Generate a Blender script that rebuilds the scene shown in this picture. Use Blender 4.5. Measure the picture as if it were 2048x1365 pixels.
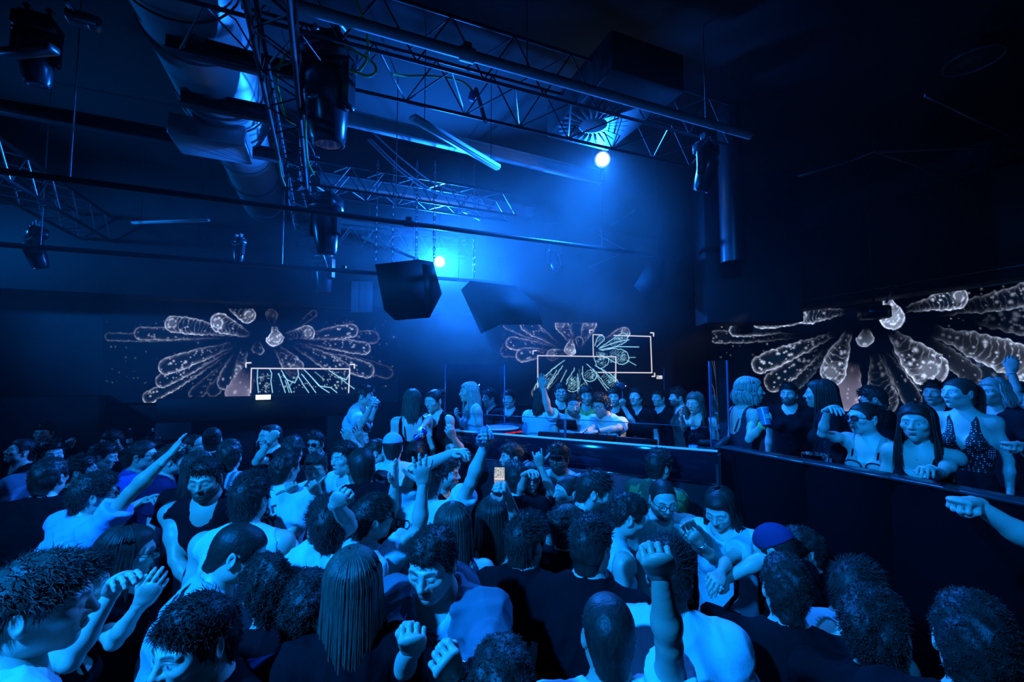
import bpy, math, random
import numpy as np
from mathutils import Vector, Matrix

# ---------------------------------------------------------------- scene, camera, world, lights
for _o in list(bpy.data.objects):
    bpy.data.objects.remove(_o)
SC = bpy.context.scene
COL = SC.collection
W, H, FPX = 2048.0, 1365.0, 870.0
CAM = np.array([0.0, 0.0, 2.3])
TILT = math.radians(3.45)
cam_d = bpy.data.cameras.new('camera'); cam_d.sensor_width = 36.0
cam_d.lens = 36.0 * FPX / W; cam_d.clip_start = 0.02; cam_d.clip_end = 100
cam_o = bpy.data.objects.new('camera', cam_d); COL.objects.link(cam_o)
cam_o.location = CAM; cam_o.rotation_euler = (math.pi / 2 + TILT, 0, 0)
SC.camera = cam_o
SC.view_settings.view_transform = 'Standard'; SC.view_settings.look = 'None'
SC.view_settings.gamma = 1.0; SC.view_settings.use_curve_mapping = False
SC.view_settings.exposure = 0.0
SC.cycles.max_bounces = 6; SC.cycles.diffuse_bounces = 2; SC.cycles.glossy_bounces = 3; SC.cycles.transmission_bounces = 4
SC.cycles.transparent_max_bounces = 12; SC.cycles.adaptive_threshold = 0.03; SC.cycles.volume_max_steps = 64; SC.cycles.volume_step_rate = 2.0

WD = bpy.data.worlds.new('club_dark'); SC.world = WD; WD.use_nodes = True
_bg = WD.node_tree.nodes['Background']
_bg.inputs[0].default_value = (0.10, 0.30, 1.0, 1); _bg.inputs[1].default_value = 0.012

BLUE = (0.002, 0.225, 1.0)
HAZEBLUE = (0.006, 0.165, 1.0)

def lamp(name, kind, loc, target, energy, color=BLUE, size=0.1, angle=60, blend=0.6):
    d = bpy.data.lights.new(name, kind); d.energy = energy; d.color = color
    if kind == 'SPOT':
        d.spot_size = math.radians(angle); d.spot_blend = blend
    d.shadow_soft_size = size
    o = bpy.data.objects.new(name, d); COL.objects.link(o); o.location = loc
    v = Vector(target) - Vector(loc)
    o.rotation_euler = v.to_track_quat('-Z', 'Y').to_euler()
    return o

def P(px, py, depth):
    """world point seen at photo pixel (px,py) at the given depth along the camera axis"""
    u = (px - W / 2) / FPX; v = (H / 2 - py) / FPX
    c, s = math.cos(TILT), math.sin(TILT)
    return CAM + depth * np.array([u, c - v * s, s + v * c])

def ray(px, py):
    d = P(px, py, 1.0) - CAM
    return d

def proj(p):
    q = np.asarray(p, float) - CAM
    c, s = math.cos(TILT), math.sin(TILT)
    d = q[1] * c + q[2] * s
    v = -q[1] * s + q[2] * c
    return W / 2 + FPX * q[0] / d, H / 2 - FPX * v / d, d

def HP(px, py, z):
    d = ray(px, py); return CAM + d * ((z - CAM[2]) / d[2])

BN = np.array([-0.3955, 0.9185, 0.0]); BD = 8.0          # back wall: n.p = BD
BT = np.array([0.9185, 0.3955, 0.0])
RC = np.array([4.93, 10.8, 0.0]); RT = np.array([0.2696, -0.9630, 0.0])   # right wall: corner + direction
RN = np.array([-0.9630, -0.2696, 0.0])
def BW(px, py, off=0.0):
    d = ray(px, py); t = (BD - off - BN @ CAM) / (BN @ d); return CAM + d * t
def RW(px, py, off=0.0):
    d = ray(px, py); t = (RN @ (RC - CAM) + off) / (RN @ d); return CAM + d * t

# wash lights on the crowd (fixtures of the front truss, above and beside the photographer)
lamp('wash_light_front', 'SPOT', (-2.6, -0.9, 4.7), (-0.6, 2.7, 1.0), 3900, angle=74, blend=0.8, size=0.12)
lamp('wash_light_side', 'SPOT', (0.6, -0.4, 4.9), (2.4, 3.3, 1.9), 520, angle=62, blend=0.85, size=0.12)
lamp('wash_light_left', 'SPOT', (-7.4, 3.4, 3.9), (-2.9, 6.0, 3.2), 640, angle=100, blend=0.9, size=0.10)
LAMP1 = P(1205, 319, 5.2); LAMP2 = P(879, 524, 7.0)
lamp('back_light_high', 'SPOT', LAMP1 + np.array([-.02, -.10, -.06]), (0.2, 2.2, 1.2), 1350, HAZEBLUE, angle=150, blend=0.5, size=0.06)
lamp('back_light_low', 'SPOT', LAMP2 + np.array([-.02, -.12, -.03]), (-0.6, 2.0, 2.2), 2300, HAZEBLUE, angle=142, blend=0.4, size=0.06)
lamp('booth_lamp', 'SPOT', (2.6, 4.75, 2.9), (0.85, 4.4, 1.7), 170, (1.0, 0.78, 0.62), angle=34, blend=0.6, size=0.04)

# ---------------------------------------------------------------- materials
MATS = {}
def _nt(name):
    m = bpy.data.materials.new(name); m.use_nodes = True
    return m, m.node_tree, m.node_tree.nodes['Principled BSDF']

def M(name, rgb=(.5, .5, .5), rough=.6, metal=0.0, spec=.5, bump=0.0, bscale=60.0, vary=0.0, vscale=6.0, stretch=None, attr=None, emit=None, sheen=0.0):
    if name in MATS: return MATS[name]
    m, nt, b = _nt(name)
    N, L = nt.nodes, nt.links
    b.inputs['Base Color'].default_value = (*rgb, 1); b.inputs['Roughness'].default_value = rough
    b.inputs['Metallic'].default_value = metal; b.inputs['Specular IOR Level'].default_value = spec
    if sheen: b.inputs['Sheen Weight'].default_value = sheen
    src = None
    if attr:
        a = N.new('ShaderNodeAttribute'); a.attribute_name = attr; src = a.outputs['Color']
        L.new(src, b.inputs['Base Color'])
    if bump or vary:
        tc = N.new('ShaderNodeTexCoord'); co = tc.outputs['Object']
        if stretch:
            mp = N.new('ShaderNodeMapping'); mp.inputs['Scale'].default_value = stretch
            L.new(co, mp.inputs[0]); co = mp.outputs[0]
        if vary:
            n = N.new('ShaderNodeTexNoise'); n.inputs['Scale'].default_value = vscale; n.inputs['Detail'].default_value = 4
            L.new(co, n.inputs['Vector'])
            mx = N.new('ShaderNodeMix'); mx.data_type = 'RGBA'; mx.blend_type = 'MULTIPLY'
            mx.inputs[0].default_value = 1.0
            cr = N.new('ShaderNodeMapRange'); cr.inputs['To Min'].default_value = 1 - vary; cr.inputs['To Max'].default_value = 1 + vary
            cr.inputs['From Min'].default_value = .25; cr.inputs['From Max'].default_value = .75
            L.new(n.outputs['Fac'], cr.inputs[0])
            if src is not None: L.new(src, mx.inputs[6])
            else: mx.inputs[6].default_value = (*rgb, 1)
            L.new(cr.outputs[0], mx.inputs[7]); L.new(mx.outputs[2], b.inputs['Base Color'])
        if bump:
            n2 = N.new('ShaderNodeTexNoise'); n2.inputs['Scale'].default_value = bscale; n2.inputs['Detail'].default_value = 3
            L.new(co, n2.inputs['Vector'])
            bp = N.new('ShaderNodeBump'); bp.inputs['Strength'].default_value = bump; bp.inputs['Distance'].default_value = .01
            L.new(n2.outputs['Fac'], bp.inputs['Height']); L.new(bp.outputs[0], b.inputs['Normal'])
    if emit:
        b.inputs['Emission Color'].default_value = (*emit[0], 1); b.inputs['Emission Strength'].default_value = emit[1]
    MATS[name] = m
    return m

def M_glass(name='clear_glass', tint=(.9, .95, 1.0), ior=1.25, rough=.02, refl=1.0):
    if name in MATS: return MATS[name]
    m, nt, b = _nt(name); N, L = nt.nodes, nt.links
    N.remove(b)
    t = N.new('ShaderNodeBsdfTransparent'); t.inputs[0].default_value = (*tint, 1)
    g = N.new('ShaderNodeBsdfGlossy'); g.inputs['Roughness'].default_value = rough; g.inputs[0].default_value = (refl, refl, refl, 1)
    f = N.new('ShaderNodeFresnel'); f.inputs[0].default_value = ior
    x = N.new('ShaderNodeMixShader')
    gm = N.new('ShaderNodeNewGeometry'); mm = N.new('ShaderNodeMath'); mm.operation = 'SUBTRACT'; mm.inputs[0].default_value = 1.0
    L.new(gm.outputs['Backfacing'], mm.inputs[1]); m2 = N.new('ShaderNodeMath'); m2.operation = 'MULTIPLY'
    L.new(f.outputs[0], m2.inputs[0]); L.new(mm.outputs[0], m2.inputs[1])
    L.new(m2.outputs[0], x.inputs[0]); L.new(t.outputs[0], x.inputs[1]); L.new(g.outputs[0], x.inputs[2])
    L.new(x.outputs[0], N['Material Output'].inputs['Surface'])
    MATS[name] = m
    return m

def M_emit(name, rgb, strength):
    if name in MATS: return MATS[name]
    m, nt, b = _nt(name); N, L = nt.nodes, nt.links
    N.remove(b); e = N.new('ShaderNodeEmission'); e.inputs[0].default_value = (*rgb, 1); e.inputs[1].default_value = strength
    L.new(e.outputs[0], N['Material Output'].inputs['Surface'])
    MATS[name] = m
    return m

def M_screen(name, attr='picture', strength=1.0):
    m, nt, b = _nt(name); N, L = nt.nodes, nt.links
    b.inputs['Base Color'].default_value = (.045, .047, .055, 1); b.inputs['Roughness'].default_value = .85
    a = N.new('ShaderNodeAttribute'); a.attribute_name = attr
    L.new(a.outputs['Color'], b.inputs['Emission Color']); b.inputs['Emission Strength'].default_value = strength
    return m

def M_pattern(name, kind, c1, c2, scale, rough=.7):
    if name in MATS: return MATS[name]
    m, nt, b = _nt(name); N, L = nt.nodes, nt.links
    b.inputs['Roughness'].default_value = rough
    tc = N.new('ShaderNodeTexCoord')
    rp = N.new('ShaderNodeValToRGB'); rp.color_ramp.interpolation = 'CONSTANT'
    rp.color_ramp.elements[0].color = (*c1, 1); rp.color_ramp.elements[1].color = (*c2, 1)
    if kind == 'dots':
        t = N.new('ShaderNodeTexVoronoi'); t.inputs['Scale'].default_value = scale; t.inputs['Randomness'].default_value = .25
        rp.color_ramp.elements[0].color = (*c2, 1); rp.color_ramp.elements[1].color = (*c1, 1)
        rp.color_ramp.elements[1].position = .27; out = t.outputs['Distance']
    elif kind == 'stripes':
        t = N.new('ShaderNodeTexWave'); t.inputs['Scale'].default_value = scale; t.inputs['Distortion'].default_value = .6
        rp.color_ramp.elements[1].position = .45; out = t.outputs['Fac']
    else:
        t = N.new('ShaderNodeTexNoise'); t.inputs['Scale'].default_value = scale
        rp.color_ramp.elements[1].position = .52; out = t.outputs['Fac']
    L.new(tc.outputs['Object'], t.inputs['Vector']); L.new(out, rp.inputs[0]); L.new(rp.outputs[0], b.inputs['Base Color'])
    MATS[name] = m
    return m

METAL = M('black_painted_steel', (.035, .037, .042), .42, .3, bump=.05)
ALU = M('truss_aluminium', (.30, .31, .33), .35, .85, vary=.25, vscale=9)
GALV = M('galvanised_steel', (.42, .43, .45), .5, .35, vary=.25, vscale=5)
BLACK = M('matt_black', (.012, .012, .014), .75)
PLASTIC = M('black_plastic', (.018, .018, .022), .28)
DARKWALL = M('dark_painted_wall', (.050, .052, .060), .85, vary=.2, vscale=2.5, bump=.1, bscale=30)
DARKCEIL = M('dark_ceiling_paint', (.012, .0125, .015), .9, vary=.2, vscale=2)
CHROME = M('chrome', (.75, .76, .78), .12, 1.0)
GLASS = M_glass(refl=.8)
CABLE_G = M('green_cable_sheath', (.20, .55, .10), .5)
CABLE_B = M('black_cable_sheath', (.03, .03, .035), .45)
# ---------------------------------------------------------------- mesh helpers
def nrm(v):
    v = np.asarray(v, float); n = np.linalg.norm(v); return v / n if n > 1e-9 else v

def frame(d, hint=(0, 0, 1)):
    """3x3 matrix, columns x,y,z with z along d"""
    z = nrm(d); h = np.asarray(hint, float)
    if abs(z @ nrm(h)) > .97: h = np.array([1.0, 0, 0]) if abs(z[0]) < .9 else np.array([0, 1.0, 0])
    x = nrm(np.cross(h, z)); y = np.cross(z, x)
    return np.stack([x, y, z], 1)

def np_mesh(name, V, F, smooth=True, mats=(), fmat=None, col=None, attr='col'):
    """V (n,3), F (m,4) or (m,3) or list of arrays"""
    me = bpy.data.meshes.new(name)
    V = np.ascontiguousarray(V, dtype=np.float32)
    Fs = [np.asarray(f, np.int32) for f in (F if isinstance(F, (list, tuple)) else [F]) if len(f)]
    me.vertices.add(len(V)); me.vertices.foreach_set('co', V.ravel())
    nl = sum(f.size for f in Fs); npol = sum(len(f) for f in Fs)
    me.loops.add(nl); me.loops.foreach_set('vertex_index', np.concatenate([f.ravel() for f in Fs]))
    tot = np.concatenate([np.full(len(f), f.shape[1], np.int32) for f in Fs])
    st = np.zeros(npol, np.int32); st[1:] = np.cumsum(tot)[:-1]
    me.polygons.add(npol); me.polygons.foreach_set('loop_start', st)
    if smooth: me.polygons.foreach_set('use_smooth', np.ones(npol, bool))
    for m in mats: me.materials.append(m)
    if fmat is not None: me.polygons.foreach_set('material_index', np.asarray(fmat, np.int32))
    me.update(calc_edges=True)
    if col is not None:
        ca = me.color_attributes.new(attr, 'FLOAT_COLOR', 'POINT')
        c4 = np.ones((len(V), 4), np.float32); c4[:, :3] = col
        ca.data.foreach_set('color', c4.ravel())
    return me

def tag(o, label=None, cat=None, group=None, kind=None):
    if label: o['label'] = label
    if cat: o['category'] = cat
    if group: o['group'] = group
    if kind: o['kind'] = kind
    return o

def link(name, me, parent=None, loc=None, mat4=None):
    o = bpy.data.objects.new(name, me); COL.objects.link(o)
    if loc is not None: o.location = loc
    if mat4 is not None: o.matrix_basis = mat4
    if parent is not None: o.parent = parent
    return o

def empty(name, loc=(0, 0, 0), label=None, cat=None, group=None):
    o = bpy.data.objects.new(name, None); COL.objects.link(o); o.location = loc
    return tag(o, label, cat, group)

class MB:
    """collects shapes; build() links them as one mesh object"""
    def __init__(s): s.V = []; s.Q = []; s.T = []; s.n = 0
    def add(s, V, Q=(), T=()):
        V = np.asarray(V, float).reshape(-1, 3)
        if len(Q): s.Q.append(np.asarray(Q, int) + s.n)
        if len(T): s.T.append(np.asarray(T, int) + s.n)
        s.V.append(V); s.n += len(V); return s
    def box(s, c, size, R=None, bev=0.0):
        x, y, z = np.asarray(size, float) / 2
        if bev > 0:
            b = min(bev, x * .9, y * .9, z * .9)
            prof = [(x - b, y), (x, y - b), (x, -y + b), (x - b, -y), (-x + b, -y), (-x, -y + b), (-x, y - b), (-x + b, y)]
            prof = prof[::-1]
            rings = []
            for zz, sh in ((-z, b), (-z + b, 0), (z - b, 0), (z, b)):
                rings.append([(px - math.copysign(sh, px), py - math.copysign(sh, py), zz) for px, py in prof])
            V = np.array(rings).reshape(-1, 3); n = 8; Q = []
            for r in range(3):
                for i in range(n):
                    j = (i + 1) % n; Q.append((r * n + i, r * n + j, (r + 1) * n + j, (r + 1) * n + i))
            T = []
            for i in range(1, n - 1):
                T.append((0, i + 1, i)); T.append((3 * n, 3 * n + i, 3 * n + i + 1))
        else:
            V = np.array([[a, b_, c_] for a in (-x, x) for b_ in (-y, y) for c_ in (-z, z)])
            Q = [(0, 1, 3, 2), (4, 6, 7, 5), (0, 4, 5, 1), (2, 3, 7, 6), (0, 2, 6, 4), (1, 5, 7, 3)]; T = []
        if R is not None: V = V @ np.asarray(R, float).T
        return s.add(V + np.asarray(c, float), Q, T)
    def bar(s, a, b, w, h, hint=(0, 0, 1), bev=0.0):
        a = np.asarray(a, float); b = np.asarray(b, float)
        return s.box((a + b) / 2, (w, h, np.linalg.norm(b - a)), frame(b - a, hint), bev)
    def tube(s, pts, r, seg=10, cap=True, closed=False):
        pts = np.asarray(pts, float); n = len(pts)
        rr = np.full(n, r, float) if np.isscalar(r) else np.asarray(r, float)
        tan = np.gradient(pts, axis=0)
        if closed: tan = np.roll(pts, -1, 0) - np.roll(pts, 1, 0)
        fr = frame(tan[0]); x = fr[:, 0]; V = []
        a = np.linspace(0, 2 * math.pi, seg, endpoint=False)
        for i in range(n):
            t = nrm(tan[i]); x = nrm(x - t * (x @ t)); y = np.cross(t, x)
            V.append(pts[i] + rr[i] * (np.cos(a)[:, None] * x + np.sin(a)[:, None] * y))
        V = np.concatenate(V); Q = []; T = []
        m = n if closed else n - 1
        for i in range(m):
            k = (i + 1) % n
            for j in range(seg):
                j2 = (j + 1) % seg; Q.append((i * seg + j, i * seg + j2, k * seg + j2, k * seg + j))
        if cap and not closed:
            for j in range(1, seg - 1):
                T.append((0, j + 1, j)); T.append(((n - 1) * seg, (n - 1) * seg + j, (n - 1) * seg + j + 1))
        return s.add(V, Q, T)
    def lathe(s, prof, c=(0, 0, 0), R=None, seg=24, caps=True):
        prof = np.asarray(prof, float); a = np.linspace(0, 2 * math.pi, seg, endpoint=False)
        V = np.concatenate([np.stack([r * np.cos(a), r * np.sin(a), np.full(seg, z)], 1) for r, z in prof])
        Q = []; T = []
        for i in range(len(prof) - 1):
            for j in range(seg):
                j2 = (j + 1) % seg; Q.append((i * seg + j, i * seg + j2, (i + 1) * seg + j2, (i + 1) * seg + j))
        if caps:
            e = (len(prof) - 1) * seg
            for j in range(1, seg - 1):
                T.append((0, j + 1, j)); T.append((e, e + j, e + j + 1))
        if R is not None: V = V @ np.asarray(R, float).T
        return s.add(V + np.asarray(c, float), Q, T)
    def prism(s, poly, c, R, depth):
        """flat polygon (x,y) extruded along z by depth"""
        p = np.asarray(poly, float); n = len(p)
        V = np.concatenate([np.c_[p, np.full(n, -depth / 2)], np.c_[p, np.full(n, depth / 2)]]) @ np.asarray(R, float).T + np.asarray(c, float)
        Q = [(i, (i + 1) % n, n + (i + 1) % n, n + i) for i in range(n)]
        T = []
        for i in range(1, n - 1): T += [(0, i + 1, i), (n, n + i, n + i + 1)]
        return s.add(V, Q, T)
    def ball(s, c, r, seg=10, R=None):
        r = np.asarray(r, float) * np.ones(3); k = max(4, seg // 2 + 1)
        t = np.linspace(0.02, math.pi - .02, k)
        V = []
        for th in t:
            a = np.linspace(0, 2 * math.pi, seg, endpoint=False)
            V.append(np.stack([np.sin(th) * np.cos(a), np.sin(th) * np.sin(a), np.full(seg, -math.cos(th))], 1))
        V = np.concatenate(V) * r; Q = []; T = []
        for i in range(k - 1):
            for j in range(seg):
                j2 = (j + 1) % seg; Q.append((i * seg + j, i * seg + j2, (i + 1) * seg + j2, (i + 1) * seg + j))
        for j in range(1, seg - 1):
            T.append((0, j + 1, j)); T.append(((k - 1) * seg, (k - 1) * seg + j, (k - 1) * seg + j + 1))
        if R is not None: V = V @ np.asarray(R, float).T
        return s.add(V + np.asarray(c, float), Q, T)
    def data(s, name, mats, smooth=False, fmat=None):
        F = []
        if s.Q: F.append(np.concatenate(s.Q))
        if s.T: F.append(np.concatenate(s.T))
        me = np_mesh(name, np.concatenate(s.V), F, smooth, mats if isinstance(mats, (list, tuple)) else [mats], fmat)
        if smooth:
            try: me.set_sharp_from_angle(angle=math.radians(38))
            except Exception: pass
        return me
    def build(s, name, mat, parent=None, smooth=False, origin=None):
        """origin: where the object's own origin sits in world space (default: bottom centre of its bounds)"""
        V = np.concatenate(s.V)
        if origin is None:
            lo, hi = V.min(0), V.max(0); origin = np.array([(lo[0] + hi[0]) / 2, (lo[1] + hi[1]) / 2, lo[2]])
        origin = np.asarray(origin, float)
        s.V = [V - origin]
        me = s.data(name, mat, smooth)
        o = bpy.data.objects.new(name, me); COL.objects.link(o)
        if parent is not None:
            o.parent = parent
            pw = np.array(parent.get('_w', (0, 0, 0)), float)
            o.location = origin - pw
        else: o.location = origin
        o['_w'] = tuple(float(x) for x in origin)
        return o

def root(name, loc, label, cat, group=None):
    o = empty(name, loc, label, cat, group); o['_w'] = tuple(float(x) for x in loc); return o

def struct(mb, name, mat, smooth=False):
    o = mb.build(name, mat, smooth=smooth); o['kind'] = 'structure'; return o
# ---------------------------------------------------------------- signed-distance modelling of bodies
class Field:
    def __init__(s, lo, hi, h):
        s.h = h; s.lo = np.asarray(lo, float) - 2 * h
        s.n = np.ceil((np.asarray(hi, float) + 2 * h - s.lo) / h).astype(int) + 1
        s.D = np.full(s.n, .5, np.float32)
        s.ax = [(s.lo[i] + h * np.arange(s.n[i])).astype(np.float32) for i in range(3)]
    def sl(s, lo, hi):
        a = np.clip(np.floor((np.asarray(lo) - s.lo) / s.h).astype(int), 0, s.n - 1)
        b = np.clip(np.ceil((np.asarray(hi) - s.lo) / s.h).astype(int) + 1, 1, s.n)
        if np.any(b <= a): return None
        sl = tuple(slice(a[i], b[i]) for i in range(3))
        g = [s.ax[0][sl[0]][:, None, None], s.ax[1][sl[1]][None, :, None], s.ax[2][sl[2]][None, None, :]]
        return sl, g
    def merge(s, sl, d, k, op):
        D = s.D[sl]
        if op == 'u':
            if k <= 0: D[...] = np.minimum(D, d)
            else:
                h = np.clip(.5 + .5 * (d - D) / k, 0, 1)
                D[...] = d + (D - d) * h - k * h * (1 - h)
        else:
            d = -d
            if k <= 0: D[...] = np.maximum(D, d)
            else:
                h = np.clip(.5 - .5 * (d - D) / k, 0, 1)
                D[...] = d + (D - d) * h + k * h * (1 - h)
    def cone(s, a, b, ra, rb=None, k=.02, op='u', sq=None, flat=False):
        """tapered capsule; sq=(axis, factor) squeezes the section along axis; flat cuts the end b"""
        a = np.asarray(a, float); b = np.asarray(b, float); rb = ra if rb is None else rb
        R = max(ra, rb) * 1.05 + k + 2 * s.h
        o = s.sl(np.minimum(a, b) - R, np.maximum(a, b) + R)
        if o is None: return
        sl, g = o
        ba = b - a; L2 = float(ba @ ba) + 1e-12
        p = [g[i] - np.float32(a[i]) for i in range(3)]
        tr = (p[0] * np.float32(ba[0]) + p[1] * np.float32(ba[1]) + p[2] * np.float32(ba[2])) / np.float32(L2)
        t = np.clip(tr, 0, 1)
        q = [p[i] - t * np.float32(ba[i]) for i in range(3)]
        d2 = q[0] ** 2 + q[1] ** 2 + q[2] ** 2
        if sq is not None:
            ax, f = sq
            w = q[0] * np.float32(ax[0]) + q[1] * np.float32(ax[1]) + q[2] * np.float32(ax[2])
            d2 = d2 + w * w * np.float32(f * f - 1)
        d = np.sqrt(d2) - (np.float32(ra) + t * np.float32(rb - ra))
        if flat:
            d = np.maximum(d, (tr - 1) * np.float32(math.sqrt(L2)))
        s.merge(sl, d, k, op)
    def ell(s, c, r, k=.02, op='u', R=None):
        c = np.asarray(c, float); r = np.asarray(r, float) * np.ones(3); rm = r.max() * 1.02 + k + 2 * s.h
        o = s.sl(c - rm, c + rm)
        if o is None: return
        sl, g = o
        p = [g[i] - np.float32(c[i]) for i in range(3)]
        if R is not None:
            R = np.asarray(R, float)
            p = [p[0] * np.float32(R[0, i]) + p[1] * np.float32(R[1, i]) + p[2] * np.float32(R[2, i]) for i in range(3)]
        k0 = np.sqrt(sum((p[i] / np.float32(r[i])) ** 2 for i in range(3)))
        k1 = np.sqrt(sum((p[i] / np.float32(r[i] ** 2)) ** 2 for i in range(3))) + 1e-6
        s.merge(sl, k0 * (k0 - 1) / k1, k, op)
    def plane(s, p0, n, k=0.0):
        """keep the side n points away from"""
        n = nrm(n)
        d = (s.ax[0][:, None, None] - np.float32(p0[0])) * np.float32(n[0]) + (s.ax[1][None, :, None] - np.float32(p0[1])) * np.float32(n[1]) + (s.ax[2][None, None, :] - np.float32(p0[2])) * np.float32(n[2])
        s.D = np.maximum(s.D, d)
    def grid(s):
        return s.ax[0][:, None, None], s.ax[1][None, :, None], s.ax[2][None, None, :]
    def mesh(s, relax=1):
        return surface_net(s.D, s.lo, s.h, relax)

_E = [(0, 1), (2, 3), (4, 5), (6, 7), (0, 2), (1, 3), (4, 6), (5, 7), (0, 4), (1, 5), (2, 6), (3, 7)]
def surface_net(D, lo, h, relax=1):
    D = np.pad(D, 1, constant_values=.5); lo = np.asarray(lo) - h
    S = D < 0
    nx, ny, nz = D.shape
    c = [S[i:nx - 1 + i, j:ny - 1 + j, k:nz - 1 + k] for i in (0, 1) for j in (0, 1) for k in (0, 1)]
    any_ = c[0].copy(); all_ = c[0].copy()
    for q in c[1:]: any_ |= q; all_ &= q
    idx = np.argwhere(any_ & ~all_)
    if not len(idx): return np.zeros((0, 3)), np.zeros((0, 4), int)
    offs = np.array([(i, j, k) for i in (0, 1) for j in (0, 1) for k in (0, 1)])
    vals = np.stack([D[idx[:, 0] + o[0], idx[:, 1] + o[1], idx[:, 2] + o[2]] for o in offs], 1)
    acc = np.zeros((len(idx), 3)); cnt = np.zeros(len(idx))
    for a, b in _E:
        va, vb = vals[:, a], vals[:, b]; m = (va < 0) != (vb < 0)
        t = np.where(m, va / np.where(m, va - vb, 1), 0)
        acc += np.where(m[:, None], offs[a] + t[:, None] * (offs[b] - offs[a]), 0); cnt += m
    V = lo + h * (idx + acc / cnt[:, None])
    vid = np.full((nx - 1, ny - 1, nz - 1), -1, np.int32); vid[idx[:, 0], idx[:, 1], idx[:, 2]] = np.arange(len(idx))
    Q = []
    for ax in range(3):
        A = [slice(None)] * 3; B = [slice(None)] * 3; A[ax] = slice(0, -1); B[ax] = slice(1, None)
        sa, sb = S[tuple(A)], S[tuple(B)]
        e = np.argwhere(sa != sb); fl = sa[e[:, 0], e[:, 1], e[:, 2]]
        u, v = [(1, 2), (2, 0), (0, 1)][ax]
        du = np.zeros(3, int); dv = np.zeros(3, int); du[u] = 1; dv[v] = 1
        def g(o):
            return vid[o[:, 0], o[:, 1], o[:, 2]]
        q = np.stack([g(e - du - dv), g(e - dv), g(e), g(e - du)], 1)
        q[~fl] = q[~fl][:, ::-1]
        Q.append(q)
    Q = np.concatenate(Q)
    for _ in range(relax): V = relax_mesh(V, Q)
    return V, Q

def relax_mesh(V, Q, w=.5):
    A = np.zeros_like(V); n = np.zeros(len(V))
    for i in range(4):
        a, b = Q[:, i], Q[:, (i + 1) % 4]
        for k in range(3):
            A[:, k] += np.bincount(a, V[b, k], len(V)) + np.bincount(b, V[a, k], len(V))
        n += np.bincount(a, minlength=len(V)) + np.bincount(b, minlength=len(V))
    return V * (1 - w) + w * A / np.maximum(n, 1)[:, None]

def normals(V, Q):
    d1 = V[Q[:, 2]] - V[Q[:, 0]]; d2 = V[Q[:, 3]] - V[Q[:, 1]]
    fn = np.cross(d1, d2); N = np.zeros_like(V)
    for i in range(4):
        for k in range(3): N[:, k] += np.bincount(Q[:, i], fn[:, k], len(V))
    return N / (np.linalg.norm(N, axis=1)[:, None] + 1e-12)

def rot(axis, deg):
    return np.array(Matrix.Rotation(math.radians(deg), 3, axis))

def ss(a, b, x):
    t = np.clip((x - a) / (b - a), 0, 1); return t * t * (3 - 2 * t)

# ---------------------------------------------------------------- head
SKIN = {'light': (.62, .42, .33), 'tan': (.47, .30, .22), 'brown': (.24, .14, .10), 'fair': (.74, .53, .44)}

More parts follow.
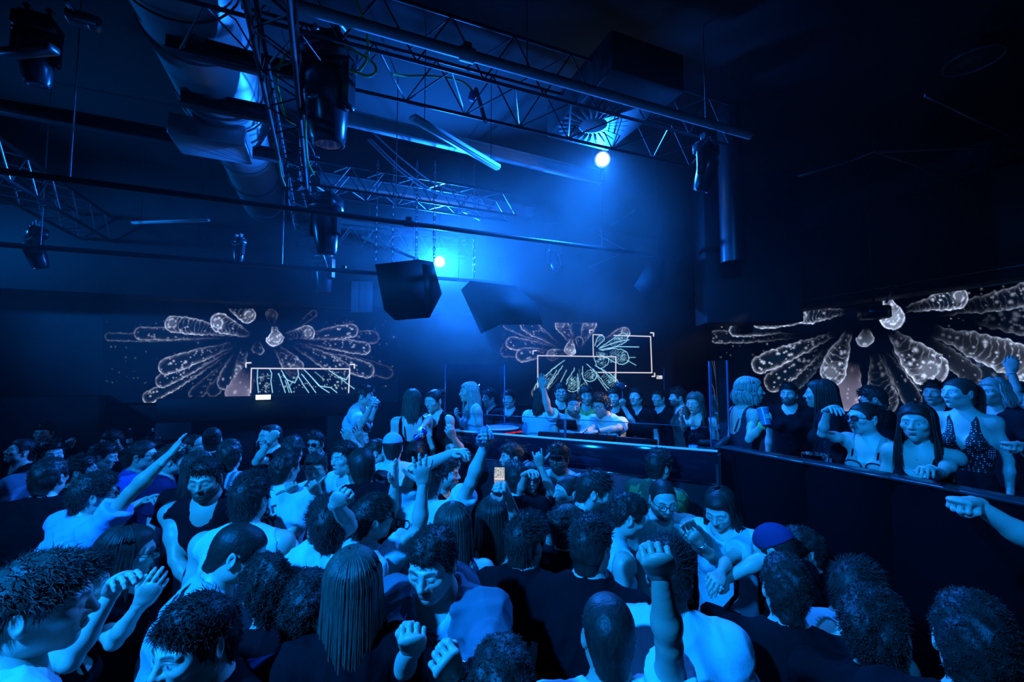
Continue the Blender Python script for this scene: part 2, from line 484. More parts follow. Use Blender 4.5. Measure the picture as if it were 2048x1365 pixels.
def build_head(h, sex='m', eyes='open', beard=0, jaw=1.0, nose=1.0):
    """local space: origin mid-head, face towards -Y, 0.23 m from chin to crown; returns V, Q, tint (n,3)"""
    f = Field((-.10, -.135, -.215), (.10, .125, .125), h)
    fm = sex == 'f'
    jw = jaw * (.90 if fm else 1.0)
    f.ell((0, .018, .030), (.0745, .0945, .086), k=0)
    f.ell((0, -.030, .010), (.066, .062, .085), k=.03)
    f.ell((0, -.022, -.045), (.057 * jw, .064, .062), k=.03)
    f.ell((0, -.066, -.090), ((.019 if fm else .024) * jw, .023, .021), k=.03)
    for sx in (-1, 1):
        f.ell((sx * (.036 if fm else .046) * jw, -.012, -.058 if fm else -.062), (.020, .030, .022), k=.03)
        f.ell((sx * .043, -.068, -.012), (.023, .020, .018), k=.025)
        f.cone((sx * .046, -.078, .027), (sx * .012, -.090, .027), .0095, .0095, k=.014)
    f.ell((0, -.070, -.050), (.030, .026, .030), k=.022)
    for sx in (-1, 1):
        f.ell((sx * .0315, -.103, .007), (.019, .020, .0125), k=.012, op='s')
        f.ell((sx * .0315, -.0795, .007), (.0135, .0135, .0125), k=.002)
        if eyes != 'open':
            f.ell((sx * .0315, -.0805, .0075), (.0150, .0140, .0135), k=.003)
        f.cone((sx * .047, -.079, .012), (sx * .018, -.0915, .012), .0038, .0038, k=.007)
        f.cone((sx * .045, -.080, .0005), (sx * .019, -.0885, .0), .0035, .0035, k=.007)
    # nose
    nl = .116 + .006 * (nose - 1)
    f.cone((0, -.088, .022), (0, -nl + .004, -.018), .0080, .0105 * nose, k=.013)
    f.ell((0, -nl + .004, -.021), (.0105, .011, .010), k=.008)
    for sx in (-1, 1):
        f.ell((sx * .0125, -.098, -.024), (.0085, .0105, .0080), k=.008)
        f.ell((sx * .0070, -.1055, -.0315), (.0035, .005, .004), k=.003, op='s')
    # mouth
    f.cone((-.019, -.0885, -.0535), (0, -.0985, -.0505), .0050, .0064, k=.006)
    f.cone((.019, -.0885, -.0535), (0, -.0985, -.0505), .0050, .0064, k=.006)
    f.cone((-.015, -.0895, -.0605), (.015, -.0895, -.0605), .0066, .0066, k=.007)
    f.ell((0, -.0960, -.0605), (.012, .006, .006), k=.006)
    f.cone((-.021, -.0935, -.0560), (.021, -.0935, -.0560), .0022, .0022, k=.004, op='s')
    f.ell((0, -.0930, -.0715), (.016, .007, .005), k=.007, op='s')
    # ears
    for sx in (-1, 1):
        R = rot('Z', sx * 24) @ rot('X', -12)
        c = np.array([sx * .0765, .016, -.004])
        f.ell(c, (.0095, .0185, .0315), k=.006, R=R)
        f.ell(c + np.array([sx * .0085, -.002, .003]), (.0065, .0115, .020), k=.004, op='s', R=R)
        f.ell(c + np.array([0, -.006, -.026]), (.0065, .008, .010), k=.005)
    # neck
    nr = .048 if fm else .0565
    f.cone((0, .028, -.060), (0, .045, -.21), nr, nr * 1.06, k=.035)
    if beard >= 2:
        f.ell((0, -.040, -.078), (.052 * jw, .050, .036), k=.02)
    V, Q = f.mesh(relax=1)
    x, y, z = V.T; ax_ = np.abs(x)
    col = np.ones((len(V), 3))
    front = y < -.06
    # blood: cheeks, nose, ears slightly redder
    red = np.exp(-((ax_ - .04) ** 2 / .0006 + (z + .018) ** 2 / .0006)) * front + np.exp(-(x ** 2 / .0003 + (z + .02) ** 2 / .0004)) * (y < -.10)
    col *= 1 - .12 * red[:, None] * np.array([0, 1, 1])
    lip = np.exp(-((x / .021) ** 6)) * ss(-.069, -.065, z) * ss(-.0455, -.0495, z) * ss(-.082, -.088, y)
    col = col * (1 - lip[:, None]) + lip[:, None] * (np.array([.78, .40, .40]) if not fm else np.array([.75, .30, .33]))
    bz = .0285 + .0035 * np.sin(np.clip((ax_ - .014) / .036, 0, 1) * 2.6)
    brow = np.exp(-((z - bz) / (.0048 if not fm else .0032)) ** 4) * ss(.008, .014, ax_) * ss(.054, .046, ax_) * (y < -.068)
    col = col * (1 - .88 * brow[:, None]) + .88 * brow[:, None] * np.array([.06, .05, .05])
    ex = (ax_ - .0315); ez = z - .0065
    if eyes == 'open':
        ap = np.exp(-((ex / .0125) ** 4 + (ez / .0052) ** 4)) * (y < -.083)
        col = col * (1 - ap[:, None]) + ap[:, None] * np.array([1.25, 1.5, 1.7])
        ir = np.exp(-((ex ** 2 + ez ** 2) / .0052 ** 2) ** 3) * (y < -.085) * (np.abs(ez) < .0056)
        col = col * (1 - ir[:, None]) + ir[:, None] * .03
        ln = np.exp(-((ez - .0065) / .0018) ** 2) * (np.abs(ex) < .015) * (y < -.078)
    else:
        ln = np.exp(-((ez + .0045 + .8 * ex * ex / .01) / .0016) ** 2) * (np.abs(ex) < .014) * (y < -.078)
    col *= 1 - .8 * ln[:, None]
    if beard:
        b = ss(-.030, -.042, z) * ss(.020, -.01, y) * ss(-.125, -.108, z + .35 * np.clip(y + .02, 0, 1)) * (1 - lip)
        b = np.maximum(b, ss(-.036, -.041, z) * ss(-.052, -.047, z) * (y < -.078) * (ax_ < .028) * (1 - lip))
        b *= (1 - ss(.0, .012, (-.030 + .9 * np.clip(ax_ - .02, 0, 1)) * 0 + z + .038) * (ax_ > .026))
        cheek = (z > -.040 - .25 * (.055 - ax_)) & (ax_ < .050) & (y < -.03) & (ax_ > .024)
        b *= np.where(cheek, .25, 1.0)
        k = {1: .45, 2: .88, 3: 0}[beard]
        if beard == 3:      # moustache only
            b = ss(-.036, -.0405, z) * ss(-.050, -.046, z) * (y < -.080) * (ax_ < .026); k = .8
        col = col * (1 - k * b[:, None]) + k * b[:, None] * np.array([.07, .055, .05])
    return V, Q, col

_HEADS = {}
def head_mesh(res, sex, eyes, beard, jaw, nose):
    key = (res, sex, eyes, beard, jaw, nose)
    if key not in _HEADS: _HEADS[key] = build_head(res, sex, eyes, beard, jaw, nose)
    return _HEADS[key]

# ---------------------------------------------------------------- hands (right hand: wrist at origin, fingers +Z, palm towards -Y, thumb +X)
def build_hand(pose, h):
    f = Field((-.07, -.11, -.045), (.10, .06, .215), h)
    f.cone((0, 0, -.04), (0, 0, .012), .0275, .0265, k=0, sq=((0, 1, 0), 1.35))
    f.cone((-.002, 0, .012), (0, -.002, .070), .034, .040, k=.018, sq=((0, 1, 0), 2.5))
    f.ell((.022, -.010, .035), (.016, .015, .028), k=.014)
    f.ell((-.026, -.008, .035), (.012, .013, .030), k=.014)
    F = [(.0305, .087, .070, .0090), (.0105, .092, .079, .0094), (-.010, .089, .073, .0089), (-.0295, .080, .057, .0080)]
    bends = {'open': [(6, 10, 6)] * 4, 'spread': [(4, 6, 4)] * 4, 'relax': [(22, 32, 20), (28, 36, 22), (34, 38, 24), (38, 40, 24)],
             'fist': [(82, 100, 62)] * 4, 'point': [(2, 6, 4), (80, 102, 62), (84, 102, 62), (86, 100, 60)], 'grip': [(42, 52, 38), (46, 54, 38), (50, 54, 38), (54, 52, 36)],
             'thumb': [(82, 100, 62)] * 4, 'flat': [(3, 4, 2)] * 4, 'phone': [(18, 40, 30), (38, 60, 40), (42, 60, 40), (46, 58, 40)], 'horn': [(4, 8, 4), (80, 100, 60), (82, 100, 60), (14, 14, 8)],
             'droop': [(44, 22, 12), (52, 22, 12), (56, 24, 12), (50, 24, 12)]}[pose]
    spl = {'spread': (13, 4, -6, -17), 'open': (6, 2, -3, -8), 'horn': (4, 0, 0, -10), 'relax': (3, 1, -1, -4), 'droop': (8, 2, -3, -10)}.get(pose, (1, 0, -1, -2))
    for i, (fx, fz, L, r) in enumerate(F):
        p = np.array([fx, -.003, fz - .006]); a = 0.0; q = math.radians(spl[i])
        f.cone((fx * .8, -.001, .045), p, .011, r * 1.12, k=.008)
        for sgm, fr in enumerate((.46, .30, .24)):
            a += math.radians(bends[i][sgm])
            d = np.array([math.sin(q) * math.cos(a), -math.sin(a), math.cos(a) * math.cos(q)])
            e = p + d * L * fr
            f.cone(p, e, r * (1.03 - .08 * sgm), r * (.96 - .1 * sgm), k=.003)
            f.ell(p + np.array([0, .0012, 0]), r * 1.04, k=.003)
            p = e
    if pose in ('fist', 'point'):
        T = [(.024, -.008, .022), (.040, -.030, .050), (.024, -.046, .066), (.002, -.049, .064)]
    elif pose in ('thumb',):
        T = [(.024, -.006, .022), (.046, -.018, .045), (.078, -.018, .058), (.102, -.014, .064)]
    elif pose == 'horn':
        T = [(.024, -.006, .022), (.052, -.014, .042), (.080, -.016, .064), (.094, -.016, .086)]
    elif pose in ('grip', 'phone'):
        T = [(.022, -.010, .020), (.040, -.036, .040), (.036, -.058, .062), (.024, -.070, .082)]
    elif pose in ('spread',):
        T = [(.024, -.004, .020), (.056, -.010, .040), (.082, -.014, .062), (.097, -.014, .084)]
    else:
        T = [(.024, -.006, .020), (.046, -.018, .046), (.050, -.026, .074), (.046, -.031, .098)]
    T = np.array(T); R = (.0135, .0110, .0098, .0082)
    for i in range(3): f.cone(T[i], T[i + 1], R[i], R[i + 1], k=.004)
    return f.mesh(relax=1)

_HANDS = {}
def hand_mesh(pose, res):
    if (pose, res) not in _HANDS: _HANDS[(pose, res)] = build_hand(pose, res)
    return _HANDS[(pose, res)]

# ---------------------------------------------------------------- hair
def _zline(y, style):
    pts = {'short': ((-.13, .072), (-.085, .066), (-.060, .056), (-.045, .035), (-.035, -.005), (-.012, -.004), (-.004, .026), (.030, .026), (.040, -.010), (.055, -.060), (.08, -.082), (.13, -.086)),
           'fade': ((-.13, .072), (-.085, .066), (-.060, .056), (-.045, .040), (-.030, .022), (.0, .030), (.04, .02), (.07, -.025), (.09, -.035), (.13, -.035)),
           'full': ((-.13, .070), (-.085, .066), (-.072, .060), (-.055, .036), (-.047, .012), (-.040, -.004), (-.012, -.004), (-.004, .026), (.026, .026), (.036, -.03), (.055, -.085), (.08, -.095), (.13, -.10)),
           'recede': ((-.13, .096), (-.085, .092), (-.060, .080), (-.045, .05), (-.035, .005), (-.012, -.004), (-.004, .024), (.030, .024), (.040, -.010), (.055, -.06), (.08, -.08), (.13, -.085)),
           }[style]
    a = np.array(pts); return np.interp(y, a[:, 0], a[:, 1])

def scalp_field(h, line, thick, top=0.0, back=0.0, rough=0.0, seed=0, z0=-.14, hi=.19, rscale=30., side=0.0):
    f = Field((-.13, -.16, z0), (.13, .16, hi), h)
    f.ell((0, .018, .030), (.0745 + thick + side, .0945 + thick, .086 + thick), k=0)
    f.ell((0, -.030, .010), (.066 + thick, .062 + thick, .085 + thick), k=.03)
    f.cone((0, .045, -.02), (0, .052, -.075), .056 + thick, .052 + thick * .6, k=.03)
    if top: f.ell((0, -.008, .075 + top * .5), (.068 + side, .082, .045 + top), k=.025)
    if back: f.ell((0, .075, .03), (.065, .05 + back, .07), k=.03)
    x, y, z = f.grid()
    zl = _zline(y, line) + 0 * x
    f.D = np.maximum(f.D, ((zl - z) * .8).astype(np.float32))
    # keep it off the face
    f.D = np.maximum(f.D, (-(np.sqrt((x / .060) ** 2 + ((y + .118) / .055) ** 2 + ((z + .01) / .068) ** 2) - 1) * .05).astype(np.float32))
    if rough:
        rs = np.random.RandomState(seed); n = 0
        for o in range(3):
            ph = rs.rand(3, 3) * 6; sc = rscale * 1.9 ** o
            A = [rs.randn(3) for _ in range(3)]
            n = n + sum(np.sin(sc * (a[0] * x + a[1] * y + a[2] * z) + ph[o, i]) for i, a in enumerate(A)) / (3 * 1.5 ** o)
        f.D = f.D - (rough * n).astype(np.float32)
    return f

LOCKR = 1.0
def locks(V, N, rs, count, length, rad, lift, curl, flow, grav=.0, seg=6, sides=4, sel=None):
    """tapered hair locks rooted on V with normals N; flow(p)->direction"""
    if sel is None: sel = np.arange(len(V))
    ids = sel[rs.randint(0, len(sel), count)]
    p = V[ids] - N[ids] * .004; n = N[ids]
    L = length * (.6 + .8 * rs.rand(count))[:, None]
    d = nrm_rows(flow(p) + n * lift + rs.randn(count, 3) * .25)
    ph = rs.rand(count, 1) * 6.28; om = curl * (.7 + .6 * rs.rand(count, 1))
    P_ = [p]; side = nrm_rows(np.cross(d, n) + 1e-3)
    for i in range(seg):
        t = (i + 1) / seg
        d2 = nrm_rows(d + side * np.sin(ph + om * t) * min(1.2, curl * .16) + n * np.cos(ph + om * t) * min(1.2, curl * .14) + np.array([0, 0, -grav]) * t)
        P_.append(P_[-1] + d2 * L / seg)
    P_ = np.stack(P_, 1)                       # count, seg+1, 3
    return ribbon(P_, rad * LOCKR * (.6 + .8 * rs.rand(count)), sides)

def nrm_rows(a): return a / (np.linalg.norm(a, axis=1)[:, None] + 1e-9)

def ribbon(P_, r, sides=4):
    c, s1, _ = P_.shape; T = np.gradient(P_, axis=1); T /= np.linalg.norm(T, axis=2)[..., None] + 1e-9
    up = np.where(np.abs(T[..., 2:3]) > .9, np.array([1.0, 0, 0]), np.array([0, 0, 1.0]))
    X = np.cross(up, T); X /= np.linalg.norm(X, axis=2)[..., None] + 1e-9; Y = np.cross(T, X)
    prof = np.clip(1.15 - np.linspace(0, 1, s1) ** 2 * 1.05, .08, 1)[None, :, None]
    V = []
    for k in range(sides):
        a = 2 * math.pi * k / sides
        V.append(P_ + r[:, None, None] * prof * (math.cos(a) * X + math.sin(a) * Y))
    V = np.stack(V, 2)                         # c, s1, sides, 3
    base = np.arange(c)[:, None, None] * (s1 * sides)
    i = np.arange(s1 - 1)[None, :, None]; k = np.arange(sides)[None, None, :]; k2 = (k + 1) % sides
    Q = np.stack([base + i * sides + k, base + i * sides + k2, base + (i + 1) * sides + k2, base + (i + 1) * sides + k], -1).reshape(-1, 4)
    return V.reshape(-1, 3), Q

def join(parts):
    V = []; Q = []; n = 0
    for v, q in parts:
        V.append(v); Q.append(q + n); n += len(v)
    return np.concatenate(V), np.concatenate(Q)

def hair_drape(length, rs, count=420, spread=1.0, wave=0.0, front=0.35, rad=.0042, parted=True, back_only=False):
    """long straight hair: strands run from the crown over the skull and fall"""
    out = []; seg = 15
    th = rs.rand(count) * 2 * math.pi                      # azimuth, 0 = front (-Y)
    keep = np.abs((th + math.pi) % (2 * math.pi) - math.pi) > (math.radians(62) if not back_only else math.radians(95))
    th = th[keep]; c = len(th)
    lay = .004 + .016 * rs.rand(c)
    r = np.array([.0745, .0945, .086])
    top = np.array([0, .018, .030])
    phi0 = math.radians(8) + rs.rand(c) * math.radians(20)
    P_ = np.zeros((c, seg, 3)); L = length * (.82 + .25 * rs.rand(c))
    jit = rs.randn(c) * .004
    for i in range(seg):
        t = i / (seg - 1)
        if i < 7:
            ph = phi0 + (math.radians(96) - phi0) * (i / 6.0)
            rr = r[None] + lay[:, None]
            p = top + np.stack([np.sin(th) * np.sin(ph) * rr[:, 0], -np.cos(th) * np.sin(ph) * rr[:, 1], np.cos(ph) * rr[:, 2]], 1)
            P_[:, i] = p
        else:
            u = (i - 6) / (seg - 7.0)
            p = P_[:, 6].copy()
            back = ss(1.2, 2.3, np.abs((th + math.pi) % (2 * math.pi) - math.pi))
            p[:, 0] *= (1 + (.25 * spread - .30 * back) * math.sin(min(u * 2.2, 1.6)))
            p[:, 1] += back * .028 * math.sin(u * 3.0) - (1 - back) * .012 * u
            p[:, 2] -= u * L
            if wave: p[:, :2] += wave * np.stack([np.sin(u * 11 + th * 9), np.cos(u * 10 + th * 7)], 1) * u
            p[:, 0] += jit * u * 3
            P_[:, i] = p
    return ribbon(P_, rad * (.7 + .7 * rs.rand(c)), 4)

_HAIR = {}
HAIR_MATS = {}
def hair_mat(rgb):
    k = 'hair_%02d%02d%02d' % tuple(int(c * 100) for c in rgb)
    return M(k, rgb, .50, spec=.30, vary=.45, vscale=70, bump=.25, bscale=130, stretch=(1, 1, .25))

def hair_mesh(style, near):
    """returns mesh data in head space"""
    key = (style, near)
    if key in _HAIR: return _HAIR[key]
    rs = np.random.RandomState(sum(map(ord, style)) % 997)
    h = .0045 if near else .007
    global LOCKR
    m = 1.9 if near else .5; LOCKR = .58 if near else 1.0
    fwd = lambda p: np.stack([p[:, 0] * 3, -np.ones(len(p)) * .8 + p[:, 1] * 0, np.zeros(len(p))], 1)
    out = lambda p: np.stack([p[:, 0] * 6, (p[:, 1] - .02) * 5, (p[:, 2] - .02) * 5], 1)
    down = lambda p: np.stack([p[:, 0] * 4, (p[:, 1] - .01) * 4, -np.ones(len(p)) * .9], 1)
    backf = lambda p: np.stack([p[:, 0] * .5, np.ones(len(p)), -np.ones(len(p)) * .25], 1)
    parts = []
    def cap(f, relax=1):
        V, Q = f.mesh(relax=relax); parts.append((V, Q)); return V, Q, normals(V, Q)
    if style == 'buzz':
        V, Q, N = cap(scalp_field(h, 'short', .0055, rough=.0008, rscale=140))
        parts.append(locks(V, N, rs, int(900 * m), .008, .0012, .8, 1, down, seg=3, sides=3))
    elif style == 'fade':
        V, Q, N = cap(scalp_field(h, 'short', .005, rough=.0006, rscale=140))
        f = scalp_field(h, 'fade', .009, top=.010, rough=.003, rscale=40); V, Q, N = cap(f)
        top = np.where(V[:, 2] > .05)[0]
        parts.append(locks(V, N, rs, int(700 * m), .026, .0022, .7, 3, fwd, sel=top, seg=4))
    elif style == 'short':
        V, Q, N = cap(scalp_field(h, 'short', .010, top=.012, rough=.003, rscale=36))
        top = np.where(V[:, 2] > .045)[0]; sd = np.where(V[:, 2] <= .06)[0]
        parts.append(locks(V, N, rs, int(620 * m), .034, .0026, .55, 3, fwd, sel=top, seg=4))
        parts.append(locks(V, N, rs, int(520 * m), .022, .0018, .15, 1, down, sel=sd, seg=3, sides=3))
    elif style == 'tousled':
        V, Q, N = cap(scalp_field(h, 'short', .008, top=.011, rough=.004, rscale=34, seed=3))
        top = np.where(V[:, 2] > .03)[0]; sd = np.where(V[:, 2] <= .05)[0]
        parts.append(locks(V, N, rs, int(1300 * m), .030, .0024, .14, 4, lambda p: fwd(p) + rs.randn(len(p), 3) * .5, sel=top, grav=.3))
        parts.append(locks(V, N, rs, int(560 * m), .022, .0018, .08, 1, down, sel=sd, seg=3, sides=3))
    elif style == 'curly':
        V, Q, N = cap(scalp_field(h, 'short', .009, top=.012, rough=.005, rscale=52, seed=5))
        top = np.where(V[:, 2] > .0)[0]; sd = np.where(V[:, 2] <= .03)[0]
        parts.append(locks(V, N, rs, int(1900 * m), .026, .0023, .22, 16, lambda p: rs.randn(len(p), 3), sel=top, seg=8))
        parts.append(locks(V, N, rs, int(600 * m), .018, .0018, .08, 6, down, sel=sd, seg=4, sides=3))
    elif style == 'curlytop':
        V, Q, N = cap(scalp_field(h, 'short', .0055, rough=.001, rscale=140))
        V, Q, N = cap(scalp_field(h, 'fade', .010, top=.014, rough=.005, rscale=50, seed=6))
        top = np.where(V[:, 2] > .02)[0]
        parts.append(locks(V, N, rs, int(1500 * m), .025, .0022, .25, 15, lambda p: rs.randn(len(p), 3), sel=top, seg=8))
    elif style == 'mop':
        V, Q, N = cap(scalp_field(h, 'full', .015, top=.014, back=.006, rough=.008, rscale=38, seed=8))
        parts.append(locks(V, N, rs, int(2100 * m), .038, .0026, .20, 12, lambda p: down(p) * .5 + rs.randn(len(p), 3) * .8, seg=8, grav=.5))
    elif style == 'slick':
        V, Q, N = cap(scalp_field(h, 'short', .008, top=.010, rough=.002, rscale=40))
        parts.append(locks(V, N, rs, int(700 * m), .055, .0022, .10, 1.2, backf, seg=5, grav=.1))
    elif style == 'recede':
        V, Q, N = cap(scalp_field(h, 'recede', .0055, rough=.001, rscale=120))
        parts.append(locks(V, N, rs, int(500 * m), .012, .0013, .5, 1, down, seg=3, sides=3))
    elif style in ('bun', 'ponytail'):
        f = scalp_field(h, 'full', .006, rough=.001, rscale=50)
        V, Q, N = cap(f)
        parts.append(locks(V, N, rs, int(600 * m), .075, .0019, .05, .6, lambda p: np.stack([-p[:, 0] * 5, np.ones(len(p)), (.05 - p[:, 2]) * 4], 1), seg=5, sides=3))
        g = Field((-.06, .06, -.03), (.06, .20, .16), h)
        if style == 'bun':
            for k in range(9):
                a = k * .9; g.ell((.022 * math.cos(a), .118 + .018 * math.sin(a), .062 + .008 * math.cos(a * 2)), (.026, .024, .022), k=.006)
        else:
            g.ell((0, .115, .06), (.022, .022, .022), k=.01)
        V2, Q2, N2 = cap(g)
        if style == 'bun': parts.append(locks(V2, N2, rs, int(160 * m), .05, .003, .3, 12, out, seg=8))
        else:
            c = int(150 * m); P_ = np.zeros((c, 12, 3)); a = rs.rand(c) * 6.28; q = np.sqrt(rs.rand(c)) * .018
            for i in range(12):
                t = i / 11; w = 1 + 1.1 * math.sin(t * 2.8)
                P_[:, i] = np.stack([np.cos(a) * q * w, .118 + .040 * math.sin(min(t * 3, 1.57)) + np.sin(a) * q * w, np.full(c, .062 - .30 * t * t - .02 * t)], 1)
            parts.append(ribbon(P_, np.full(c, .0045), 4))
    elif style.startswith('long') or style == 'bob':
        f = scalp_field(h, 'full', .009, top=.004, rough=.0015, rscale=30)
        cap(f)
        L = {'long': .36, 'longer': .52, 'longwave': .36, 'longfront': .40, 'bob': .135}[style]
        for k in range(2):
            parts.append(hair_drape(L, rs, int((620 if near else 300)), wave=(.010 if style == 'longwave' else .0015), spread=(1.5 if style == 'bob' else 1.0), back_only=(style == 'longer' and k == 1), rad=.0042 if near else .006))
        # solid core so that the fall of hair is not see-through
        g = Field((-.13, -.06, -.09 - L), (.13, .16, .05), h * 1.3)
        g.cone((0, .052, -.0), (0, .070, -.05 - L * .88), .086, .070, k=0, sq=((0, 1, 0), 1.6))
        V, Q = g.mesh(); nn = normals(V, Q)
        V = V + nn * (.004 * np.sin(V[:, :1] * 190 + V[:, 1:2] * 90))
        parts.append((V, Q))
    V, Q = join(parts)
    _HAIR[key] = (V, Q)
    return _HAIR[key]
# ---------------------------------------------------------------- people
SLEEVE = {'tank': 0, 'tee': .62, 'long': 1.0, 'bra': 0, 'dress': 0, 'halter': 0, 'none': 0, 'crop': .30, 'strap': 0}
_HAIRME = {}
PEOPLE = []
HEADLEN = {'buzz': 207, 'recede': 207, 'fade': 220, 'slick': 220, 'short': 224, 'tousled': 236, 'curly': 238, 'curlytop': 234, 'mop': 244, 'bun': 214, 'ponytail': 214}

def fold_noise(V, N, seed, amp):
    rs = np.random.RandomState(seed); d = np.zeros(len(V))
    W_ = V + .03 * np.stack([np.sin(V[:, 2] * 13 + seed), np.sin(V[:, 0] * 11 + 1), np.sin(V[:, 1] * 12 + 2)], 1)
    for i in range(5):
        a = rs.randn(3) * np.array([1, 1, .55]); a = a / np.linalg.norm(a) * rs.uniform(24, 60)
        s = np.sin(W_ @ a + rs.rand() * 6); d += (1 - np.abs(s)) ** 1.6 / (1 + .25 * i)
    d -= d.mean()
    return V + N * (amp * d)[:, None]

def glasses_mesh(kind):
    b = MB()
    if kind == 'sun':
        for sx in (-1, 1):
            pl = [(.027 * math.copysign(abs(math.cos(a)) ** .55, math.cos(a)), .0195 * math.copysign(abs(math.sin(a)) ** .6, math.sin(a))) for a in np.linspace(0, 2 * math.pi, 20, endpoint=False)]
            b.prism(pl, (sx * .0335, -.1075, .007), rot('Z', sx * 12) @ rot('X', 90), .004)
    else:
        for sx in (-1, 1):
            a = np.linspace(0, 2 * math.pi, 20, endpoint=False)
            R = rot('Z', sx * 10)
            pts = np.stack([.0245 * np.sign(np.cos(a)) * np.abs(np.cos(a)) ** .7, 0 * a, .020 * np.sign(np.sin(a)) * np.abs(np.sin(a)) ** .75], 1) @ R.T + np.array([sx * .033, -.1075, .006])
            b.tube(pts, .0019, 6, closed=True)
    b.tube([(-.010, -.1095, .012), (0, -.1125, .0135), (.010, -.1095, .012)], .0022, 6)
    for sx in (-1, 1):
        b.tube([(sx * .058, -.1010, .013), (sx * .073, -.075, .0135), (sx * .0785, -.02, .013), (sx * .0790, .012, .012), (sx * .0770, .024, -.006)], .0022, 6)
    return b.data('glasses_' + kind, [M('glossy_dark_lens', (.012, .013, .018), .06, spec=.8)], True)

_SHARED = {}
def shared(key, fn):
    if key not in _SHARED: _SHARED[key] = fn()
    return _SHARED[key]

# depth of heads that would otherwise push into a neighbour (metres from the lens)
ZFIX = {
    'woman with long dark hair behind the black tank top man': 3.11,
    'man with curly hair and striped shirt seen from behind': 3.36,
    'man in white tee looking left in profile behind the dark polo': 3.40,
    'man in dark polo with a shaved head seen from behind': 2.67,
    'person with dark hair holding a forearm across the forehead': 4.76,
    'man with short dark hair and white blue tee raising a fist': 2.04,
    'man with glossy curls and white shirt raising an open hand': 2.90,
    'man in grey cap and white tee seen from behind': 3.64,
    'person with dark hair behind the raised spread hand': 4.15,
    'woman with long black hair filming with a lit phone': 2.41,
    'person with short hair seen from behind right of the lit phone': 3.31,
    'laughing woman in sunglasses and black tee pointing a finger up': 3.42,
    'smiling woman with slick bun in profile left': 3.10,
    'man in black shirt bending right in profile beside the slick bun': 2.79,
    'man in purple cap stretching an arm with a white cuff across': 2.36,
    'person with small dark curls in profile left of the dark parapet': 2.52,
    'man with wiry dark curls seen from behind in black collared shirt': 1.78,
    'man with curly head leaning in at the bottom right': 1.48,
    'dark curly head at the bottom right corner': 1.19,
    'man with faded sides and glasses in black tee seen from behind': 1.89,
    'man in black tee with silver chain and short dark hair': 2.10,
    'woman with long light brown hair down her back': 1.45,
    'man with thick dark curls and thin chain in dark blue tee': 1.60,
    'woman with loose dark curls behind the thick dark curls': 1.73,
    'man with wavy dark hair and shiny forehead at the bottom left': 1.27,
    'man in white linen shirt seen from behind, head hidden by the raised fist': 1.68,
    'man in dark glasses standing behind the capped DJ': 5.96,
    'man in yellow shirt partly hidden between the two DJs': 5.83,
    'blonde woman in white dress seen through the tall glass': 4.83,
    'man in white tee drinking from a glass on the left platform': 5.09,
    'woman with long brown hair in strappy black top seen from behind': 4.38,
    'woman in mirrored sunglasses and bralette raising a bent arm': 3.08,
    'woman with dark hair and low neckline looking at the camera': 2.73,
}
ZOFF = {'person with glasses raising a small glass in front of the booth': -.35, 'blonde woman in white dress seen through the tall glass': .30}
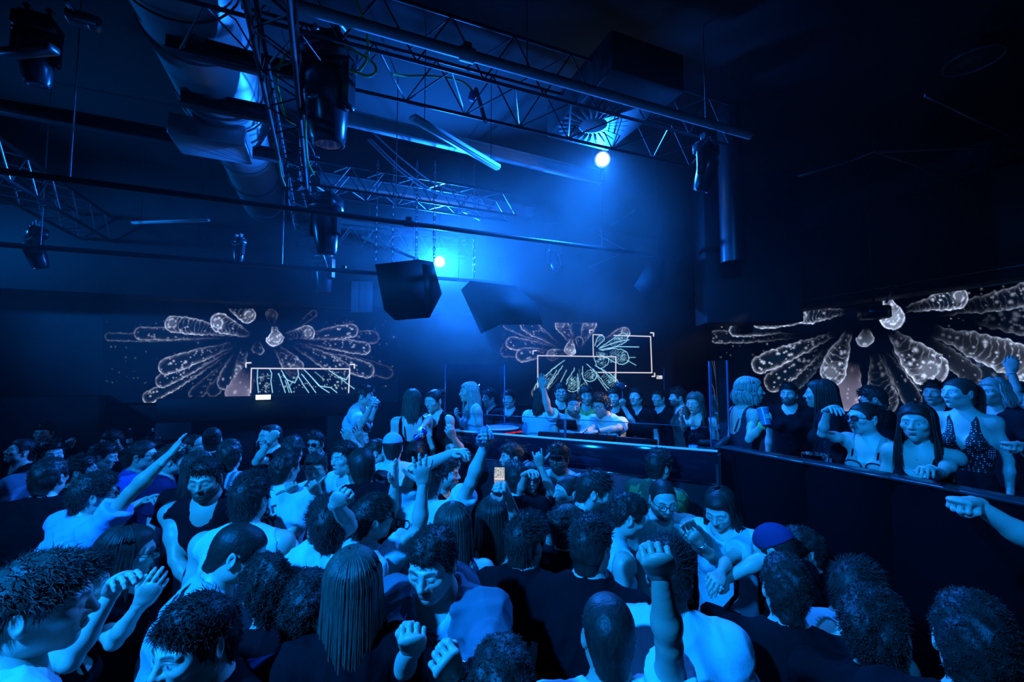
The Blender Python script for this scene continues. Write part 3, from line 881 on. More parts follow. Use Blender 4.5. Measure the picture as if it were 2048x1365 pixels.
def person(label, x, y, hs, f=0, hf=None, hp=0, hr=0, sex='m', skin='light', hair='short', hcol=(.022, .015, .011), top=('tee', 'white'),
           bottom='dark', r='down', l='down', glasses=None, beard=0, eyes='open', g=0.0, lean=4, cap=None, extra=(), group='dancers on the floor', fold=1.0,
           loose=1.0, fat=1.0, jaw=1.0, nose=1.0, z=None, hmax=1.83, hmin=1.44, sd=None):
    """head centre at photo pixel (x,y), head about hs pixels tall"""
    if z is None:
        z = HEADLEN.get(hair, 220) * (.95 if sex == 'f' else 1.0) / hs
        dz = (ray(x, y))[2]
        hh = CAM[2] + dz * z - g
        if dz < -.02:
            if hh > hmax: z = (hmax + g - CAM[2]) / dz
            if hh < hmin: z = (hmin + g - CAM[2]) / dz
    z = ZFIX.get(label, z) + ZOFF.get(label, 0)
    C = P(x, y, z)
    seed = len(PEOPLE) + 11 if sd is None else sd
    fm = sex == 'f'; s = .94 if fm else 1.0
    hf = f if hf is None else hf
    va = math.degrees(math.atan((x - W / 2) / FPX)); f = f - va; hf = hf - va        # facing is given as the lens sees it
    Rb = rot('Z', f); Rh = rot('Z', hf) @ rot('X', hp) @ rot('Y', hr)
    fwd = Rb @ np.array([0, -1.0, 0]); sideL = Rb @ np.array([1.0, 0, 0])      # person's left is +X when facing -Y
    ln = math.radians(lean); u = fwd * math.sin(ln) + np.array([0, 0, 1]) * math.cos(ln)
    back = -(fwd * math.cos(ln) - np.array([0, 0, 1]) * math.sin(ln))
    hsz = s ** .6
    piv = C + hsz * (Rh @ np.array([0, .030, -.060]))
    Nk = piv - u * .098 * s + back * .012
    wide = (.152 if fm else .188) * (fat ** .5)
    near = z < 2.3
    h = .0085 if z < 1.75 else (.0105 if z < 2.6 else (.0125 if z < 4 else .0155))
    hh_ = .0032 if z < 2.0 else (.0040 if z < 3.2 else .0052)
    sh = {}
    sh['r'] = Nk - u * .050 * s - sideL * wide; sh['l'] = Nk - u * .050 * s + sideL * wide
    pel = Nk - u * .585 * s * .97
    root_ = np.array([pel[0], pel[1], g])
    arms = {}
    L1, L2 = .285 * s, .250 * s
    for k, spec in (('r', r), ('l', l)):
        S = sh[k]; out = -sideL if k == 'r' else sideL
        hint = None; pose = 'relax'; tip = None
        if isinstance(spec, str):
            if spec == 'none': continue
            if spec == 'down':
                E = S + L1 * nrm(-u + out * .20 - fwd * .05); Wr = E + L2 * nrm(-u + fwd * .22 + out * .02); hint = -out
            elif spec == 'bent':
                E = S + L1 * nrm(-u + out * .18 + fwd * .05); Wr = E + L2 * nrm(fwd * 1.0 + u * .25 - out * .35); hint = -out; pose = 'relax'
            elif spec == 'chest':
                E = S + L1 * nrm(-u + out * .28 + fwd * .15); Wr = E + L2 * nrm(fwd * .55 + u * .75 - out * .55); hint = back; pose = 'relax'
            elif spec == 'drink':
                E = S + L1 * nrm(-u + out * .22 + fwd * .1); Wr = E + L2 * nrm(fwd * .8 + u * .55 - out * .25); hint = -out; pose = 'grip'
            elif spec == 'up':
                E = S + L1 * nrm(u * .35 + out * .5 + fwd * .5); Wr = E + L2 * nrm(u + fwd * .2); hint = fwd; pose = 'open'
            elif spec == 'fwd':
                E = S + L1 * nrm(-u * .8 + out * .1 + fwd * .5); Wr = E + L2 * nrm(fwd - u * .1 - out * .1); hint = -u; pose = 'relax'
        else:
            (ex, ey), (wx, wy) = spec[0], spec[1]
            o = spec[2] if len(spec) > 2 else {}
            pose = o.get('pose', 'relax')
            def solve(px, py, A, L, flag):
                d = nrm(ray(px, py)); oc = CAM - A
                b = oc @ d; c = oc @ oc - L * L; disc = b * b - c
                if disc <= 0:
                    q = CAM + d * (-b); dist = np.linalg.norm(q - A)
                    return A + (q - A) * min(1.0, 1.14 * L / dist)
                t1, t2 = -b - math.sqrt(disc), -b + math.sqrt(disc)
                return CAM + d * ({'n': t1, 'f': t2, 'm': (t1 + t2) / 2}[flag])
            fl = o.get('d', 'nn')
            up = (CAM - S); ev = nrm(ray(ex, ey))
            if ey < proj(S)[1] - .12 * z: S = S + np.array([0, 0, .03]) + out * -.012; sh[k] = S
            E = solve(ex, ey, S, L1, fl[0]); Wr = solve(wx, wy, E, L2, fl[1])
            hint = {'c': CAM - Wr, 'a': Wr - CAM, 'd': np.array([0, 0, -1.0]), 'u': np.array([0, 0, 1.0]), 'l': np.array([-1.0, 0, 0]), 'r': np.array([1.0, 0, 0]), 'b': -out}[o.get('palm', 'a')]
            if 'tip' in o:
                T = solve(o['tip'][0], o['tip'][1], Wr, .17, o.get('td', 'n')); tip = T - Wr
        hd = nrm(tip if tip is not None else (Wr - E) + .15 * fwd * 0)
        arms[k] = (S, E, Wr, hd, hint, pose)
    # ---- skin field
    pts = [C + .16, C - .16, pel - .2, pel + .2] + [p for a in arms.values() for p in a[1:3]] + [sh['r'], sh['l']]
    lo = np.min(pts, 0) - .10; hi = np.max(pts, 0) + .10
    hi[2] = min(hi[2], max(C[2] - .02, max([a[1][2] for a in arms.values()] + [a[2][2] for a in arms.values()] + [-9]) + .08))
    F = Field(lo, hi, h)
    kind, color = top[0], top[1]
    def torso(F, o=0.0, k=.05, skirt=False):
        F.cone(Nk - u * .10 + back * .005, Nk - u * .27, .150 * s * fat + o, .152 * s * fat + o, k=k, sq=(back, 1.42 / fat ** .4))
        F.cone(Nk - u * .27, Nk - u * .46, (.150 if not fm else .130) * s * fat + o, (.136 if not fm else .118) * s * fat + o, k=k, sq=(back, 1.38 / fat ** .4))
        F.cone(Nk - u * .46, pel - u * .02, (.138 if not fm else .120) * s * fat + o, (.150 if not fm else .165) * s * fat + o, k=k, sq=(back, 1.33 / fat ** .4))
        if fm:
            for sx in (-1, 1):
                F.ell(Nk - u * (.172 if kind == 'bra' else .195) - back * .082 + sideL * sx * .066, .056 + o * .8, k=.032)
        else:
            for sx in (-1, 1):
                F.ell(Nk - u * .185 - back * .062 + sideL * sx * .075, (.075 + o, .075 + o, .060 + o), k=.05)
                F.ell(Nk - u * .16 + back * .065 + sideL * sx * .085, (.07 + o, .06 + o, .085 + o), k=.05)
        for k_ in ('r', 'l'):
            S = sh[k_]
            F.cone(Nk - u * (.022 if fm else .015) + back * .012, S + u * .004, (.042 if fm else .052) + o, (.040 if fm else .050) + o, k=.045)
            F.ell(S - u * .006, (.047 if fm else .057) * fat ** .5 + o, k=.04)
    if kind == 'none' or kind == 'bra': pass
    torso(F)
    nr = .047 if fm else .056
    F.cone(Nk - u * .04, piv + .2 * (piv - Nk), nr * 1.12, nr * .97, k=.045)
    ar = (.044, .036, .038, .025) if not fm else (.035, .029, .030, .021)
    ar = tuple(a * fat ** .4 for a in ar)
    for k_, (S, E, Wr, hd, hint, pose) in arms.items():
        F.cone(S, E, ar[0] * 1.10, ar[1], k=.035)
        m = S + (E - S) * .5; F.ell(m + np.array([0, 0, -.006]), ar[0] * 1.02, k=.03)
        F.cone(E, E + (Wr - E) * .35, ar[1] * .98, ar[2] * 1.04, k=.015)
        F.cone(E + (Wr - E) * .30, Wr, ar[2] * 1.04, ar[3], k=.018, sq=None)
    V, Q = F.mesh(relax=1)
    skinc = np.array(SKIN[skin])
    parts = [(V, Q)]; cols = [np.tile(skinc, (len(V), 1))]
    # hands
    hres = .003 if z < 1.9 else (.0040 if z < 3.2 else .0055)
    hw = {}
    for k_, (S, E, Wr, hd, hint, pose) in arms.items():
        hv, hq = hand_mesh(pose, hres)
        zc = hd; n = hint - zc * (hint @ zc)
        n = nrm(n) if np.linalg.norm(n) > .05 else nrm(np.cross(zc, [0, 0, 1.0]) + 1e-3)
        xc = np.cross(n, zc)                         # right hand: x = thumb side with palm = -y
        yc = -n
        R = np.stack([np.cross(yc, zc), yc, zc], 1)
        v = hv.copy(); q = hq
        if k_ == 'l': v[:, 0] *= -1; q = hq[:, ::-1]
        sc = .92 if fm else 1.0
        v = (v * sc) @ R.T + Wr
        parts.append((v, q)); cols.append(np.tile(skinc * np.array([1.02, .96, .95]), (len(v), 1)))
        hw[k_] = (Wr, R, sc)
    # head
    Vh, Qh, ch = head_mesh(hh_, sex, eyes, beard, jaw, nose)
    parts.append((C + hsz * (Vh @ Rh.T), Qh)); cols.append(ch * skinc)
    V, Q = join(parts)
    me = np_mesh('person', V - root_, Q, True, [M('skin', (.5, .4, .3), .44, attr='col', bump=.06, bscale=220)], None, np.concatenate(cols))
    ob = link('person', me, loc=root_); tag(ob, label, 'person', group)
    def child(name, V, Q, mats, smooth=True, col=None):
        m_ = np_mesh(name, V - root_, Q, smooth, mats, None, col)
        return link(name, m_, ob)
    # ---- clothing
    sn = {'tank': 'tank_top', 'tee': 't_shirt', 'long': 'shirt', 'bra': 'bralette', 'dress': 'dress', 'halter': 'halter_dress', 'crop': 'crop_top', 'strap': 'strappy_top'}
    cm = cloth(color)
    if kind != 'none':
        o = (.010 if kind in ('tank', 'bra', 'dress', 'halter', 'strap', 'crop') else .015) * loose * (.45 if 'jacket' in extra else 1)
        lo2 = np.min([pel - .28, Nk - .35, sh['r'] - .15, sh['l'] - .15] + ([a[2] - .1 for a in arms.values()] if kind == 'long' else [a[1] - .12 for a in arms.values()]), 0)
        hi2 = np.max([pel + .28, Nk + .10, sh['r'] + .15, sh['l'] + .15] + ([a[2] + .1 for a in arms.values()] if kind == 'long' else [a[1] + .12 for a in arms.values()]), 0)
        G = Field(lo2, hi2, h)
        torso(G, o, k=.05)
        if 'jacket' in extra: pass
        elif loose > 1.05 or kind == 'tee':
            G.cone(Nk - u * .22, pel - u * .06, .150 * s * fat + o, .158 * s * fat + o * 1.5, k=.03, sq=(back, 1.32))
        fr = .35 if 'jacket' in extra else SLEEVE[kind]
        hem = {'tee': .09, 'tank': .07, 'long': .09, 'bra': -.345, 'crop': -.20, 'dress': .14, 'halter': .14, 'strap': .05}[kind]
        G.plane(pel - u * hem, -u)
        if fr:
            for k_, (S, E, Wr, hd, hint, pose) in arms.items():
                if kind == 'long':
                    G.cone(S, E, (.060 + o * .6) * s, (.050 + o * .7) * s, k=.04)
                    G.cone(E, E + (Wr - E) * .93, (.050 + o * .7) * s, (.036 + o * .5) * s, k=.02, flat=True)
                else:
                    ef = S + (E - S) * min(fr + .10 * (loose - 1), .95)
                    G.cone(S, ef, (.058 + o * .5) * s, (.060 + o * (1.0 if kind == 'tee' else .4)) * s * (1 + .10 * (loose - 1)), k=.04, flat=True)
        # neck opening and arm holes
        if kind in ('tee', 'long', 'crop'):
            G.cone(Nk - u * .025 - back * .030, Nk + u * .16 - back * .03, nr + .018, nr + .030, k=.004, op='s')
        elif kind in ('tank',):
            G.cone(Nk - u * .050 - back * .075, Nk + u * .16 - back * .03, .066, .080, k=.01, op='s')
            G.ell(Nk - u * .02 + back * .03, (.085, .085, .060), k=.01, op='s')
        elif kind in ('dress', 'strap'):
            G.cone(Nk - u * .10 - back * .09, Nk + u * .16, .075, .095, k=.01, op='s')
            G.cone(Nk - u * .14 + back * .10, Nk + u * .1 + back * .05, .085, .10, k=.01, op='s')
        elif kind == 'halter':
            G.cone(Nk - u * .26 - back * .115, Nk + u * .02 - back * .045, .018, .060, k=.008, op='s')
            G.cone(Nk - u * .03 - back * .03, Nk + u * .16 - back * .03, nr + .016, .09, k=.004, op='s')
            G.cone(Nk - u * .10 + back * .13, Nk - u * .33 + back * .13, .13, .10, k=.01, op='s')
        elif kind == 'bra':
            G.cone(Nk - u * .10 - back * .12, Nk + u * .16, .052, .098, k=.008, op='s')
            G.cone(Nk - u * .12 + back * .10, Nk + u * .1 + back * .05, .085, .11, k=.01, op='s')
        if kind in ('tank', 'dress', 'halter', 'bra', 'strap'):
            for k_ in ('r', 'l'):
                S = sh[k_]; out = -sideL if k_ == 'r' else sideL
                a0 = {'tank': .030, 'halter': -.005, 'dress': .012, 'bra': .012, 'strap': .012}[kind]
                rr = {'tank': .085, 'halter': .105, 'dress': .092, 'bra': .09, 'strap': .092}[kind]
                G.cone(S + out * (a0 + .03) + u * .06, S + out * (a0 + .03) - u * .085, rr, rr * .86, k=.006, op='s')
        VV, QQ = G.mesh(relax=1)
        if len(VV):
            NN = normals(VV, QQ)
            VV = fold_noise(VV, NN, seed, .0030 * fold * (1.5 if kind in ('tee', 'long') else .4))
            VV = relax_mesh(VV, QQ, .25)
            so = child(sn[kind], VV, QQ, [cm])
        if kind in ('dress', 'bra', 'strap'):
            b = MB()
            for sx in (-1, 1):
                A_ = Nk - u * .160 - back * .132 * s + sideL * sx * .072; B_ = Nk - u * .008 + sideL * sx * .078; D_ = Nk - u * .20 + back * .118 + sideL * sx * .065
                b.tube([A_, A_ * .5 + B_ * .5 - back * .022 + u * .012, B_ + u * .028, D_ * .5 + B_ * .5 + back * .03 + u * .012, D_], .006, 6)
            vv = np.concatenate(b.V); child('shoulder_strap', vv, np.concatenate(b.Q), [cloth('black' if kind == 'bra' else color)])
        if kind == 'bra':
            b = MB()
            for sx in (-1, 1):
                c_ = Nk - u * .168 - back * .092 + sideL * sx * .066
                a = np.linspace(0, 2 * math.pi, 22, endpoint=False)
                ring = [c_ + .052 * math.cos(t) * sideL + .050 * math.sin(t) * u * (1.0 if math.sin(t) < 0 else .72) - back * (.047 - .012 * abs(math.cos(t))) for t in a]
                b.tube(ring, .0042, 6, closed=True)
            b.tube([Nk - u * .285 - back * .125 + sideL * t for t in np.linspace(-.12, .12, 9) * 1] if False else [Nk - u * .226 - back * (.126 - 1.9 * t * t) + sideL * t for t in np.linspace(-.125, .125, 11)], .005, 6)
            vv = np.concatenate(b.V); child('bra_piping', vv, np.concatenate(b.Q), [cloth('black')])
    # trousers / skirt and shoes
    if bottom != 'none':
        leg = pel[2] - g
        B = Field(np.minimum(pel, root_) - np.array([.32, .32, .03]), np.maximum(pel, root_) + np.array([.32, .32, .10]), .018 if z < 2.4 else .024)
        bo = .012
        B.cone(pel + u * .08, pel - u * .04, (.140 if not fm else .142) * s * fat + bo - .004, (.150 if not fm else .165) * s * fat + bo, k=.03, sq=(back, 1.33))
        zz = np.array([0, 0, 1.0])
        feet = []
        for sx in (-1, 1):
            hip = pel + sideL * sx * .085 * s - u * .03; ft = root_ + sideL * sx * .10 * s + zz * .07 + fwd * .02 * sx
            kn = (hip + ft) / 2 + fwd * .03
            B.cone(hip, kn, .088 * s * fat, .064 * s, k=.04); B.cone(kn, ft, .062 * s, .050 * s, k=.02)
            feet.append(ft)
        V2, Q2 = B.mesh(relax=1)
        if len(V2): child('trousers', V2, Q2, [cloth(bottom)])
        Sx = MB()
        for ft in feet:
            q = Field(ft - np.array([.2, .2, .08]), ft + np.array([.2, .2, .04]), .016)
            q.cone(ft + fwd * .12 - zz * .037, ft - fwd * .05 - zz * .035, .040, .038, k=.0); q.cone(ft - zz * .03, ft + zz * .005, .044, .046, k=.02)
            q.plane(np.array([0, 0, g + .004]), (0, 0, -1))
            vv, qq = q.mesh(relax=0); Sx.add(vv, qq)
        child('shoes', np.concatenate(Sx.V), np.concatenate(Sx.Q), [cloth('dark')])
    # hair and headgear
    Mh = np.eye(4); Mh[:3, :3] = hsz * Rh; Mh[:3, 3] = C - root_
    m4 = Matrix(Mh.tolist())
    if hair:
        hk = (hair, z < 2.6)
        if hk not in _HAIRME:
            hv, hq = hair_mesh(hair, hk[1]); _HAIRME[hk] = np_mesh('hair_' + hair, hv, hq, True, [hair_mat((.022, .015, .011))])
        ho = link('hair', _HAIRME[hk], ob, mat4=m4)
        ho.material_slots[0].link = 'OBJECT'; ho.material_slots[0].material = hair_mat(hcol)
    if cap:
        nb = cap[1] == 'dome'
        def mk():
            fl = Field((-.12, -.22, .0), (.12, .16, .17), .006)
            fl.ell((0, .018, .042), (.083, .103, .090), k=0); fl.plane((0, 0, .040), (0, .12, -1))
            if not nb:
                fl.cone((-.045, -.10, .050), (.045, -.10, .050), .004, .004, k=.0)
                fl.ell((0, -.115, .050), (.075, .075, .0075), k=.006)
            else: fl.ell((0, .018, .042), (.087, .107, .094), k=0); fl.plane((0, 0, .028), (0, .15, -1))
            fl.ell((0, .018, .133), .008, k=.003)
            v, q = fl.mesh(); return np_mesh('cap', v, q, True, [cloth('dark')])
        mm = Mh.copy()
        if cap[1] is True: mm[:3, :3] = hsz * Rh @ rot('Z', 180) @ rot('X', -6); mm[:3, 3] = C - root_ + hsz * (Rh @ np.array([0, .02, -.004]))
        co = link('cap', shared('cap' + str(nb), mk), ob, mat4=Matrix(mm.tolist()))
        co.material_slots[0].link = 'OBJECT'; co.material_slots[0].material = cloth(cap[0])
    if glasses:
        gm = Mh.copy()
        if glasses == 'head': gm[:3, 3] = C - root_ + hsz * (Rh @ np.array([0, .035, .085])); gk = 'sun'
        else: gk = glasses
        link('sunglasses' if gk == 'sun' else 'eyeglasses', shared('gl_' + gk, lambda: glasses_mesh(gk)), ob, mat4=Matrix(gm.tolist()))
    # small worn things
    for e in extra:
        b = MB()
        if e == 'necklace' or e == 'chain':
            a = np.linspace(0, 2 * math.pi, 28, endpoint=False)
            ring = [Nk - u * (.012 if e == 'chain' else .02) - back * .012 + (nr + .022) * (math.cos(t) * sideL) + (nr + .030) * math.sin(t) * -back - u * (.045 if e == 'necklace' else .022) * max(0, math.sin(t)) + u * .018 * max(0, -math.sin(t)) for t in a]
            b.tube(ring, .0028, 6, closed=True); child('necklace', np.concatenate(b.V), np.concatenate(b.Q), [CHROME])
        elif e == 'earring':
            for sx in (-1, 1): b.ball(C + hsz * (Rh @ np.array([sx * .080, .008, -.036])), .0055, 8)
            child('earring', np.concatenate(b.V), [np.concatenate(b.Q), np.concatenate(b.T)], [CHROME])
        elif e[0] in ('band', 'watch', 'bracelet', 'cuff', 'green_band'):
            Wr, R, sc = hw[e[1]]
            rad = .0300 if not fm else .0265
            offs = {'bracelet': (-.012, -.022, -.032), 'watch': (-.02,), 'band': (-.02,), 'cuff': (-.02,), 'green_band': (-.05, -.062)}[e[0]]
            for oo in offs:
                a = np.linspace(0, 2 * math.pi, 20, endpoint=False); dd = nrm(arms[e[1]][2] - arms[e[1]][1]); X = nrm(np.cross(dd, R[:, 1] + .01)); Y = np.cross(dd, X)
                rr = rad + (.004 if oo < -.04 else 0)
                b.tube([Wr + dd * oo + rr * (math.cos(t) * X + math.sin(t) * Y) for t in a], .0035 if e[0] != 'watch' else .008, 6, closed=True)
            if e[0] == 'watch': b.ball(Wr + dd * -.02 + Y * .03, (.016, .016, .016), 10)
            mat = {'bracelet': CHROME, 'watch': PLASTIC, 'band': cloth('white'), 'cuff': cloth('white'), 'green_band': M('green_wristband', (.35, .9, .15), .5)}[e[0]]
            child({'band': 'wristband', 'green_band': 'wristband', 'cuff': 'wristband'}.get(e[0], e[0]), np.concatenate(b.V), [np.concatenate(b.Q)] + ([np.concatenate(b.T)] if b.T else []), [mat])
        elif e == 'hood':
            a = np.linspace(-2.5, 2.5, 20)
            ring = [Nk + u * .022 + back * .022 + sideL * (.105 * math.sin(t)) + back * (.090 * math.cos(t)) - u * .055 * (1 - math.cos(t)) * .6 for t in a]
            b.tube(ring, [.034 + .022 * math.cos(t / 2.5 * 1.5) for t in a], 12)
            child('hood', np.concatenate(b.V), [np.concatenate(b.Q), np.concatenate(b.T)], [cloth('denim')])
        elif e == 'jacket':
            J = Field(lo2 - .05, hi2 + .05, h)
            torso(J, .028, k=.05)
            J.cone(Nk - u * .22, pel - u * .10, .172 * s, .185 * s, k=.03, sq=(back, 1.28))
            for k_, (S, E, Wr, hd, hint, pose) in arms.items():
                J.cone(S, E, .078, .070, k=.05); J.cone(E, E + (Wr - E) * .80, .072, .052, k=.03, flat=True)
            J.plane(pel - u * .10, -u)
            J.cone(Nk - u * .02 - back * .03, Nk + u * .2 - back * .03, .085, .10, k=.004, op='s')
            for q in np.linspace(-.62, -.02, 9):
                J.cone(Nk + u * q - back * .05, Nk + u * q - back * .35, .062 + .03 * (q + .6), .10, k=.004, op='s')
            vv, qq = J.mesh(relax=1); vv = fold_noise(vv, normals(vv, qq), seed + 5, .0070); vv = relax_mesh(vv, qq, .4); child('jacket', vv, qq, [cloth('denim')])
    PEOPLE.append(dict(o=ob, C=C, Nk=Nk, u=u, back=back, sideL=sideL, arms=arms, hw=hw, z=z, sh=sh, label=label, root=root_, shirt=(so if kind != 'none' and len(VV) else None)))
    return PEOPLE[-1]

CLOTH = {'white': (.56, .57, .60), 'offwhite': (.62, .62, .62), 'grey': (.22, .23, .25), 'lgrey': (.40, .42, .46), 'black': (.0055, .0055, .007), 'dark': (.011, .012, .015), 'tee': (.46, .50, .58),
         'navy': (.012, .016, .055), 'blue': (.06, .10, .45), 'lavender': (.36, .38, .72), 'sky': (.30, .38, .50), 'denim': (.11, .125, .16), 'beige': (.30, .26, .22), 'brown': (.09, .06, .045),
         'nude': (.50, .36, .30), 'purple': (.035, .03, .11), 'yellow': (.42, .36, .08), 'wine': (.05, .012, .02)}
def cloth(c):
    if c == 'polka': return M_pattern('polka_dot_cloth', 'dots', (.008, .008, .010), (.75, .75, .78), 62)
    if c == 'stripe': return M_pattern('striped_cloth', 'stripes', (.30, .32, .36), (.06, .065, .09), 9)
    if c == 'camo': return M_pattern('camouflage_cloth', 'noise', (.035, .050, .022), (.10, .17, .05), 9)
    if c == 'sequin': return M('sequin_cloth', (.03, .03, .05), .22, .6, bump=.9, bscale=120)
    r = CLOTH[c]
    return M('cloth_' + c, r, .85, spec=.25 if max(r) > .1 else .06, bump=.12, bscale=90, vary=.06, vscale=14)
# ---------------------------------------------------------------- the room
CEIL = 5.35
b = MB(); b.box((0.5, 4.5, -.05), (20, 15, .1)); struct(b, 'floor', M('dark_floor', (.03, .03, .034), .35, vary=.3, vscale=3))
b = MB(); b.box((0.5, 4.5, CEIL + .05), (20, 15, .1)); struct(b, 'ceiling', DARKCEIL)
RB = np.stack([BT, BN, [0, 0, 1]], 1)                # back-wall frame: along, depth, up
def back_box(mb, s0, s1, d0, d1, z0, z1, bev=0):     # s along wall, d in front of the wall
    c = BT * (s0 + s1) / 2 + BN * (BD - (d0 + d1) / 2) + np.array([0, 0, (z0 + z1) / 2])
    mb.box(c, (abs(s1 - s0), abs(d1 - d0), z1 - z0), RB, bev); return mb
RRt = np.stack([RT, RN, [0, 0, 1]], 1)
def right_box(mb, s0, s1, d0, d1, z0, z1, bev=0):
    c = RC * [1, 1, 0] + RT * (s0 + s1) / 2 + RN * (d0 + d1) / 2 + np.array([0, 0, (z0 + z1) / 2])
    mb.box(c, (abs(s1 - s0), abs(d1 - d0), z1 - z0), RRt, bev); return mb
def sB(p): return float(BT @ p)
corner_s = sB(RC)
b = MB(); back_box(b, -9.5, corner_s + .1, -.2, 0, 0, CEIL); struct(b, 'wall_back', DARKWALL)
b = MB(); right_box(b, -.1, 11.5, -.2, 0, 0, CEIL); struct(b, 'wall_right', DARKWALL)
b = MB(); b.box((-9.2, 3.0, CEIL / 2), (.2, 11, CEIL)); struct(b, 'wall_left', DARKWALL)

# bulkheads over the screens
sL0, sL1 = sB(BW(-60, 600)), sB(BW(985, 640))
b = MB(); back_box(b, -9.2, sL1, 0, .55, BW(500, 612)[2], 4.35, .01); struct(b, 'trim_1', M('bulkhead_paint', (.018, .019, .023), .8))
b = MB(); right_box(b, .15, 10.5, 0, .5, RW(1700, 612)[2], 4.75, .01); struct(b, 'trim_2', MATS['bulkhead_paint'])
# steel edge profiles on the right bulkhead
b = MB()
zt = RW(1700, 612, .5)[2]
for s0, s1, dz in ((.2, 10.4, 0.012), (.2, 10.4, .20)):
    right_box(b, s0, s1, .50, .515, zt + dz, zt + dz + .012)
struct(b, 'trim_3', M('blue_grey_edge', (.25, .27, .30), .3, .7))

# doorway in the back wall: dark surround with a pair of leaves
dz_top = BW(500, 792)[2]; s0, s1 = sB(BW(327, 800)), sB(BW(708, 800))
FR = M('door_surround', (.006, .0065, .008), .7)
b = MB(); back_box(b, s0, s1, 0, .30, dz_top - .34, dz_top, .008); back_box(b, s0, s0 + .42, 0, .30, 0, dz_top - .34, .008); back_box(b, s1 - .42, s1, 0, .30, 0, dz_top - .34, .008)
struct(b, 'trim_4', FR)
smid = (s0 + s1) / 2
for i, (a, c) in enumerate(((s0 + .42, smid - .01), (smid + .01, s1 - .42))):
    b = MB(); back_box(b, a, c, .0, .05, 0, dz_top - .34); back_box(b, a + .1, c - .1, .05, .065, .2, dz_top - .55, .004)
    d = struct(b, 'door_%d' % (i + 1), M('door_leaf', (.014, .015, .020), .6))
    b = MB(); hs_ = c - .09 if i == 0 else a + .09
    back_box(b, hs_ - .012, hs_ + .012, .075, .10, .95, 1.15, .004); h_ = b.build('door_handle', CHROME, d)
# low dark partition on the far left, and the strip of wall beside the doorway
b = MB(); back_box(b, -9.0, sB(BW(222, 800)), 0, .35, 0, BW(120, 792)[2], .008); struct(b, 'trim_5', FR)

# exit sign above the doorway
pe = BW(526.5, 795, .33)
e = root('exit_sign', pe, 'small lit rectangular exit sign above the dark double doorway', 'sign')
b = MB(); b.box(pe + BN * .03, (.24, .05, .10), RB, .006); b.build('sign_housing', PLASTIC, e)
b = MB(); b.box(pe - BN * .004, (.20, .012, .072), RB, .003); b.build('lit_panel', M_emit('exit_light', (.80, 1.0, .62), 2.6), e)
lp = lamp('exit_glow', 'POINT', pe - BN * .10 - np.array([0, 0, .03]), pe, .35, (.45, 1.0, .35), size=.08)

# ---------------------------------------------------------------- video walls (self-lit pictures of finger-like organic forms)
def canvas(x0, y0, x1, y1, step=1.0):
    xs = np.arange(x0, x1 + .01, step); ys = np.arange(y0, y1 + .01, step)
    X, Y = np.meshgrid(xs, ys); return X.astype(np.float32), Y.astype(np.float32), np.zeros(X.shape + (3,), np.float32)

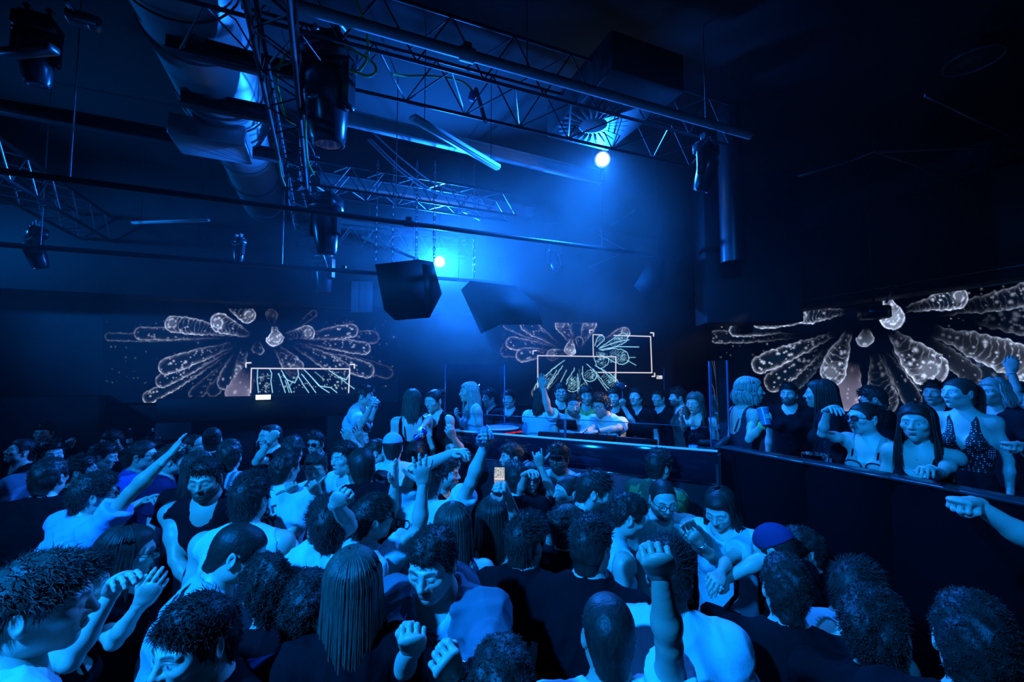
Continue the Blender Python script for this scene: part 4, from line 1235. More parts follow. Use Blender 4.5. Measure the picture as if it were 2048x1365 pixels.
_rs = np.random.RandomState(4)
def tentacle(cv, base, tip, w, bright=1.0, style='ridge', fill=0.0, line=None, start=.12, tint=(.70, .79, 1.0), seed=None, px=1.0):
    X, Y, I = cv
    seed = int(abs(tip[0] * 7 + tip[1] * 13)) % 9999 if seed is None else seed
    rs = np.random.RandomState(seed)
    b_ = np.array(base, float); t_ = np.array(tip, float); L = np.linalg.norm(t_ - b_); d = (t_ - b_) / L; n = np.array([-d[1], d[0]])
    m = w * 1.3
    sel = (X > min(b_[0], t_[0]) - m) & (X < max(b_[0], t_[0]) + m) & (Y > min(b_[1], t_[1]) - m) & (Y < max(b_[1], t_[1]) + m)
    if not sel.any(): return
    x = X[sel] - b_[0]; y = Y[sel] - b_[1]
    s = x * d[0] + y * d[1]; v = x * n[0] + y * n[1]
    wob = sum(rs.uniform(.4, 1) * np.sin(s * k / w * 1.0 + (v > 0) * 2.1 + rs.rand() * 6) for k in (1.7, 3.3, 5.9, 9.7)) * .038 * w
    v = v + .16 * w * np.sin(s / L * 3 + rs.rand() * 6)
    ph = rs.rand(4) * 6.28
    brk = .5 + .28 * np.sin(x * .31 + y * .17 + ph[0]) + .22 * np.sin(x * .13 - y * .41 + ph[1]) + .2 * np.sin(x * .73 + y * .61 + ph[2])
    core = L - w
    prof = w * (.30 + .70 * ss(0, .78, s / L)) + wob * np.sign(v + 1e-6)
    dd = np.where(s > core, np.hypot(np.maximum(s - core, 0) * (1 if core > 0 else 1), v) - w - wob * .7, np.abs(v) - prof)
    dd = np.where(s < 0, 9, dd)
    inside = dd < 0
    e = -dd
    fade = ss(start, .75, s / L) * .85 + .15 * ss(start, start + .1, s / L)
    pal = np.array(tint)
    out = I[sel]
    if style == 'line':
        g = np.exp(-(dd / (.85 * px)) ** 2) * ss(start, start + .05, s / L)
        c = np.array([.48, .84, 1.0])
        out = np.where(inside[:, None], out * .35, out); dn = (np.sin(x * 1.9 + ph[0]) * np.sin(y * 2.1 + ph[1]) * np.sin((x + y) * .9 + ph[2]) > .34) & (dd < -.22 * w) & (s > L * .45); g = np.maximum(g, .75 * dn)
        out = np.maximum(out, g[:, None] * c * bright)
        I[sel] = out; return
    rim = np.exp(-np.clip(e, 0, None) / (.075 * w + .7)) * .95 + np.exp(-np.clip(e, 0, None) / (.35 * w)) * .16
    low = .55 + .45 * ss(-.6, .9, v / w * (1 if n[1] > 0 else -1))       # picture shading of the form itself on its lower rim
    rim = rim * (.30 + .70 * low) * (.55 + .6 * np.clip(brk, 0, 1.2))
    tex = 0
    if style == 'ridge':
        q = s - .55 * w * (1 - (v / w) ** 2) + 1.8 * np.sin(v / w * 4 + rs.rand() * 6) + 1.3 * np.sin(s * .21 + v * .3)
        r = np.clip(np.sin(q * 2 * math.pi / (.36 * w + 2.0)), 0, 1) ** 3
        tex = r * (.25 + .75 * (np.abs(v) / w) ** .7) * .62 * (.6 + .6 * np.sin(s * .5 + v * .7 + 3) ** 2)
        cx_, cv_ = core + .15 * w, rs.uniform(-.2, .2) * w
        cap_ = np.exp(-((np.hypot((s - cx_) * 1.15, v - cv_) - (.40 + .14 * brk) * w) / (.13 * w + .5)) ** 2) * (s > core - w * .5)
        fil = np.exp(-(np.hypot(s - cx_, v - cv_) / (.8 * w)) ** 4) * .22
        tex = np.maximum(tex * (.35 + .9 * np.clip(brk, 0, 1)), np.maximum(.62 * cap_ * np.clip(brk * 1.3, 0, 1), fil))
    nd = int({'ridge': .5, 'dots': 1.3, 'plain': .25}[style] * L * w / 90) + 3
    ds = rs.rand(nd) * L; dv = (rs.rand(nd) * 1.7 - .85) * w; dr = (rs.rand(nd) ** 2 * .09 + .03) * w + .55 * px
    dots = np.zeros(len(s))
    for i in range(nd):
        k = np.exp(-(((s - ds[i]) / (dr[i] * 1.25)) ** 2 + ((v - dv[i]) / dr[i]) ** 2)); dots = np.maximum(dots, k)
    val = bright * fade * np.clip(np.maximum(rim, np.maximum(tex, dots * .8)), 0, 1.2) + fill * fade
    c = val[:, None] * pal
    teal = np.array([.10, .32, .55]) * (.22 * bright * fade)[:, None] * .5
    res = np.maximum(c, teal)
    I[sel] = np.where(inside[:, None], res, np.maximum(out, (bright * fade * np.exp(-np.clip(dd, 0, 9) / .8) * .35)[:, None] * pal))

def seg(cv, a, b_, w=.9, c=(.95, .95, 1.0), k=1.0):
    X, Y, I = cv; a = np.array(a, float); b_ = np.array(b_, float); d = b_ - a; L2 = d @ d + 1e-9
    sel = (X > min(a[0], b_[0]) - 4) & (X < max(a[0], b_[0]) + 4) & (Y > min(a[1], b_[1]) - 4) & (Y < max(a[1], b_[1]) + 4)
    x, y = X[sel], Y[sel]; t = np.clip(((x - a[0]) * d[0] + (y - a[1]) * d[1]) / L2, 0, 1)
    q = np.hypot(x - a[0] - t * d[0], y - a[1] - t * d[1]); g = np.exp(-(q / w) ** 2) * k
    I[sel] = np.maximum(I[sel], g[:, None] * np.array(c))
def poly(cv, pts, **k):
    for p, q in zip(pts[:-1], pts[1:]): seg(cv, p, q, **k)
def specks(cv, x0, y0, x1, y1, n, r=(.6, 1.6), c=(.75, .95, 1.0), k=.8, seed=0):
    rs = np.random.RandomState(seed); X, Y, I = cv
    for _ in range(n):
        a, b_ = rs.uniform(x0, x1), rs.uniform(y0, y1); q = rs.uniform(*r)
        seg(cv, (a, b_), (a + rs.uniform(-1.5, 1.5), b_ + rs.uniform(-1, 1)), w=q, c=c, k=k * rs.uniform(.3, 1))

# left wall picture --------------------------------------------------------
cl = canvas(205, 618, 796, 806)
def a7(X, Y): return (180 + X / 3.2, 560 + Y / 3.2)
def T7(b_, t, w, **k):
    tentacle(cl, a7(*b_), a7(*t), w / 3.2, **k)
specks(cl, 210, 640, 420, 770, 50, k=.25, seed=1); specks(cl, 640, 640, 790, 780, 70, k=.35, seed=2); specks(cl, 350, 720, 520, 785, 40, k=.3, seed=3)
T7((900, 375), (95, 365), 26, bright=.35, style='plain'); T7((1300, 400), (1940, 600), 42, bright=.25, style='plain')
T7((1320, 365), (1850, 375), 42, bright=.38, style='dots'); T7((1280, 330), (1450, 205), 22, bright=.25, style='plain')
T7((1000, 430), (640, 760), 42, bright=.35, style='dots'); T7((1010, 440), (760, 740), 40, bright=.3, style='plain')
T7((950, 430), (340, 770), 40, bright=.9, style='dots'); T7((980, 410), (420, 660), 44, bright=.85, style='dots')
T7((1000, 400), (436, 565), 52, bright=1.0, style='dots'); T7((960, 372), (282, 340), 42, bright=.62, style='dots')
T7((1010, 352), (478, 285), 54, bright=1.0, style='ridge'); T7((1040, 345), (770, 262), 62, bright=1.2, style='ridge', start=.02)
T7((850, 130), (1045, 262), 52, bright=1.05, style='ridge', start=0); T7((1160, 300), (1170, 190), 40, bright=.25, style='ridge', start=0)
T7((1300, 360), (1715, 325), 45, bright=.85, style='dots'); T7((1220, 372), (1436, 325), 50, bright=1.1, style='ridge')
T7((1290, 385), (1795, 450), 42, bright=.8, style='dots'); T7((1330, 420), (1815, 600), 52, bright=.7, style='dots')
T7((1240, 390), (1665, 600), 55, bright=.75, style='dots'); T7((1180, 390), (1335, 620), 64, bright=.8, style='ridge')
T7((1080, 600), (1090, 770), 66, bright=.25, style='dots'); T7((1080, 380), (1078, 482), 40, bright=.6, style='plain')
T7((1010, 420), (905, 610), 58, bright=1.05, style='ridge'); T7((960, 440), (835, 700), 50, bright=.7, style='plain')
T7((1060, 470), (915, 790), 78, bright=.45, style='plain', fill=.26, tint=(.80, .76, 1.0), start=.3)
T7((1175, 300), (1180, 425), 58, bright=1.25, style='ridge', start=-.4, fill=.12)
def frame_zone(cv, quad, keep=.25):
    X, Y, I = cv; q = np.array(quad, float); ins = np.ones(X.shape, bool)
    for i in range(4):
        a, c = q[i], q[(i + 1) % 4]; ins &= ((c[0] - a[0]) * (Y - a[1]) - (c[1] - a[1]) * (X - a[0])) > 0
    I[ins] *= keep
fq = [a7(1033, 567), a7(1662, 571), a7(1655, 722), a7(1026, 722)]
frame_zone(cl, fq)
def L7(pts, **k): poly(cl, [a7(*p) for p in pts], c=(.48, .84, 1.0), **k)
L7([(1073, 575), (1070, 640), (1078, 722)]); L7([(1150, 570), (1163, 600), (1158, 650), (1168, 722)])
L7([(1208, 600), (1225, 650), (1250, 722)]); L7([(1225, 580), (1260, 640), (1290, 722)]); L7([(1250, 645), (1275, 722)], k=.8)
L7([(1235, 610), (1260, 640), (1310, 660), (1335, 610), (1330, 570)]); L7([(1270, 690), (1300, 650)], k=.7)
L7([(1335, 620), (1370, 680), (1400, 722)]); L7([(1355, 605), (1400, 660), (1445, 722)]); L7([(1370, 575), (1420, 625), (1480, 690), (1530, 722)])
L7([(1420, 625), (1465, 680), (1540, 690), (1580, 722)]); L7([(1530, 580), (1590, 620), (1640, 640), (1662, 600)]); L7([(1440, 590), (1500, 640)], k=.6)
L7([(1590, 620), (1640, 660), (1700, 705)], k=.9)
specks(cl, *a7(1085, 600), *a7(1150, 720), 46, r=(.6, 1.3), seed=5); specks(cl, *a7(1200, 580), *a7(1320, 720), 14, seed=6); specks(cl, *a7(1490, 585), *a7(1640, 700), 40, r=(.7, 1.8), seed=7); specks(cl, *a7(1030, 600), *a7(1655, 720), 40, r=(.5, 1.1), seed=8)
poly(cl, [a7(1028, 722), a7(1033, 567), a7(1662, 571), a7(1655, 722)], w=1.0, c=(.97, .93, 1.0))
poly(cl, [a7(998, 560), a7(998, 533), a7(1030, 531)], w=1.2); poly(cl, [a7(1665, 543), a7(1692, 541), a7(1692, 566)], w=1.2)

# centre wall picture -------------------------------------------------------
cc = canvas(1000, 646, 1345, 812)
def a6(X, Y): return (680 + X / 2.56, 600 + Y / 2.56)
def T6(b_, t, w, **k): tentacle(cc, a6(*b_), a6(*t), w / 2.56, px=.9, **k)
specks(cc, 1005, 655, 1060, 700, 20, k=.3, seed=11)
T6((1150, 255), (838, 110), 26, bright=.5, style='dots'); T6((1010, 270), (820, 260), 28, bright=.38, style='dots')
T6((1130, 255), (850, 212), 32, bright=.9, style='dots'); T6((1140, 245), (925, 115), 36, bright=.85, style='dots', start=.05)
T6((1190, 240), (1118, 100), 34, bright=.9, style='ridge', start=.05); T6((1215, 235), (1205, 110), 30, bright=.3, style='plain'); T6((1240, 240), (1290, 100), 34, bright=.85, style='ridge', start=.05)
T6((1300, 260), (1480, 155), 30, bright=1.0, style='ridge', start=.3); T6((1225, 265), (1226, 188), 20, bright=.7, style='plain')
T6((1100, 275), (900, 285), 36, bright=.85, style='dots'); T6((1160, 265), (1058, 285), 30, bright=1.0, style='ridge', start=.02)
T6((1190, 300), (988, 495), 26, bright=.8, style='plain')
T6((1185, 200), (1180, 285), 30, bright=1.25, style='ridge', start=-.5, fill=.1)
frame_zone(cc, [a6(1012, 286), a6(1412, 292), a6(1414, 432), a6(1012, 460)], .3)
def TL(b_, t, w, **k): T6(b_, t, w, style='line', **k)
for b_, t, w in (((1160, 310), (1000, 470), 26), ((1215, 330), (1180, 470), 34), ((1225, 350), (1265, 520), 26), ((1245, 320), (1300, 412), 36), ((1275, 330), (1420, 450), 30), ((1290, 275), (1365, 335), 40), ((1300, 268), (1478, 300), 36), ((1310, 262), (1470, 185), 24), ((1305, 250), (1345, 185), 16)):
    TL(b_, t, w, bright=1.0)
def L6(pts, **k): poly(cc, [a6(*p) for p in pts], c=(.48, .84, 1.0), w=.8, **k)
L6([(1325, 250), (1420, 215), (1480, 205)]); L6([(1330, 256), (1420, 240), (1530, 242)]); L6([(1470, 310), (1515, 335)], k=.8); L6([(1480, 296), (1512, 295)], k=.7)
L6([(1100, 480), (1160, 360)], k=.8); L6([(1080, 360), (1150, 310)], k=.8); L6([(1060, 450), (1110, 360)], k=.8); L6([(1320, 400), (1370, 470)], k=.8); L6([(1215, 400), (1218, 480)], k=.8); L6([(1330, 350), (1400, 410)], k=.8)
for q in ((1165, 400, 1205, 460), (1280, 360, 1320, 405), (1310, 270, 1355, 325), (1370, 262, 1470, 320), (1240, 420, 1270, 500), (1370, 380, 1415, 425), (1400, 185, 1450, 205), (1020, 380, 1070, 470)):
    specks(cc, *a6(q[0], q[1]), *a6(q[2], q[3]), 34, r=(.5, 1.3), c=(.48, .84, 1.0), k=1, seed=q[0])
poly(cc, [a6(1013, 470), a6(1012, 286), a6(1412, 292), a6(1412, 432)], w=.85, c=(.97, .94, 1.0))
poly(cc, [a6(1344, 180), a6(1295, 178), a6(1297, 290)], w=.8); poly(cc, [a6(1404, 182), a6(1590, 188), a6(1597, 374), a6(1322, 372)], w=.85, c=(.97, .94, 1.0)); 
poly(cc, [a6(1590, 169), a6(1606, 170), a6(1605, 186)], w=1.0); poly(cc, [a6(1598, 393), a6(1611, 392), a6(1611, 376)], w=1.0); poly(cc, [a6(988, 278), a6(988, 262), a6(1006, 260)], w=1.0); poly(cc, [a6(1278, 170), a6(1278, 155), a6(1294, 155)], w=.9)
for i, dgt in enumerate('2099'):
    x0, y0 = a6(1622 + i * 7.2, 390); x1, y1 = x0 + 1.9, y0 + 5.4; ym = (y0 + y1) / 2
    sg = {'2': [((x0, y0), (x1, y0)), ((x1, y0), (x1, ym)), ((x1, ym), (x0, ym)), ((x0, ym), (x0, y1)), ((x0, y1), (x1, y1))], '0': [((x0, y0), (x1, y0)), ((x1, y0), (x1, y1)), ((x1, y1), (x0, y1)), ((x0, y1), (x0, y0))], '9': [((x1, ym), (x0, ym)), ((x0, ym), (x0, y0)), ((x0, y0), (x1, y0)), ((x1, y0), (x1, y1)), ((x1, y1), (x0, y1))]}[dgt]
    for p, q in sg: seg(cc, p, q, w=.6, k=.9)

# right wall picture ----------------------------------------------------------
cr = canvas(1424, 552, 2230, 842, 1.15)
def a5(X, Y): return (1400 + X / 3.16, 550 + Y / 3.16)
def T5(b_, t, w, **k): tentacle(cr, a5(*b_), a5(*t), w / 3.16, px=1.15, **k)
specks(cr, 1425, 640, 1560, 720, 40, k=.4, seed=21, r=(.8, 1.7)); specks(cr, 1900, 570, 2220, 640, 120, k=.5, seed=22, r=(.8, 2.6), c=(.86, .86, 1)); specks(cr, 1800, 640, 2220, 800, 70, k=.4, seed=23, r=(.8, 2))
T5((1500, 240), (2560, 300), 130, bright=.5, style='dots', start=.2); T5((1380, 250), (2560, 20), 90, bright=.8, style='ridge', start=.1)
T5((1350, 330), (1960, 760), 105, bright=.35, style='dots', fill=.05, tint=(.45, .65, 1.0), start=.2); T5((1300, 330), (1780, 660), 62, bright=.45, style='plain', fill=.05, start=.25)
T5((700, 380), (60, 395), 40, bright=.5, style='dots'); T5((700, 340), (185, 345), 40, bright=.9, style='plain', start=.3)
T5((900, 370), (560, 700), 62, bright=.3, style='dots', fill=.03, tint=(.5, .7, 1)); T5((860, 370), (420, 720), 62, bright=.85, style='dots', start=.2)
T5((880, 350), (335, 600), 58, bright=1.15, style='dots', start=.06); T5((800, 255), (330, 300), 52, bright=1.1, style='ridge', start=.05); T5((930, 235), (600, 250), 55, bright=1.1, style='ridge', start=.02)
T5((1090, 440), (1195, 880), 92, bright=.62, style='ridge', start=.1); T5((1130, 440), (1370, 850), 60, bright=.5, style='plain', start=.1); T5((1180, 400), (1425, 730), 48, bright=.6, style='plain', start=.15, fill=.05)
T5((1010, 470), (885, 850), 92, bright=.5, style='plain', fill=.28, tint=(.80, .76, 1.0), start=.2); T5((960, 340), (815, 690), 84, bright=1.15, style='ridge', start=.05, fill=.03)
T5((1380, 300), (2200, 640), 112, bright=1.05, style='ridge', start=.1, fill=.08); T5((1200, 330), (1520, 680), 118, bright=1.25, style='ridge', start=.04, fill=.05)
T5((1290, 235), (1690, 120), 66, bright=1.25, style='ridge', start=.0); T5((1040, 320), (1040, 455), 58, bright=.75, style='plain', fill=.16)
T5((1180, 120), (1215, 345), 80, bright=1.3, style='ridge', start=-.8, fill=.22)

def screen(name, cv, wall, off, label):
    X, Y, I = cv; ny, nx = X.shape
    # every canvas sample sits on the wall plane
    d = np.stack([(X - W / 2) / FPX, np.ones_like(X), (H / 2 - Y) / FPX], -1).reshape(-1, 3)
    c_, s_ = math.cos(TILT), math.sin(TILT)
    d = np.stack([d[:, 0], c_ - d[:, 2] * s_, s_ + d[:, 2] * c_], 1)
    if wall == 'b': t = (BD - off - BN @ CAM) / (d @ BN)
    else: t = (RN @ (RC - CAM) + off) / (d @ RN)
    V = CAM + d * t[:, None]
    i = np.arange(ny - 1)[:, None]; j = np.arange(nx - 1)[None, :]
    Q = np.stack([i * nx + j, (i + 1) * nx + j, (i + 1) * nx + j + 1, i * nx + j + 1], -1).reshape(-1, 4)
    o_ = V.mean(0)
    col = np.clip(I.reshape(-1, 3), 0, 1.3) ** 1.5
    me = np_mesh(name, V - o_, Q, True, [M_screen(name + '_image', 'col', 1.35)], None, col)
    o = link(name, me, loc=o_); tag(o, label, 'screen', 'video walls'); return o
screen('video_screen', cl, 'b', .035, 'large video picture of glowing finger-like forms on the left wall above the doorway')
screen('video_screen', cc, 'b', .035, 'video picture with white outlined frames on the wall behind the DJ booth')
screen('video_screen', cr, 'r', .035, 'largest video picture of glowing forms on the right wall behind the raised area')
# ---------------------------------------------------------------- overhead rig
G_RIG = 'lighting pipes over the dance floor'
def pipe(name, a, b_, z, r, label, mat=METAL, clamps=(), ext=(0, 0), cat='pipe', group=G_RIG):
    A = HP(*a, z); B = HP(*b_, z); d = nrm(B - A); A = A - d * ext[0]; B = B + d * ext[1]
    o = root(name, (A + B) / 2, label, cat, group)
    q = MB(); q.tube([A, B], r, 16); q.build('tube', mat, o, True)
    for t in clamps:
        c = A + (B - A) * t; q = MB(); q.tube([c - d * .05, c + d * .05], r * 1.35, 14); q.box(c + np.array([0, 0, r * 1.6]), (.05, .05, .06), frame(d), .006); q.build('coupler', mat, o, True)
    for t in (.12, .5, .88):
        c = A + (B - A) * t
        if z < CEIL - .3:
            q = MB(); q.tube([c + np.array([0, 0, r]), [c[0], c[1], CEIL]], .005, 6); q.build('suspension_wire', ALU, o, True)
    return A, B, d
PIPEM = M('grey_blue_pipe', (.42, .43, .47), .5, .0, vary=.15, vscale=8)

def truss(label, A, B, w, hgt, step, side, mat=ALU, rc=.025, rl=.008, name='truss', group='trusses', bottom_lacing=True):
    """box truss between A and B (centre of lower face), section w x hgt"""
    A = np.asarray(A, float); B = np.asarray(B, float); d = nrm(B - A); sd = nrm(np.cross(d, [0, 0, 1.0])); L = np.linalg.norm(B - A)
    o = root(name, (A + B) / 2, label, 'truss', group)
    cs = [(-.5, 0), (.5, 0), (-.5, 1), (.5, 1)]
    for i, k in cs:
        q = MB(); off = sd * w * i + np.array([0, 0, hgt * k]); q.tube([A + off, B + off], rc, 10); q.build('chord', BLACK if mat is BLACK else METAL, o, True)
    n = int(L / step)
    q = MB()
    for i in range(n):
        t0, t1 = L * i / n, L * (i + 1) / n; tm = (t0 + t1) / 2
        for sgn in (-.5, .5):
            q.tube([A + d * t0 + sd * w * sgn, A + d * tm + sd * w * sgn + [0, 0, hgt]], rl, 6); q.tube([A + d * tm + sd * w * sgn + [0, 0, hgt], A + d * t1 + sd * w * sgn], rl, 6)
        if bottom_lacing:
            q.tube([A + d * t0 - sd * w * .5, A + d * tm + sd * w * .5], rl, 6); q.tube([A + d * tm + sd * w * .5, A + d * t1 - sd * w * .5], rl, 6)
        q.tube([A + d * t0 - sd * w * .5 + [0, 0, hgt], A + d * tm + sd * w * .5 + [0, 0, hgt]], rl, 6)
    la = q.build('lacing', mat, o, True)
    return d, sd, o

# big front truss (its lower front chord is the long pipe across the picture)
zA = 4.45
A = HP(530, -6, zA); B = HP(1500, 271, zA); dA = nrm(B - A)
pipe('scaffold_pipe', (530, -6), (1500, 271), zA, .036, 'thick grey pipe slanting across the top of the picture, nearest of the pipes', PIPEM, clamps=(.03, .40), ext=(.6, 0))
sdA = nrm(np.cross(dA, [0, 0, 1.0])); sdA = sdA if sdA[1] > 0 else -sdA
truss('box truss with thin bright diagonals right behind the thick grey pipe', A + sdA * .48 + [0, 0, .02] - dA * .6, B + sdA * .48 + [0, 0, .02], .5, .42, .50, 1, METAL, .014, .0065)
pipe('scaffold_pipe', (0, 342), (1262, 505), 3.80, .026, 'thin dark pipe crossing in front of the two hanging spotlights, middle of the pipes', METAL, clamps=(.03, .52), ext=(.4, .35))
pipe('scaffold_pipe', (0, 489), (1010, 567), 3.55, .028, 'dark lowest pipe crossing behind the big hanging loudspeaker', METAL, clamps=(.62, .70), ext=(.4, 0))

# depth truss carrying the moving heads
zD = 4.12
q0, q1 = HP(560, 120, zD), HP(668, 640, zD)
dD = np.array([-.3955, .9185, 0])
Dm = HP(585, 330, zD)
truss('ladder truss with cables running away above the moving head spotlights', Dm - dD * 3.2, Dm + dD * 2.9, .20, .26, .36, 1, BLACK, .015, .006)
rs_ = np.random.RandomState(2)
Lx = HP(120, 440, 4.0)
truss('dark lattice truss at the far left holding small spotlights', Lx - dD * 1.6, Lx + dD * 1.25, .32, .32, .36, 1, ALU, .02, .008)
C0, C1 = HP(670, 385, 4.3), HP(880, 408, 4.3)
truss('short lattice truss behind the second hanging spotlight', C0 - BT * .4, C0 + BT * 2.2, .26, .28, .34, 1, ALU, .016, .008)
E0 = HP(800, 500, 4.15)
truss('small lattice truss in the glow above the big hanging loudspeaker', E0 - BT * .9, E0 + BT * 1.1, .24, .26, .32, 1, ALU, .014, .007)

# roof purlins and hanging metal profiles
PUR = M('white_steel_profile', (.55, .56, .58), .5, .1, vary=.1, vscale=4)
def beam(label, a, b_, z, w, h, mat=PUR, name='roof_purlin', ext=(0, 0), group='roof purlins'):
    A_ = HP(*a, z); B_ = HP(*b_, z); d = nrm(B_ - A_); A_ -= d * ext[0]; B_ += d * ext[1]
    o = root(name, (A_ + B_) / 2, label, 'beam', group)
    q = MB(); q.bar(A_ + [0, 0, h / 2], B_ + [0, 0, h / 2], .012, h, bev=.002); q.build('web', mat, o)
    q = MB(); q.bar(A_ + np.array([0, 0, 0]), B_ + np.array([0, 0, 0]), w, .010, bev=.002); q.build('bottom_flange', mat, o)
    q = MB(); q.bar(A_ + np.array([0, 0, h]), B_ + np.array([0, 0, h]), w, .010, bev=.002); q.build('top_flange', mat, o)
beam('long steel roof profile ending below the brighter high lamp', (690, 246), (1205, 366), 4.75, .11, .12)
beam('steel roof profile fading out below the smoke', (640, 365), (1066, 432), 4.75, .11, .12)
beam('steel roof profile running just above the low lamp', (660, 452), (880, 482), 4.60, .10, .12, ext=(.2, .5))
beam('steel roof profile farther back next to the low lamp', (660, 478), (880, 506), 4.60, .10, .12, ext=(.2, .5))
beam('dark roof profile crossing under the round air duct', (330, 98), (700, 190), 4.5, .09, .12, METAL)
beam('dark roof profile under the middle of the round air duct', (360, 208), (640, 262), 4.5, .09, .12, METAL)
beam('dark roof profile under the end of the round air duct', (0, 225), (600, 330), 4.6, .09, .12, METAL, ext=(.5, .2))
def batten(label, a, za, b_, zb, w):
    A_ = HP(*a, za); B_ = HP(*b_, zb)
    o = root('light_batten', (A_ + B_) / 2, label, 'light fitting', 'unlit light battens')
    q = MB(); q.bar(A_, B_, w, w * .5, bev=.006); q.build('housing', PUR, o)
    q = MB(); q.bar(A_ - [0, 0, w * .3], B_ - [0, 0, w * .3], w * .6, .012, bev=.003); q.build('diffuser', M('diffuser_plastic', (.6, .62, .65), .4), o)
    for p in (A_ + (B_ - A_) * .12, A_ + (B_ - A_) * .9):
        q = MB(); q.tube([p, [p[0], p[1], CEIL]], .004, 6); q.build('hanging_wire', METAL, o, True)
batten('unlit white batten slanting down toward the high lamp, brightest of the battens', (824, 234), 4.45, (996, 335), 4.45, .085)
batten('dim batten hanging in front of the glow over the big hanging loudspeaker', (724, 474), 4.1, (838, 520), 3.75, .06)
batten('dim batten hanging high at left, left of the twin spotlights', (264, 446), 4.1, (418, 440), 4.1, .05)
batten('small dim batten hanging from a wire right of the hanging cables', (925, 420), 4.4, (960, 438), 4.35, .06)
# loose cables
def cable(label, pts, r=.006, mat=CABLE_B, name='hanging_cable', group='hanging cables'):
    pts = np.array(pts, float); t = np.linspace(0, len(pts) - 1, len(pts) * 6); i = np.clip(t.astype(int), 0, len(pts) - 2)
    P0 = pts[np.clip(i - 1, 0, len(pts) - 1)]; P1 = pts[i]; P2 = pts[i + 1]; P3 = pts[np.clip(i + 2, 0, len(pts) - 1)]; f = (t - i)[:, None]
    c = .5 * ((2 * P1) + (P2 - P0) * f + (2 * P0 - 5 * P1 + 4 * P2 - P3) * f ** 2 + (3 * P1 - P0 - 3 * P2 + P3) * f ** 3)
    q = MB(); q.tube(c, r, 8); o = q.build(name, mat, None, True); return tag(o, label, 'cable', group)
CG2 = M('pale_cable_sheath', (.28, .29, .32), .35)
cable('slack pale cable sagging between roof and truss, upper of three', [P(745, 265, 4.4), P(812, 325, 4.6), P(880, 372, 4.9), P(985, 402, 5.2)], .008, CG2)
cable('slack pale cable sagging between roof and truss, middle of three', [P(740, 278, 4.35), P(812, 345, 4.55), P(890, 392, 4.9), P(990, 415, 5.2)], .008, CG2)
cable('slack pale cable sagging between roof and truss, lowest of three', [P(735, 280, 4.3), P(808, 350, 4.5), P(872, 388, 4.8), P(960, 408, 5.1)], .008, CG2)
cable('green cable hanging from the ceiling into the nearest moving head', [P(712, 0, 2.9), P(730, 50, 2.95), P(736, 90, 3.0), P(733, 120, 3.05), P(718, 142, 3.1)], .010, CABLE_G)
cable('green cable looping left of the nearest moving head', [P(640, 70, 3.2), P(600, 88, 3.2), P(570, 112, 3.2), P(554, 150, 3.25), P(558, 190, 3.3), P(572, 235, 3.4), P(592, 248, 3.5)], .010, CABLE_G)
cable('green cable running from the nearest moving head plug along the truss', [P(700, 140, 3.1), P(735, 152, 3.1), P(752, 142, 3.15), P(742, 122, 3.2), P(700, 98, 3.2), P(680, 86, 3.2)], .010, CABLE_G)
cable('thin green cable hanging down beside the nearest moving head', [P(612, 225, 3.4), P(611, 270, 3.45), P(615, 320, 3.5), P(628, 350, 3.6)], .008, CABLE_G)
cable('green cable lying along the truss under the thick grey pipe', [P(785, 148, 3.7), P(815, 152, 3.8), P(860, 152, 3.8), P(915, 160, 3.9), P(940, 175, 3.9), P(952, 200, 3.9)], .009, CABLE_G)
cable('yellow green cable strapped down the ladder truss', [P(548, 285, 3.7), P(556, 318, 3.8), P(562, 350, 3.9), P(570, 372, 4.0)], .010, M('yellow_green_sheath', (.45, .50, .08), .5))
for k_, (px_, py0, py1, dep) in enumerate(((573, 60, 370, 3.6), (588, 100, 420, 3.9), (598, 250, 520, 4.6), (606, 300, 560, 5.0), (583, 200, 330, 3.7))):
    cable(['black cable bundle strand down the ladder truss, leftmost', 'black cable strand down the ladder truss by the nearest moving head', 'black cable strand down the far ladder truss', 'black cable strand beside the second moving head', 'short black cable strand hanging off the ladder truss'][k_],
          [P(px_ - 10 + 10 * math.sin(t * 5 + k_) + t * 55, py0 + (py1 - py0) * t, dep + t * 1.2) for t in np.linspace(0, 1, 7)], .007, CG2 if k_ % 2 else CABLE_B)

# round air duct on the left
DUCT = M('duct_metal', (.34, .35, .37), .42, .45, vary=.08, vscale=3)
dp = HP(400, 60, 4.95); rad = .36
du = root('air_duct', dp, 'large round metal air duct overhead on the left', 'duct')
a0 = dp - dD * 1.2; a1 = dp + dD * 1.25
q = MB(); q.tube([a0, a1], rad, 40); q.build('duct_pipe', DUCT, du, True)
for t in (-1.0, -.1, .7, 1.2):
    q = MB(); q.tube([dp + dD * (t - .03), dp + dD * (t + .03)], rad + .016, 40); q.build('duct_collar', DUCT, du, True)
d2 = dp + dD * 1.25
q = MB(); q.tube([d2, d2 + dD * .35], [rad, rad * .80], 36); q.build('duct_reducer', DUCT, du, True)
d3 = d2 + dD * .35
q = MB(); q.tube([d3, d3 + dD * 2.7], rad * .80, 36); q.build('duct_pipe', DUCT, du, True)
for t in (.5, 1.3, 2.2):
    q = MB(); q.tube([d3 + dD * (t - .025), d3 + dD * (t + .025)], rad * .80 + .014, 36); q.build('duct_collar', DUCT, du, True)
